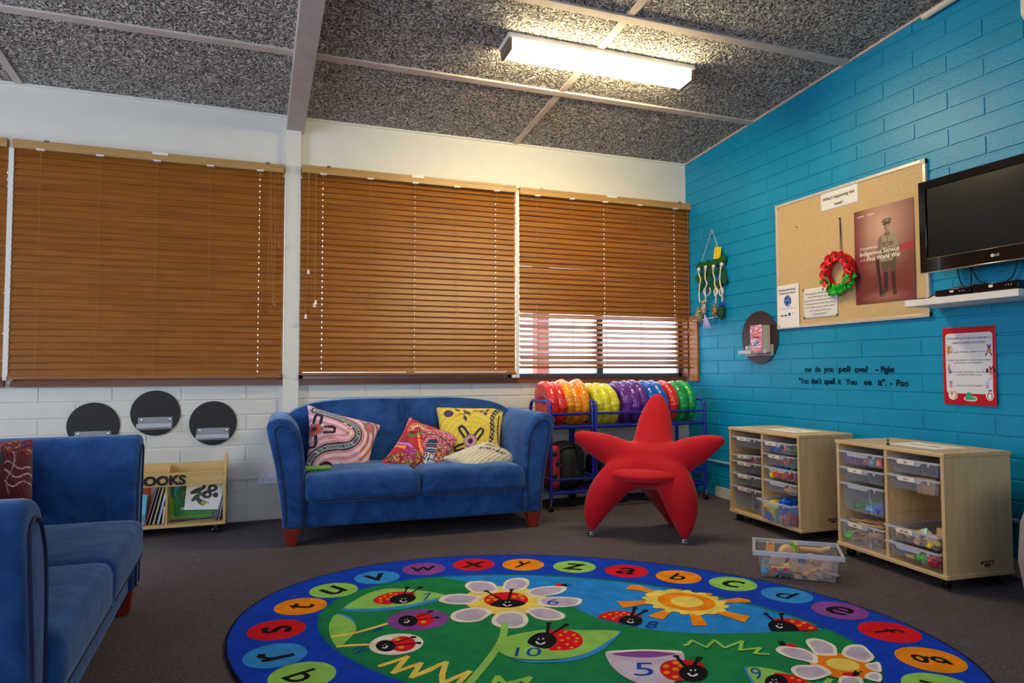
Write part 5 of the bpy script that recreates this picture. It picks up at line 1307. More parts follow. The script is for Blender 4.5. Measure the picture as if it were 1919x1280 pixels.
# notices lying on the tops
for T_, lab in ((T1, 'white notice sheet lying on the cabinet nearer the starfish chair'), (T2, 'white notice sheet lying on the cabinet nearer the right edge')):
    t = thing('notice_sheet', lab, 'paper', T_ @ Vector((.40, .20, ZT_+.0006)), T_.to_euler().z)
    b = MB(); b.box((-.15, -.10, 0), (.15, .10, .0008), M_PAPER); b.build('sheet', t)
    b = MB(); [b.box((-.085+k*.0145, -.008, .0008), (-.085+k*.0145+.009, .010 if k % 3 else .016, .0011), M_BLACK) for k in range(12) if k != 6]; b.build('lettering', t)
# little figure on the second cabinet
fg = thing('toy_figure', 'tiny green, cream and black toy standing on the cabinet edge', 'toy', T2 @ Vector((.315, .055, ZT_)), R(40))
b = MB(); b.box((-.020, -.008, 0), (-.004, .008, .016), mat('dark_green_toy', (20, 96, 60), .4)); b.build('base', fg, bevel=.001)
b = MB(); b.rbox((.006, 0, .009), (.010, .008, .009), .004, mat('cream_toy', (224, 216, 180), .5), 8); b.build('body', fg, True)
b = MB(); b.ball((.014, 0, .020), (.007, .006, .008), M_BLACK); b.tube([(.014, 0, .026), (.018, 0, .030)], .002, M_BLACK, 6); b.build('head', fg, True)

# ------------------------------------------------------------------ toys
TC = {'red': (206, 34, 36), 'blue': (20, 84, 196), 'yellow': (240, 214, 30), 'green': (24, 132, 66), 'pink': (214, 50, 110), 'orange': (238, 96, 40), 'wood': (206, 164, 116), 'dwood': (172, 130, 88), 'purple': (96, 50, 140), 'sky': (40, 150, 214), 'maroon': (150, 24, 50), 'lgreen': (80, 190, 50)}
def tmat(c): return wood('toy_wood_'+c, TC[c], tuple(min(255, int(x*1.1)) for x in TC[c]), .55, scale=8) if 'wood' in c else mat('toy_'+c, TC[c], .38)
PROTO = {}
def toy(kind, col, M, label, grp, name=None, sc=1.0):
    key = (kind, col)
    if key not in PROTO:
        b = MB(); m = tmat(col)
        if kind == 'block': b.rbox((0, 0, 0), (.018, .018, .018), .004, m, 8)
        elif kind == 'slab': b.rbox((0, 0, 0), (.030, .012, .040), .004, m, 8)
        elif kind == 'plank': b.rbox((0, 0, 0), (.045, .014, .008), .002, m, 8)
        elif kind == 'stick': b.rbox((0, 0, 0), (.062, .004, .002), .001, m, 8)
        elif kind == 'star':
            for a in range(3): b.tube([Matrix.Rotation(a*PI/3, 3, 'Z') @ Vector((-.018, 0, 0)), Matrix.Rotation(a*PI/3, 3, 'Z') @ Vector((.018, 0, 0))], .0065, m, 8)
            b.tube([(0, 0, -.014), (0, 0, .014)], .0065, m, 8)
        elif kind == 'ring': b.tube([(.03*math.cos(a), .03*math.sin(a), 0) for a in np.linspace(0, 2*PI, 20)[:-1]], .010, m, 8, closed=True)
        elif kind == 'disc': b.lathe([(.001, -.009), (.017, -.009), (.019, -.006), (.019, .006), (.017, .009), (.001, .009)], m, 18)
        elif kind == 'brick':
            b.box((-.026, -.013, -.009), (.026, .013, .009), m)
            for x in (-.018, -.006, .006, .018): b.lathe([(.004, .009), (.004, .013), (.001, .013)], m, 8, T=Matrix.Translation((x, 0, 0)))
        elif kind == 'track' or kind == 'curve':
            n = 12; L_ = .11; w = .019; h = .006; g0, g1 = .008, .0125; vs = []; prof = [(-w, -h), (w, -h), (w, h), (g1, h), (g1, h*.25), (g0, h*.25), (g0, h), (-g0, h), (-g0, h*.25), (-g1, h*.25), (-g1, h), (-w, h)]
            for i in range(n+1):
                t = i/n
                for (x, z) in prof:
                    if kind == 'curve':
                        a = t*PI/4; r = .13+x; vs.append((r*math.cos(a)-.122, r*math.sin(a)-.05, z))
                    else: vs.append((x, (t-.5)*L_, z))
            k = len(prof); fs = [(i*k+j, i*k+(j+1) % k, (i+1)*k+(j+1) % k, (i+1)*k+j) for i in range(n) for j in range(k)]+[tuple(reversed(range(k))), tuple(range(n*k, n*k+k))]
            b.add(vs, fs, m)
            if kind == 'track': b.lathe([(.001, -h), (.007, -h), (.007, h*.6), (.001, h*.6)], m, 12, T=Matrix.Translation((0, L_/2+.009, 0))); b.box((-.003, L_/2-.002, -h), (.003, L_/2+.006, h*.6), m)
            else:
                p = Vector((.13*math.cos(PI/4)-.122, .13*math.sin(PI/4)-.05, 0)); d = Vector((-math.sin(PI/4), math.cos(PI/4), 0)); q = p+d*.009
                b.lathe([(.001, -h), (.007, -h), (.007, h*.6), (.001, h*.6)], m, 12, T=Matrix.Translation(q))
                b.tube([p, q], .0028, m, 6)
        PROTO[key] = b.build(name or 'toy', smooth=True, angle=35)
        o = PROTO[key]
    else:
        o = PROTO[key].copy(); COL.objects.link(o)
    o.matrix_world = M @ Matrix.Scale(sc, 4); return tag(o, label, 'toy', grp)
rt = random.Random(11)
def rr3(): return (Matrix.Rotation(rt.uniform(0, 6), 4, 'Z') @ Matrix.Rotation(rt.uniform(0, 6), 4, 'X'))
def fill(T_, x0, x1, y0, y1, z0, z1, n, kinds, cols, label, grp, name, flat=False, sc=(1, 1)):
    for i in range(n):
        k = kinds[i % len(kinds)]; c = cols[i % len(cols)]; col = {'wood': 'pale wooden', 'dwood': 'brown wooden', 'sky': 'light blue', 'lgreen': 'light green'}.get(c, c)
        M = T_ @ Matrix.Translation((rt.uniform(x0, x1), rt.uniform(y0, y1), rt.uniform(z0, z1))) @ (Matrix.Rotation(rt.uniform(-.5, .5), 4, 'Z') @ Matrix.Rotation(rt.uniform(-.25, .25), 4, 'X') if flat else rr3())
        toy(k, c, M, label % col, grp+' '+col, name, rt.uniform(*sc))
h1, h2 = CW/2+.04, CW-.06
# cabinet one, right column: big open tray of blocks, peg tray, tray above, shapes
fill(T1, h1+.03, h1+.11, .0, .10, .105, .18, 9, ['star', 'slab', 'block'], ['yellow'], '%s plastic building piece in the big pulled out tray, left side', 'tray of big blocks', 'building_piece', sc=(1.15, 1.5))
fill(T1, h1+.02, h1+.05, -.004, .01, .098, .105, 2, ['block'], ['blue'], '%s block low in the left corner of the big pulled out tray', 'tray of big blocks low', 'building_piece', flat=True)
fill(T1, h1+.14, h2-.02, .01, .10, .13, .185, 7, ['slab', 'star', 'ring'], ['blue', 'blue', 'blue'], '%s plastic building piece in the big pulled out tray, right side', 'tray of big blocks', 'building_piece', sc=(1.0, 1.35))
fill(T1, h1+.09, h1+.13, .0, .06, .11, .17, 5, ['slab'], ['green'], '%s plastic slab standing in the middle of the big pulled out tray', 'tray of big blocks', 'building_piece', sc=(.9, 1.3))
fill(T1, h1+.15, h2-.01, -.005, .06, .10, .14, 6, ['block', 'slab'], ['pink', 'maroon'], '%s plastic piece in the right corner of the big pulled out tray', 'tray of big blocks', 'building_piece')
fill(T1, h1+.02, h1+.10, .01, .10, .395, .412, 4, ['star'], ['blue'], '%s plastic star piece in the tray of pegs', 'tray of pegs', 'star_piece')
fill(T1, h1+.05, h1+.17, .01, .10, .350, .395, 14, ['star'], ['orange'], '%s plastic star piece in the tray of pegs', 'tray of pegs', 'star_piece')
fill(T1, h1+.13, h2-.01, .02, .12, .385, .410, 6, ['star'], ['green'], '%s plastic star piece in the tray of pegs', 'tray of pegs', 'star_piece')
fill(T1, h1+.0, h1+.04, .01, .10, .352, .38, 3, ['star'], ['yellow'], '%s plastic star piece in the tray of pegs', 'tray of pegs', 'star_piece')
fill(T1, h1+.17, h2-.005, .0, .10, .350, .385, 5, ['star'], ['maroon', 'purple'], '%s plastic star piece in the tray of pegs', 'tray of pegs', 'star_piece')
fill(T1, h1+.02, h1+.10, .0, .12, .515, .535, 4, ['disc'], ['blue'], '%s counter in the top right tray of the first cabinet', 'top tray counters', 'counter')
fill(T1, h1+.14, h2-.01, .0, .12, .515, .535, 4, ['disc'], ['pink', 'green'], '%s counter in the top right tray of the first cabinet', 'top tray counters', 'counter')
fill(T1, h1+.08, h1+.16, .02, .1, .445, .46, 4, ['disc'], ['orange', 'maroon'], '%s counter in the second tray of the right column, first cabinet', 'second tray counters', 'counter')
fill(T1, .22, .30, .03, .12, .400, .425, 3, ['block'], ['maroon'], '%s block in the tilted tray of the first cabinet', 'tilted tray blocks', 'block')
fill(T1, h2-.09, h2-.01, .03, .12, .272, .285, 3, ['plank'], ['wood'], '%s plank in the fourth tray of the right column, first cabinet', 'fourth tray planks', 'wooden_plank', flat=True)
# cabinet two: alphabet blocks seen through the top left tray
for i, (x, c, ch) in enumerate(((.060, 'purple', ''), (.105, 'pink', ''), (.150, 'purple', ''), (.193, 'orange', '='), (.236, 'green', '0'), (.282, 'red', '3'))):
    M = T2 @ TR(x, .040, .530, rt.uniform(-.12, .12)); t = thing('alphabet_block', ['purple', 'pink', 'violet', 'orange', 'green framed blue', 'red'][i]+' alphabet block in the top left tray of the second cabinet'+(' marked 3' if ch == '3' else ''), 'toy', grp if False else (0, 0, 0), 0, None); t.matrix_world = M
    b = MB(); b.rbox((0, 0, 0), (.019, .019, .019), .003, tmat(c), 8); b.build('cube', t, True)
    b = MB(); b.box((-.0145, -.0196, -.0145), (.0145, -.0190, .0145), tmat({'green': 'sky', 'orange': 'maroon', 'red': 'orange'}.get(c, 'purple'))); b.build('panel', t)
    if ch: b = MB(); b.text(ch, (0, -.0200, -.009), (1, 0, 0), (0, 0, 1), .013, .019, mat('cream_toy', (224, 216, 180), .5), offset=.03, align='C'); b.build('letter', t)
fill(T2, .06, .17, .03, .12, .275, .305, 9, ['brick'], ['green'], '%s interlocking brick in the deep left tray of the second cabinet', 'deep tray bricks', 'toy_brick')
fill(T2, .20, .27, .03, .10, .275, .305, 5, ['disc', 'brick'], ['sky'], '%s piece in the deep left tray of the second cabinet', 'deep tray bricks', 'toy_brick')
fill(T2, .27, .30, .03, .10, .275, .305, 4, ['brick'], ['blue'], '%s piece in the deep left tray of the second cabinet', 'deep tray bricks', 'toy_brick')
fill(T2, .11, .28, .03, .20, .192, .208, 11, ['stick'], ['wood'], '%s stick lying across the top of the bottom left tray, second cabinet', 'tray of sticks', 'wooden_stick', flat=True, sc=(1, 1.25))
fill(T2, .09, .29, .02, .12, .085, .165, 26, ['plank', 'stick'], ['dwood', 'wood'], '%s puzzle piece in the bottom left tray of the second cabinet', 'tray of puzzle pieces', 'puzzle_piece', sc=(.6, 1.0))
fill(T2, .045, .075, .015, .05, .10, .125, 4, ['disc', 'ring'], ['lgreen'], '%s toy in the left corner of the bottom left tray, second cabinet', 'green toys', 'green_toy', sc=(.7, 1.0))
fill(T2, h1+.10, h1+.20, .05, .08, .450, .452, 2, ['slab'], ['dwood'], '%s box in the second tray of the right column, second cabinet', 'box in tray', 'wooden_box', flat=True)
fill(T2, h1+.20, h2+.01, .02, .08, .52, .53, 2, ['brick'], ['blue'], '%s brick in the top right tray of the second cabinet', 'top right tray', 'toy_brick')
fill(T2, h1+.02, h2-.03, -.005, .06, .187, .225, 15, ['block', 'disc', 'plank'], ['wood', 'wood', 'dwood'], '%s block in the open tray with the striped cloth, second cabinet', 'tray of wooden blocks', 'wooden_block', sc=(.7, 1.0))
fill(T2, h2-.05, h2, -.01, .02, .19, .205, 4, ['star'], ['yellow'], '%s star piece in the open tray with the striped cloth', 'yellow pieces', 'star_piece', sc=(.6, .8))
b = MB(); 
for i, (dx, dy, dz, h_) in enumerate(((.0, .0, .0, .020),)):
    b.box((h2-.055, .07, .225), (h2+.01, .115, .262), tmat('wood'))
o = b.build('wooden_box', bevel=.001); o.matrix_world = T2; tag(o, 'open wooden box standing at the back right of the tray with the striped cloth', 'box')
def cloth_fn(u, v): return T2 @ Vector((h1+.065+u*.115, .035+v*.07, .222+.020*math.sin(PI*u)*math.sin(PI*v)+.006*math.sin(9*u+5*v)))
def cloth_paint(U, V):
    p = Paint(U*100, V*100, (224, 232, 236)); p.put(np.sin(U*30+V*12) > .3, (120, 180, 200)); return p.C
o = print_sheet('striped_cloth', cloth_fn, 30, 20, cloth_paint, painted('striped_cloth_print', .8)); tag(o, 'blue and white striped cloth heaped on the wooden blocks in an open tray', 'cloth')
fill(T2, h1+.045, h1+.05, .035, .04, .130, .131, 1, ['ring'], ['sky'], '%s ring in the lowest right tray of the second cabinet', 'ring', 'toy_ring', flat=True)
fill(T2, h1+.06, h1+.12, .0, .04, .108, .118, 4, ['plank'], ['wood'], '%s piece in the lowest right tray of the second cabinet', 'lowest tray', 'toy_piece', flat=True, sc=(.5, .6))
fill(T2, h1+.13, h1+.19, .0, .05, .110, .125, 5, ['disc', 'block'], ['lgreen'], '%s piece in the lowest right tray of the second cabinet', 'lowest tray', 'toy_piece', sc=(.8, 1))
fill(T2, h1+.20, h2, .0, .05, .110, .135, 6, ['block'], ['red', 'maroon'], '%s piece in the lowest right tray of the second cabinet', 'lowest tray', 'toy_piece', sc=(.8, 1))

# ------------------------------------------------------------------ clear tub of train tracks
TT = TR(2.273, 2.755, 0, -.690)
tb = thing('clear_tub', 'clear plastic tub full of wooden train tracks, on the carpet by the rug', 'tub', (2.273, 2.755, 0), -.690)
W_, D_, H_ = .408, .285, .132
b = MB(); i0 = .022; i1 = .038; tk = .0025
def rg(z, a): return [(a, a, z), (W_-a, a, z), (W_-a, D_-a, z), (a, D_-a, z)]
o_, u_ = rg(H_-.004, i0), rg(.002, i1); oi = [(x+(tk if x < .2 else -tk), y+(tk if y < .14 else -tk), z) for x, y, z in o_]; ui = [(x+(tk if x < .2 else -tk), y+(tk if y < .14 else -tk), z+tk) for x, y, z in u_]
fs = []
for i in range(4):
    j = (i+1) % 4; fs += [(4+i, 4+j, j, i), (8+i, 8+j, 12+j, 12+i)]
fs += [(7, 6, 5, 4), (12, 13, 14, 15)]
b.add(o_+u_+oi+ui, fs, M_TRAY); b.build('body', tb)
b = MB(); e = .014
for a_, c_ in (((0, 0, H_-.022), (W_, .004, H_)), ((0, D_-.004, H_-.022), (W_, D_, H_)), ((0, .004, H_-.022), (.004, D_-.004, H_)), ((W_-.004, .004, H_-.022), (W_, D_-.004, H_)),
               ((.004, .004, H_-.005), (W_-.004, e, H_)), ((.004, D_-e, H_-.005), (W_-.004, D_-.004, H_)), ((.004, e, H_-.005), (e, D_-e, H_)), ((W_-e, e, H_-.005), (W_-.004, D_-e, H_))): b.box(a_, c_, M_TRAYRIM)
b.build('rim', tb, bevel=.001)
def inT(u, v, z, rz=0, rx=0, ry=0): return TT @ TR(.04+u*(W_-.08), .04+v*(D_-.08), z, rz, rx, ry)
rt = random.Random(4)
for i in range(44):                       # the right three quarters are track pieces piled at all angles
    lay_ = i//12; z = .012+lay_*.021+rt.uniform(0, .006)
    k = 'curve' if i % 3 != 1 else 'track'; u = rt.uniform(.36, .94); v = rt.uniform(.12, .85)
    toy(k, 'dwood' if i % 4 else 'wood', inT(u, v, z, rt.uniform(0, 6.2), rt.uniform(-.25, .25), rt.uniform(-.25, .25)), ('curved' if k == 'curve' else 'straight')+' wooden train track piece in the clear tub', ('curved' if k == 'curve' else 'straight')+' track pieces in the clear tub', 'train_track', .82)
for i, (u, z, ry, sc) in enumerate(((.42, .055, .9, .95), (.56, .058, -.35, .9), (.72, .050, -.8, .9), (.86, .060, 1.2, .9), (.50, .020, .05, .8), (.68, .022, -.15, .9))):
    M = TT @ Matrix.Translation((.04+u*(W_-.08), .046+.02*(z/.06), z)) @ Matrix.Rotation(ry, 4, 'Y') @ Matrix.Rotation(PI/2+.12, 4, 'X'); toy('curve', 'wood', M, 'curved wooden train track piece pressed against the front of the clear tub', 'curved track pieces at the front of the clear tub', 'train_track', sc)
def single(name, label, fn, M, cat_='toy', sm=False, bv=0.001):
    b = MB(); fn(b); o = b.build(name, smooth=sm, bevel=0 if sm else bv); o.matrix_world = M; return tag(o, label, cat_)
single('wooden_block', 'large plain wooden block near the left end of the clear tub', lambda b: b.box((-.032, -.02, -.018), (.032, .02, .018), tmat('wood')), inT(.22, .12, .082, .1, .12, 0))
single('train_tunnel', 'arched wooden tunnel piece standing up in the clear tub', lambda b: b.prism([(-.045, 0, -.05)]+[(-.045*math.cos(a), 0, -.01+.055*math.sin(a)) for a in np.linspace(0, PI, 12)]+[(.045, 0, -.05), (.022, 0, -.05)]+[(.022*math.cos(a), 0, -.03+.035*math.sin(a)) for a in np.linspace(0, PI, 10)]+[(-.022, 0, -.05)], (0, .05, 0), tmat('wood')), inT(.40, .30, .095, .25, 0, 0))
single('tree_piece', 'green and cream flat toy tree piece standing up in the clear tub', lambda b: (b.box((-.004, -.016, -.06), (.006, .016, .062), tmat('wood')), b.box((-.010, -.016, -.06), (-.0042, .016, .060), tmat('lgreen')), b.box((.0062, -.014, -.04), (.010, .014, .055), tmat('green'))), inT(.50, .45, .098, .5, .25, -.2))
single('bridge_piece', 'long curved wooden bridge piece across the back of the clear tub', lambda b: b.prism([(-.085, 0, -.004), (-.04, 0, -.012), (.04, 0, -.012), (.085, 0, .002), (.085, 0, .014), (.04, 0, .0), (-.04, 0, .0), (-.085, 0, .008)], (0, .03, 0), tmat('wood')), inT(.72, .62, .122, 0, 0, 0))
single('castle_piece', 'orange tinted battlement piece poking out at the left of the clear tub', lambda b: (b.box((-.018, -.012, -.04), (.018, .012, .03), mat('orange_wood', (226, 160, 80), .5)), b.box((-.018, -.012, .03), (-.008, .012, .044), mat('orange_wood', (226, 160, 80), .5)), b.box((.006, -.012, .03), (.014, .012, .050), mat('orange_wood', (226, 160, 80), .5))), inT(.13, .40, .105, .2, -.1, .1))
wg = thing('toy_wagon', 'yellow toy wagon with pink wheels at the front of the clear tub', 'toy', (0, 0, 0)); wg.matrix_world = inT(.26, .03, .048, 0, 0, -.06)
b = MB(); b.box((-.042, -.010, 0), (.042, .012, .008), tmat('yellow')); b.box((.014, -.010, .008), (.042, .012, .020), tmat('yellow')); b.build('body', wg, bevel=.001)
for x in (-.026, .024): b = MB(); b.lathe([(.001, -.004), (.009, -.004), (.009, .004), (.001, .004)], tmat('pink'), 14, T=Matrix.Translation((x, -.014, -.004)) @ Matrix.Rotation(PI/2, 4, 'X')); b.build('wheel', wg, True)
tr_ = thing('toy_train', 'dark toy train carriage lying at the bottom left of the clear tub', 'toy', (0, 0, 0)); tr_.matrix_world = inT(.30, .06, .022, 0, 0, 0)
b = MB(); b.box((-.04, -.014, -.012), (.04, .014, .008), mat('toy_navy', (28, 34, 70), .35)); b.build('body', tr_, bevel=.002)
for x in (-.026, 0, .026): b = MB(); b.lathe([(.001, -.003), (.006, -.003), (.006, .003), (.001, .003)], M_CASTER, 12, T=Matrix.Translation((x, -.017, -.012)) @ Matrix.Rotation(PI/2, 4, 'X')); b.build('wheel', tr_, True)
single('plastic_ball', 'blue plastic ball in the bottom left corner of the clear tub', lambda b: b.ball((0, 0, 0), .021, tmat('sky')), inT(.045, .10, .028), sm=True)
single('wooden_block', 'brown wooden block at the bottom left front of the clear tub', lambda b: b.box((-.024, -.014, -.014), (.024, .014, .014), mat('toy_brown', (134, 96, 80), .6)), inT(.15, .05, .022, 0, 0, -.1))
single('house_piece', 'printed teal house piece leaning at the left of the clear tub', lambda b: (b.box((-.016, -.005, -.025), (.016, .005, .022), tmat('wood')), b.box((-.011, -.0058, -.018), (.011, -.005, .012), mat('teal_print', (60, 130, 130), .5)), b.prism([(-.022, -.007, .022), (.022, -.007, .022), (.018, -.007, .030), (-.018, -.007, .030)], (0, .014, 0), mat('toy_brown', (134, 96, 80), .6))), inT(.07, .06, .072, .1, 0, .25))
single('crane_piece', 'blue crane hook piece in the middle of the clear tub', lambda b: (b.box((-.015, -.008, -.012), (.015, .008, .016), mat('toy_navy2', (40, 80, 140), .4)), b.tube([(.012, 0, 0), (.018, 0, -.014), (.012, 0, -.022)], .004, tmat('blue'), 8)), inT(.56, .10, .088, 0, 0, 0))
# ------------------------------------------------------------------ cork board and its papers (blue wall; u runs towards the viewer = -y)
def W(y, z, d=0.0): return Vector((XR-d, y, z))
UX = Vector((0, -1, 0)); UZ = Vector((0, 0, 1))
Y0, Y1, Z0, Z1 = 3.898, 2.722, 1.298, 2.182
M_CORK = mat('cork', (200, 168, 122), .9, var=(208, 178, 132), scale=90, bump=.3, bscale=160, detail=8, contrast=(.4, .62))
ck = thing('cork_board', 'large cork pinboard with a pale metal frame on the blue wall beside the television', 'pinboard', (XR, (Y0+Y1)/2, Z0))
TC_ = Matrix.Translation((-XR, -(Y0+Y1)/2, -Z0))
b = MB(); b.box((XR-.014, Y1+.01, Z0+.01), (XR-.001, Y0-.01, Z1-.01), M_CORK); b.build('cork_panel', ck, T=TC_)
M_FR = mat('satin_aluminium', (206, 196, 190), .35, metal=.35)
for a_, c_ in (((Y1, Z0), (Y0, Z0+.020)), ((Y1, Z1-.020), (Y0, Z1)), ((Y1, Z0), (Y1+.020, Z1)), ((Y0-.020, Z0), (Y0, Z1))):
    b = MB(); b.box((XR-.020, a_[0], a_[1]), (XR-.001, c_[0], c_[1]), M_FR); b.build('frame', ck, bevel=.002, T=TC_)
for y in (Y1, Y0-.030):
    for z in (Z0, Z1-.030): b = MB(); b.box((XR-.023, y, z), (XR-.001, y+.030, z+.030), mat('grey_corner', (186, 178, 172), .4)); b.build('corner_cap', ck, bevel=.002, T=TC_)
b = MB(); b.lathe([(.001, .0), (.005, .0), (.004, .004), (.001, .005)], M_BLACK, 10, T=Matrix.Translation(W(3.70, 1.99, .014)) @ Matrix.Rotation(-PI/2, 4, 'Y')); b.build('pin', ck, True, T=TC_)
def sheet(name, label, y0, z0, w, h, d, paintf, nx=40, ny=60, curl=.0, rot=0.0, cat_='notice', mat_=None):
    """paper on the wall: y0 = its left edge as seen, z0 = bottom"""
    t = thing(name, label, cat_, (0, 0, 0)); cy, cz = y0-w/2, z0+h/2
    c, s_ = math.cos(rot), math.sin(rot)
    def f(u, v):
        a, q = (u-.5)*w, (v-.5)*h; k = curl*(math.sin(3.1*v+1.5*u)*.5+.5)*(1.0)+curl*2*max(0, u-.75)*(1-v)
        return W(cy-(a*c-q*s_), cz+(a*s_+q*c), d+.001+k)
    t.location = f(.5, 0); T_ = Matrix.Translation(-Vector(t.location))
    o = print_sheet('sheet', lambda u, v: T_ @ f(u, v), nx, ny, paintf, mat_ or painted('paper_print', .55), t, .0006)
    def place(u, v, lift=.0014): return (T_ @ f(u, v))+Vector((-lift, 0, 0))
    return t, place
def wtext(b, place, s_, u, v, w, h, W_, H_, m, align='C', offset=0.0, shear=0.0, rise=0.0, lift=.0014):
    vs, fs = text_geo(s_, offset, shear); x0 = min(q.x for q in vs); x1 = max(q.x for q in vs); u0 = u-(w/2 if align == 'C' else 0)
    b.add([place(u0+(q.x-x0)/(x1-x0)*w, v+q.y/.72*h+(q.x-x0)/(x1-x0)*rise, lift) for q in vs], fs, m)
plain = lambda c: (lambda U, V: Paint(U, V, c).C)
M_INK = mat('ink_black', (20, 20, 26), .6); M_INK2 = mat('ink_grey', (70, 70, 84), .6); M_NAVY = mat('ink_navy', (14, 30, 92), .5); M_WINK = mat('print_white', (240, 232, 226), .5)
t, pl = sheet('paper_notice', 'white paper heading asking what is happening this week, at the top of the cork board', 3.482, 2.045, .300, .118, .014, plain((232, 230, 228)), 20, 12)
b = MB(); wtext(b, pl, "What's happening this", .5, .56, .84, .17, 0, 0, M_INK, offset=.012, shear=.2, rise=.02); wtext(b, pl, 'week?', .5, .18, .24, .16, 0, 0, M_INK, offset=.012, shear=.2); b.build('lettering', t)
def bf_paint(U, V):
    p = Paint(U*100, V*142, (236, 234, 238)); p.ell(48, 88, 16.5, 19, (16, 62, 150))
    p.line(cat([(44, 102), (52, 100), (50, 94), (42, 92), (48, 88), (56, 86), (54, 78), (46, 74)], 4, False), 1.8, (150, 190, 240)); p.line(cat([(38, 94), (36, 82), (46, 72), (58, 76)], 4, False), 1.5, (190, 210, 240)); p.line(cat([(52, 106), (58, 96), (52, 88)], 3, False), 1.4, (120, 170, 240))
    p.rect(14, 63, 82, 64.2, (120, 120, 140)); p.rect(20, 58, 74, 58.8, (190, 180, 190)); p.rect(50, 38, 60, 48, (20, 70, 150)); p.rect(64, 44, 80, 45, (150, 150, 160)); p.rect(14, 46, 44, 47, (120, 120, 130)); p.rect(14, 38, 28, 42.5, (30, 30, 40)); p.rect(31, 38, 46, 42.5, (30, 30, 40)); return p.C
t, pl = sheet('paper_notice', 'white and blue breastfeeding welcome here notice at the lower left of the cork board', 3.890, 1.306, .205, .297, .020, bf_paint, 70, 100)
b = MB(); wtext(b, pl, 'Breastfeeding', .47, .865, .76, .052, 0, 0, M_NAVY, offset=.01); wtext(b, pl, 'Welcome Here', .47, .785, .76, .052, 0, 0, M_NAVY, offset=.01); b.build('lettering', t)
t, pl = sheet('paper_notice', 'white typed notice about photographs, below the poppy wreath on the cork board', 3.650, 1.353, .292, .200, .014, plain((226, 224, 224)), 20, 16, curl=.003)
b = MB()
for i, (ln, w_) in enumerate((('"Photographs will be taken at the', .88), ('event and may be used for', .70), ('promotional purposes by the Shire', .90), ('of Ashburton and Rio Tinto Iron', .84), ('Ore. Please inform event staff if', .86), ('you would not like to be', .64), ('photographed."', .42))):
    wtext(b, pl, ln, .5, .80-i*.115, w_, .055, 0, 0, M_INK2)
b.build('lettering', t)
for (y, z) in ((3.645, 1.548), (3.642, 1.360), (3.362, 1.362)):
    b = MB(); b.lathe([(.001, .0), (.006, .0), (.005, .006), (.001, .007)], M_INK, 10, T=Matrix.Translation(W(y, z, .018)) @ Matrix.Rotation(-PI/2, 4, 'Y')); o = b.build('pin', None, True); o.parent = t; o.location = -t.location
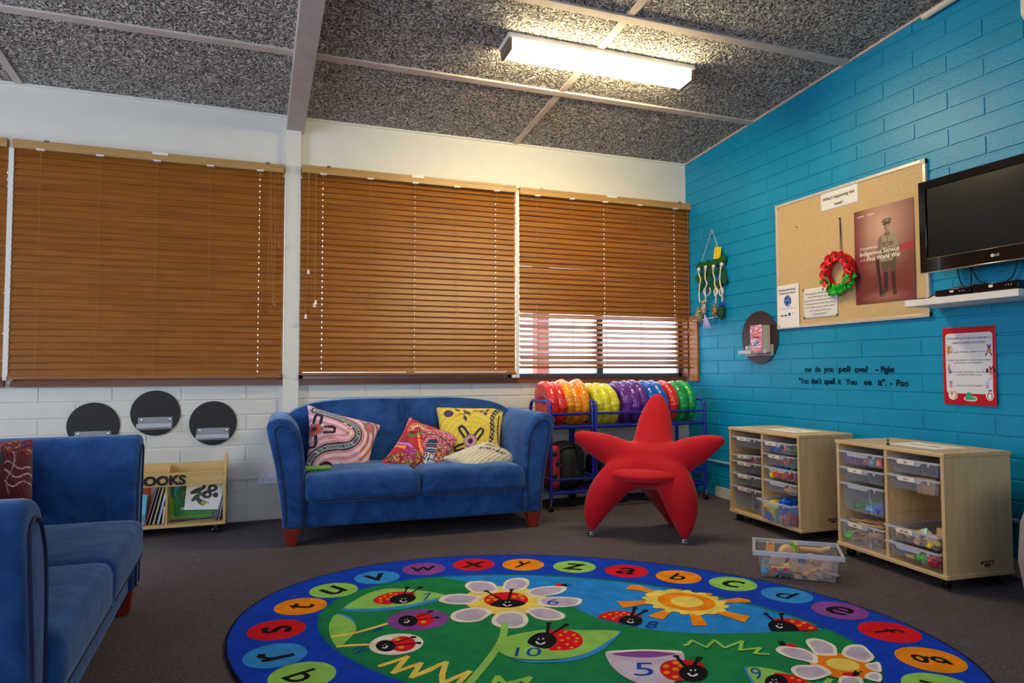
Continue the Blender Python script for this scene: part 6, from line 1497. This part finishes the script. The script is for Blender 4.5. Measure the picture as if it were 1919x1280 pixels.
# soldier poster
PW, PH = .410, .576
def soldier(U, V):
    X = 100*U*1.0; Y = (1-V)*178     # portrait box 100 x 178, y downwards
    p = Paint(X, Y, (126, 66, 62)); L_ = np.clip(1-np.hypot((X-48)/62, (Y-40)/95), 0, 1)
    def bl(c, a): cc = np.array(lin([q/255 for q in c])); p.C = p.C*(1-a[..., None])+cc*a[..., None]
    bl((214, 170, 150), L_**1.1); bl((118, 34, 48), np.clip((26-X)/26, 0, 1)*.75); bl((112, 40, 48), np.clip((Y-105)/70, 0, 1)*.6)
    p.put((Y > 77+(50-X)*.0) & (Y < 90) & (X > 56), (182, 34, 56), .75); p.put((Y > 92) & (Y < 106) & (X < 44), (150, 30, 54), .45)
    bl((176, 120, 104), np.clip(1-np.hypot((X-52)/46, (Y-168)/14), 0, 1)*.8)
    K = (62, 50, 44); K2 = (164, 144, 122); K3 = (128, 108, 92); SKn = (150, 122, 104)
    p.line([(40, 84), (41, 110), (45, 166)], 4.6, (52, 34, 36)); p.line([(37, 100), (43, 166)], 2.0, (92, 62, 56))
    # legs, gaiters, boots
    p.poly([(46, 92), (70, 92), (72, 112), (68, 128), (61, 128), (58, 112), (56, 128), (49, 128), (45, 110)], (96, 78, 66))
    p.poly([(50, 124), (57, 124), (56, 158), (50, 158)], (58, 42, 42)); p.poly([(62, 126), (69, 124), (70, 156), (64, 158)], (58, 42, 42))
    p.poly([(50, 154), (57, 154), (56, 162), (50, 167), (44, 168), (44, 164)], (74, 56, 52)); p.poly([(64, 154), (70, 154), (71, 167), (66, 169), (64, 164)], (74, 56, 52)); p.line([(46, 166), (55, 161)], 1, (176, 150, 132)); p.line([(66, 167), (70, 167)], 1, (176, 150, 132))
    # tunic
    p.poly([(46, 56), (52, 52), (60, 51), (68, 56), (71, 70), (70, 96), (64, 104), (46, 104), (43, 94), (44, 72)], K2); p.poly([(46, 56), (42, 62), (38, 80), (36, 92), (41, 96), (45, 84), (48, 66)], K3); p.poly([(68, 56), (73, 62), (76, 78), (77, 90), (71, 93), (69, 80), (67, 66)], K2)
    p.line([(44, 84), (72, 83)], 3.2, K); p.line([(57, 54), (57, 102)], .8, K); p.rect(48, 69, 55, 77, K3); p.rect(59, 69, 67, 77, K3); p.rect(47, 88, 55, 99, K3); p.rect(60, 88, 69, 99, K3)
    for x0, x1, y in ((48, 55, 69), (59, 67, 69), (47, 55, 88), (60, 69, 88)): p.line([(x0, y), ((x0+x1)/2, y+3), (x1, y)], .8, K)
    for y in (60, 66, 74, 80): p.ell(57.5, y, .8, .8, (216, 196, 170))
    for (a_, c_) in (((40, 76), (44, 74)), ((39, 82), (44, 81)), ((72, 72), (76, 74)), ((72, 78), (77, 80))): p.line([a_, c_], .8, K)
    p.poly([(53, 50), (60, 50), (62, 56), (57, 60), (52, 56)], K3)
    # head and cap
    p.ell(57, 41, 5.2, 8, SKn); p.ell(59, 42, 3, 6, (186, 156, 136)); p.rect(54, 39, 56, 40, (60, 44, 40)); p.rect(59, 39, 61, 40, (60, 44, 40)); p.line([(57.6, 40), (58, 44)], .6, (96, 70, 60)); p.line([(55.6, 46), (59.4, 46)], .7, (80, 56, 50))
    p.ell(56.5, 30, 8.6, 4.2, (120, 98, 84), -.05); p.poly([(50, 32), (63, 32), (62.5, 36), (51, 36)], (92, 72, 62)); p.line([(50.5, 36.5), (62.5, 36)], 1.6, (44, 30, 30)); p.ell(57, 30, 1.2, 1.2, (200, 176, 150))
    p.put(((X+Y) % 100 > 99.2) & (X > 18) & (X < 30) & (Y > 55) & (Y < 88), (216, 190, 176), .6)
    for k, (x0, y0, w_) in enumerate(((6, 12, 12), (24, 12, 12))): p.rect(x0, y0-1.2, x0+w_, y0+.2, (236, 220, 214)); p.rect(x0, y0+1.2, x0+w_*.7, y0+1.9, (214, 180, 176))
    return p.C
t, pl = sheet('poster', 'maroon commemorative poster of a standing soldier in uniform with a rifle, on the cork board', 3.213, 1.408, PW, PH, .015, soldier, 170, 260, curl=.004, mat_=painted('poster_print', .35), cat_='poster')
b = MB(); wtext(b, pl, 'Commemorating', .10, .572, .32, .030, 0, 0, M_WINK, 'L', shear=.35, offset=.01); wtext(b, pl, 'Indigenous Service', .10, .508, .66, .044, 0, 0, M_WINK, 'L', offset=.014); wtext(b, pl, 'in the', .10, .452, .11, .024, 0, 0, M_WINK, 'L', shear=.35); wtext(b, pl, 'First World War', .225, .446, .56, .044, 0, 0, M_WINK, 'L', offset=.022); b.build('lettering', t)
# poppy wreath
wr_ = thing('poppy_wreath', 'red poppy wreath with green ribbon hanging on the cork board', 'wreath', W(3.318, 1.628, .03))
RW = .098; TW = Matrix(((0, 0, -1), (-1, 0, 0), (0, 1, 0))).to_4x4()     # local x -> -y, local y -> z, local z -> -x
b = MB(); b.tube([(RW*math.cos(a), RW*math.sin(a), 0) for a in np.linspace(0, 2*PI, 36)[:-1]], .021, mat('poppy_red', (206, 14, 20), .6, bump=.6, bscale=60), 10, closed=True, T=TW); b.build('ring', wr_, True)
rp = random.Random(2)
for k, a in enumerate(np.linspace(R(-28), R(215), 9)):
    b = MB(); cx, cy = RW*math.cos(a), RW*math.sin(a)
    for q in range(6):
        an = q*PI/3+rp.uniform(-.3, .3); T_ = TW @ Matrix.Translation((cx, cy, .017)) @ Matrix.Rotation(an, 4, 'Z') @ Matrix.Rotation(R(-28), 4, 'Y')
        b.add([(0, 0, 0), (.022, -.018, .004), (.040, -.012, .010), (.042, .004, .003), (.038, .014, .011), (.018, .016, .004)], [(0, 1, 2, 3, 4, 5)], mat('poppy_petal', (220, 20, 24), .55), T=T_)
    f = b.build('poppy', wr_, False); sm_ = f.modifiers.new('thickness', 'SOLIDIFY'); sm_.thickness = .0012
    b = MB(); b.ball((cx+rp.uniform(-.004, .004), cy, .027), (.011, .011, .007), M_BLACK, 10, 6, T=TW); b.build('centre', f, True)
b = MB()
for k in range(11):
    a = R(205)+k*R(135)/10; cx, cy = (RW+.006)*math.cos(a), (RW+.010)*math.sin(a); T_ = TW @ Matrix.Translation((cx*1.04, cy*1.04, .028)) @ Matrix.Rotation(a+rp.uniform(-.5, .5), 4, 'Z') @ Matrix.Rotation(rp.uniform(-.6, .4), 4, 'Y') @ Matrix.Rotation(rp.uniform(-.7, .7), 4, 'X')
    n_ = 8; vs = []
    for i in range(n_):
        x = -.034+.080*i/(n_-1); w_ = .027*math.sin(PI*(.15+.8*i/(n_-1))); vs += [(x, -w_, .008*math.sin(i*1.3)), (x, w_, .008*math.sin(i*1.3+1))]
    b.add(vs, [(2*i, 2*i+2, 2*i+3, 2*i+1) for i in range(n_-1)], mat('green_ribbon', (26, 168, 40), .3), T=T_)
f = b.build('ribbon', wr_, True); sm_ = f.modifiers.new('thickness', 'SOLIDIFY'); sm_.thickness = .0006
b = MB(); b.tube([(.0, .11, -.004), (-.005, .34, -.010)], .0018, M_BLACK, 6, T=TW); b.tube([(.010, .11, -.004), (-.003, .34, -.010)], .0018, M_BLACK, 6, T=TW); b.ball((-.004, .342, -.008), .006, M_BLACK, 10, 6, T=TW); b.build('hanging_string', wr_, True)

# ------------------------------------------------------------------ lettering stuck on the blue wall
wl_ = thing('wall_lettering', 'black vinyl lettering in two lines on the blue wall under the cork board', 'wall lettering', W(3.35, .92, 0))
M_VL = mat('vinyl_lettering', (6, 14, 26), .7, spec=.1)
def wl_text(s_, y0, y1, z, h):
    b = MB(); b.text(s_, (-.0006-.0008, -(3.35-y0), z-.92), (0, -1, 0), (0, 0, 1), y0-y1, h, M_VL, offset=.022, depth=.0008); return b.build('word', wl_)
for s_, y0, y1, z in (('ow', 3.668, 3.605, .997), ('do', 3.575, 3.525, .997), ('you', 3.500, 3.420, .997), ('pell', 3.378, 3.288, .997), ('ove?', 3.255, 3.155, .994), ('-', 3.100, 3.080, .994), ('Piglet', 3.062, 2.970, .993),
                      ('"You', 3.722, 3.635, .918), ("don't", 3.612, 3.522, .918), ('spell', 3.500, 3.410, .918), ('it', 3.385, 3.362, .918), ('You', 3.325, 3.240, .916), ('ee', 3.185, 3.128, .916), ('it".', 3.085, 3.025, .915), ('-', 3.003, 2.985, .914), ('Poo', 2.958, 2.880, .914)):
    wl_text(s_, y0, y1, z, .038)

# ------------------------------------------------------------------ library rules sheet
def rules(U, V):
    X = U*100; Y = (1-V)*146; p = Paint(X, Y, (190, 18, 34))
    p.put((np.abs(X-50) < 44.5) & (np.abs(Y-68) < 57) & (np.hypot(np.maximum(np.abs(X-50)-37.5, 0), np.maximum(np.abs(Y-68)-50, 0)) < 7), (220, 220, 232))
    def an(x, y, s, body, head, ears): p.ell(x, y+s*.5, s*.55, s*.7, body); p.ell(x, y-s*.45, s*.42, s*.42, head); [p.ell(x+e*s*.35, y-s*.95, s*.16, s*.28, ears) for e in (-1, 1)]
    an(12, 42, 7, (206, 130, 50), (196, 110, 40), (180, 96, 34)); p.line([(17, 48), (19, 42), (17, 36)], 1.6, (200, 120, 40))
    an(88, 42, 7, (200, 130, 60), (60, 80, 130), (60, 80, 130)); p.line([(84, 50), (82, 54)], 2.4, (50, 50, 60)); p.line([(91, 50), (92, 54)], 2.4, (50, 50, 60))
    an(12, 76, 5, (160, 130, 190), (206, 150, 80), (206, 150, 80)); p.ell(14, 84, 3, 4, (150, 120, 190))
    an(91, 82, 7, (220, 130, 140), (150, 60, 60), (80, 30, 40)); p.ell(84, 82, 2.6, 4.5, (70, 30, 40)); p.ell(98, 82, 2.6, 4.5, (70, 30, 40))
    an(15, 108, 5.4, (214, 140, 170), (140, 140, 150), (50, 50, 60)); an(84, 108, 5.8, (176, 160, 214), (186, 180, 220), (186, 180, 220)); p.line([(86, 100), (92, 94)], 1.8, (180, 176, 216))
    p.ell(18, 129, 9, 8, (236, 236, 236)); an(16, 128, 6, (236, 226, 210), (200, 120, 60), (190, 100, 40)); p.line([(21, 134), (25, 128), (22, 122)], 2.6, (206, 130, 50))
    p.ell(52, 134, 13, 5, (236, 236, 236)); p.poly([(40, 134), (46, 124), (52, 122), (56, 130), (66, 134), (56, 137), (44, 137)], (70, 170, 130)); p.ell(49, 125, 4, 3, (60, 160, 120))
    p.ell(88, 127, 7, 9.5, (236, 236, 236)); p.ell(88, 128, 5, 7, (30, 30, 40)); p.ell(88, 129, 3.4, 5.4, (240, 240, 240)); p.ell(89, 120, 3.2, 3.2, (30, 30, 40)); p.ell(89, 121, 2, 2, (240, 240, 240)); p.line([(85, 124), (92, 124)], 2, (220, 60, 80))
    return p.C
t, pl = sheet('paper_notice', 'red bordered library rules sheet with small animal stickers, on the blue wall under the shelf', 2.660, .823, .282, .407, .003, rules, 130, 190, curl=.006, mat_=painted('laminated_print', .25))
for ln, u_, v_, w_, h_, m_ in (("TOM PRICE PUBLIC LIBRARY'S", .5, .845, .84, .024, M_INK), ('GREAT EXPECTATIONS', .5, .785, .62, .026, M_INK), ('1. QUIET PLEASE - SPEAK SOFTLY', .5, .672, .66, .018, M_INK2), ('2. KEEP THE LIBRARY CLEAN AND TREAT', .5, .565, .84, .018, M_INK2), ('THE BOOKS WITH RESPECT', .5, .530, .54, .018, M_INK2),
                               ('3. MIND YOUR CHILDREN - WE ARE NOT', .5, .412, .84, .018, M_INK2), ("THE BABYSITTERS CLUB!", .5, .377, .48, .018, M_INK2), ('4. WALK, NO RUNNING', .5, .238, .50, .020, M_INK2)): b = MB(); wtext(b, pl, ln, u_, v_, w_, h_, 0, 0, m_, lift=.0012); b.build('text_line', t)

# ------------------------------------------------------------------ television, shelf, players
tv = thing('television', 'black flat television mounted on the blue wall, cut off by the right edge', 'television', (XR, 2.26, 1.515))
TV_ = Matrix.Translation((-XR, -2.26, -1.515)); yl, yr, zb, zt = 2.657, 1.86, 1.517, 2.009; xf = XR-.150
M_BEZ = mat('piano_black', (10, 9, 10), .10, coat=.5); M_SCR = mat('dark_screen', (8, 8, 10), .22)
b = MB(); b.hexa([(xf, yl, zb+.01), (xf, yr, zb+.01), (xf+.07, yr+.03, zb+.04), (xf+.07, yl-.03, zb+.04), (xf, yl, zt), (xf, yr, zt), (xf+.07, yr+.03, zt-.03), (xf+.07, yl-.03, zt-.03)], M_BLACK); b.build('body', tv, bevel=.004, T=TV_)
fr = MB(); bz = .040
for a_, c_ in (((yr, zt-bz), (yl, zt)), ((yr, zb+.006), (yl, zb+.076)), ((yl-bz, zb+.07), (yl, zt-bz)), ((yr, zb+.07), (yr+bz, zt-bz))): fr.box((xf-.012, a_[0], a_[1]), (xf, c_[0], c_[1]), M_BEZ)
bzl = fr.build('bezel', tv, bevel=.002, T=TV_)
b = MB(); b.box((xf-.004, yr+bz, zb+.076), (xf-.002, yl-bz, zt-bz), M_SCR); b.build('screen', tv, T=TV_)
b = MB(); b.box((xf-.013, yr, zb+.0), (xf-.004, yl-.004, zb+.0065), M_CHROME); b.build('silver_strip', tv, bevel=.001, T=TV_)
b = MB(); b.box((xf-.0125, yr+bz, zb+.075), (xf-.011, yl-bz, zb+.077), mat('bronze_line', (150, 136, 110), .3, metal=.6)); b.build('trim_line', tv, T=TV_)
yc = 2.272; zc = zb+.040; lg = MB(); M_LG = mat('silver_logo', (206, 206, 210), .3, metal=.3)
lg.lathe([(.001, 0), (.0085, 0), (.0085, .0012), (.001, .0013)], M_LG, 20, T=Matrix.Translation((xf-.0122, yc, zc)) @ Matrix.Rotation(-PI/2, 4, 'Y')); lg.text('LG', (xf-.0132, yc-.0125, zc-.006), (0, -1, 0), (0, 0, 1), .019, .012, M_LG, offset=.02, depth=.0006)
lg.build('logo', bzl, T=TV_)
b = MB(); b.box((xf+.07, 2.12, 1.66), (XR-.001, 2.40, 1.88), M_BLACK); b.build('wall_bracket', tv, T=TV_)
sh = MB(); sh.box((XR-.25, 2.100, 1.340), (XR-.001, 2.684, 1.374), mat('white_shelf', (222, 216, 214), .4)); tag(sh.build('wall_shelf', bevel=.002), 'thick white floating shelf under the television', 'shelf')
def player(label, y0, y1, x0, h, nm='disc_player'):
    t = thing(nm, label, 'media player', ((x0+XR-.03)/2, (y0+y1)/2, 1.3745)); T_ = Matrix.Translation(-Vector(t.location))
    b = MB(); b.box((x0, y1, 1.378), (XR-.03, y0, 1.378+h), M_BLACKG); b.build('case', t, bevel=.002, T=T_)
    b = MB(); b.box((x0-.0015, y0-.10, 1.378+h*.45), (x0, y0-.08, 1.378+h*.75), M_CLIP); b.build('front_label', t, T=T_)
    for k in range(3): b = MB(); b.lathe([(.001, 0), (.003, 0), (.003, .002), (.001, .003)], M_CHROME, 10, T=Matrix.Translation((x0, y1+.03+k*.012, 1.378+h*.5)) @ Matrix.Rotation(-PI/2, 4, 'Y')); b.build('button', t, True, T=T_)
    for y in (y0-.02, y1+.02): b = MB(); b.box((x0+.02, y-.008, 1.3745), (XR-.05, y+.008, 1.378), M_CASTER); b.build('foot', t, T=T_)
    return t
player('black media player at the left of the white shelf with cables over it', 2.52, 2.335, XR-.235, .032)
player('black media player at the right of the white shelf', 2.325, 2.110, XR-.235, .038)
rmt = MB(); rmt.box((XR-.21, 2.60, 1.3745), (XR-.17, 2.66, 1.384), M_BLACK); tag(rmt.build('remote_control', bevel=.002), 'small black adapter lying at the left end of the white shelf', 'remote')
plug = MB(); plug.rbox((XR-.16, 2.565, 1.383), (.02, .035, .008), .005, M_CLIP, 8); tag(plug.build('cable_plug', smooth=True), 'white cable plug lying on the left end of the white shelf', 'plug')
def cable(label, pts, r=.0032, m=None):
    b = MB(); b.tube(cat([tuple(p) for p in pts], 8, False), r, m or M_BLACK, 8); tag(b.build('cable', smooth=True), label, 'cable')
cable('black cable looping from the television down to the left of the shelf', [(XR-.06, 2.53, 1.56), (XR-.05, 2.52, 1.47), (XR-.07, 2.47, 1.415), (XR-.10, 2.44, 1.412)])
cable('black cable hanging straight from the television to the left player', [(XR-.05, 2.465, 1.56), (XR-.05, 2.46, 1.48), (XR-.07, 2.452, 1.414)])
cable('black cable hanging in a wide arc below the television', [(XR-.05, 2.46, 1.53), (XR-.045, 2.42, 1.455), (XR-.04, 2.34, 1.432), (XR-.045, 2.26, 1.458), (XR-.05, 2.23, 1.54)])
cable('black cable hanging from the television to the right player', [(XR-.06, 2.085, 1.55), (XR-.05, 2.09, 1.49), (XR-.07, 2.125, 1.42)])
cable('thin black lead lying over the top of the left player', [(XR-.19, 2.60, 1.379), (XR-.20, 2.52, 1.404), (XR-.20, 2.44, 1.417), (XR-.19, 2.36, 1.424), (XR-.18, 2.30, 1.422)])

# ------------------------------------------------------------------ pink book on the round board
bkp = thing('book', 'small thick pink paperback standing on the ledge of the round board on the blue wall', 'book', (XR-.045, 4.04, 1.138), R(-90))
hw_, hh_, ht_ = .063, .198, .042
def pinkart(U, V):
    p = Paint(U*100, V*150, (214, 120, 160))
    for _ in range(60): x, y = rng.uniform(0, 100), rng.uniform(0, 150); p.ell(x, y, rng.uniform(4, 12), rng.uniform(3, 8), [(236, 190, 210), (200, 70, 110), (246, 220, 226), (160, 110, 180)][rng.randint(4)])
    for k in range(3): p.ell(46, 118-k*17, 20, 6, (226, 150, 80)); p.ell(46, 118-k*17, 14, 3, (186, 90, 50))
    p.ell(48, 82, 28, 6, (150, 24, 50)); p.ell(46, 50, 24, 20, (150, 190, 206)); p.ell(40, 44, 10, 12, (96, 90, 150)); p.ell(60, 54, 9, 9, (90, 60, 130)); p.rect(0, 0, 100, 26, (190, 40, 90), .6); p.line([(20, 16), (84, 16)], 5, (240, 200, 220)); return p.C
b = MB(); b.box((-hw_, -ht_, 0), (hw_, -ht_+.002, hh_), mat('pink_cover', (206, 96, 140), .35)); b.box((-hw_, .028, 0), (hw_, .030, hh_), mat('pink_cover', (206, 96, 140), .35)); b.box((-hw_, -ht_, 0), (-hw_+.002, .030, hh_), mat('pink_cover', (206, 96, 140), .35)); b.build('cover', bkp)
b = MB(); b.box((-hw_+.002, -ht_+.002, .002), (hw_-.001, .028, hh_-.002), mat('aged_pages', (206, 200, 176), .8)); b.build('pages', bkp)
print_sheet('cover_art', lambda u, v: Vector((-hw_+u*2*hw_, -ht_-.0008, v*hh_)), 60, 90, pinkart, painted('glossy_cover_print', .3), bkp, .0004)

# ------------------------------------------------------------------ wall hanging in the corner
hg = thing('wall_hanging', 'hanging of green felt leaves, white cords and pods near the room corner', 'wall hanging', W(4.66, 1.42, .02))
def H(px, py, d=.03):
    q = Fx(1290+px/6.4, 420+py/6.4, XR-d); return q-Vector(hg.location)
M_FELT = mat('green_felt', (14, 96, 36), .9, var=(8, 66, 28), scale=30, bump=.4, bscale=200); M_WC = mat('white_cord', (216, 208, 196), .85, bump=.4, bscale=200)
b = MB(); b.tube([H(168, 440), H(285, 68, .006), H(355, 270)], .0022, M_WC, 6); b.build('hanging_string', hg, True)
b = MB(); q0, q1, q2, q3 = H(303, 420), H(385, 410), H(398, 275), H(318, 275); b.prism([q0, q1, q2, q3], (.0012, 0, 0), mat('yellow_tag', (230, 206, 30), .6)); tg_ = b.build('yellow_tag', hg)
b = MB(); b.tube([H(x, y, .032) for k in range(4) for x, y in (((325, 300+k*28), (380, 298+k*28)) if k % 2 == 0 else ((380, 298+k*28), (325, 300+k*28)))], .0007, M_INK2, 4)
b.build('lettering', tg_)
b = MB(); b.tube([H(105, 500, .02), H(455, 400, .02)], .009, M_FELT, 10); b.build('top_bar', hg, True)
rl_ = random.Random(9)
for k, (x, y) in enumerate(((130, 500), (190, 490), (250, 470), (320, 455), (390, 430), (430, 410), (120, 630), (190, 610), (260, 570), (340, 560), (420, 570), (430, 650), (250, 650), (150, 700), (330, 720), (300, 760), (140, 770), (220, 750), (380, 700))):
    b = MB(); c = H(x, y, .026+rl_.uniform(0, .01)); a = rl_.uniform(0, 6.2); s_ = rl_.uniform(.038, .056); n_ = 12
    b.prism([c+Vector((0, s_*math.cos(t_)*math.cos(a)-s_*.55*math.sin(t_)*math.sin(a), s_*math.cos(t_)*math.sin(a)+s_*.55*math.sin(t_)*math.cos(a))) for t_ in [2*PI*i/n_ for i in range(n_)]], (.003, 0, 0), M_FELT); b.build('felt_leaf', hg)
for k, path in enumerate((((130, 545), (128, 600), (150, 660), (138, 740), (132, 850), (140, 940)), ((210, 520), (205, 600), (205, 660), (225, 720), (205, 790), (212, 930)), ((305, 510), (300, 590), (322, 660), (318, 720), (340, 800), (328, 950)), ((403, 485), (385, 590), (380, 680), (395, 760), (410, 850), (410, 925)))):
    b = MB(); P = [H(x, y, .045) for x, y in path]; D = cat([tuple(p) for p in P], 5, False); rr_ = [.0095]*3+[.0058]*(len(D)-3); rr_[0] = .011; b.tube(D, rr_, M_WC, 8); cd_ = b.build('white_cord', hg, True)
    b = MB(); b.ball(H(path[0][0], path[0][1], .047), (.014, .016, .017), M_WC, 12, 8); b.build('knot', cd_, True)
for (x0, x1) in ((190, 265), (318, 355), (380, 420)):
    b = MB(); P = [H(x0+8, 770, .05), H(x0-6, 810, .05), H((x0+x1)/2-8, 865, .05), H(x1, 815, .05), H(x1-10, 765, .05)]; b.tube(cat([tuple(p) for p in P], 5, False), .005, M_WC, 8); b.build('cord_loop', hg, True)
for (x, y, rx, rz_, col, nm) in ((135, 1080, .030, .068, (186, 170, 130), 'speckled_pod'), (190, 1010, .022, .05, (200, 190, 196), 'pale_pod'), (318, 1040, .022, .052, (178, 136, 84), 'woven_pod'), (400, 1060, .026, .066, (18, 84, 52), 'green_pod')):
    b = MB(); c = H(x, y, .045); m_ = mat('pod_%d_%d_%d' % col, col, .8, var=tuple(int(q*.45) for q in col), scale=70, contrast=(.48, .56), bump=.6, bscale=90)
    b.lathe([(.001, -rz_), (rx*.4, -rz_*.85), (rx*.9, -rz_*.4), (rx, 0), (rx*.85, rz_*.5), (rx*.45, rz_*.85), (.001, rz_)], m_, 14, T=Matrix.Translation(c), mod=lambda a, r, z: (r*(1+.10*math.sin(a*5+z*90)), z)); b.build(nm, hg, True)
b = MB(); b.ball(H(405, 960, .05), (.022, .022, .018), mat('blue_yarn', (20, 70, 170), .9, bump=.6, bscale=120)); b.build('blue_yarn', hg, True)
b = MB(); b.ball(H(185, 935, .052), (.018, .02, .014), mat('gold_yarn', (214, 160, 40), .9, bump=.6, bscale=120)); b.build('gold_yarn', hg, True)
b = MB()
for k in range(5): b.tube([H(200, 1090, .05), H(195+k*10, 1160, .055), H(180+k*22, 1250, .05)], [.005, .005, .003], mat('lavender_yarn', (186, 170, 220), .9), 6)
b.build('lavender_yarn', hg, True)
b = MB(); b.tube([H(60, 1160, .03), H(200, 1145, .035), H(350, 1110, .035)], .004, M_WC, 8); b.build('lower_stick', hg, True)

# ------------------------------------------------------------------ air conditioner and armchair at the right edge
ac = thing('air_conditioner', 'white wall air conditioner, only its corner showing at the top right', 'air conditioner', (XR, 1.68, 2.60))
b = MB(); b.prism([(XR-.001, 2.082, 2.90), (XR-.001, 2.082, 2.585), (XR-.15, 2.082, 2.585), (XR-.20, 2.082, 2.64), (XR-.20, 2.082, 2.90)], (0, -.80, 0), mat('cream_casing', (214, 204, 198), .4)); b.build('casing', ac, bevel=.006, bseg=3, T=Matrix.Translation((-XR, -1.68, -2.60)))
b = MB(); b.box((XR-.204, 1.30, 2.652), (XR-.199, 2.06, 2.657), mat('dark_gap', (70, 60, 60), .6)); b.build('vent_line', ac, T=Matrix.Translation((-XR, -1.68, -2.60)))
tc = thing('tub_armchair', 'grey fabric tub armchair, only its rounded side showing at the right edge', 'armchair', (3.10, 1.620, 0))
M_GF = mat('grey_fabric', (136, 124, 136), .9, var=(150, 138, 148), scale=40, bump=.3, bscale=300)
b = MB(); n_ = 40; vs = []; prof = [(.20, .02), (.30, .03), (.345, .12), (.362, .24), (.352, .38), (.318, .50), (.27, .53), (.235, .49), (.235, .34), (.20, .32)]
b.lathe(prof, M_GF, 40); b.build('shell', tc, True, 180)
b = MB(); b.lathe([(.001, .34), (.15, .345), (.215, .335), (.232, .30), (.232, .25), (.001, .25)], M_GF, 32); b.build('seat_cushion', tc, True, 60)
for a in (PI/4, 3*PI/4, 5*PI/4, 7*PI/4): b = MB(); b.lathe([(.001, 0), (.018, 0), (.022, .03), (.001, .03)], M_CASTER, 12, T=Matrix.Translation((.21*math.cos(a), .21*math.sin(a), 0))); b.build('foot', tc, True)
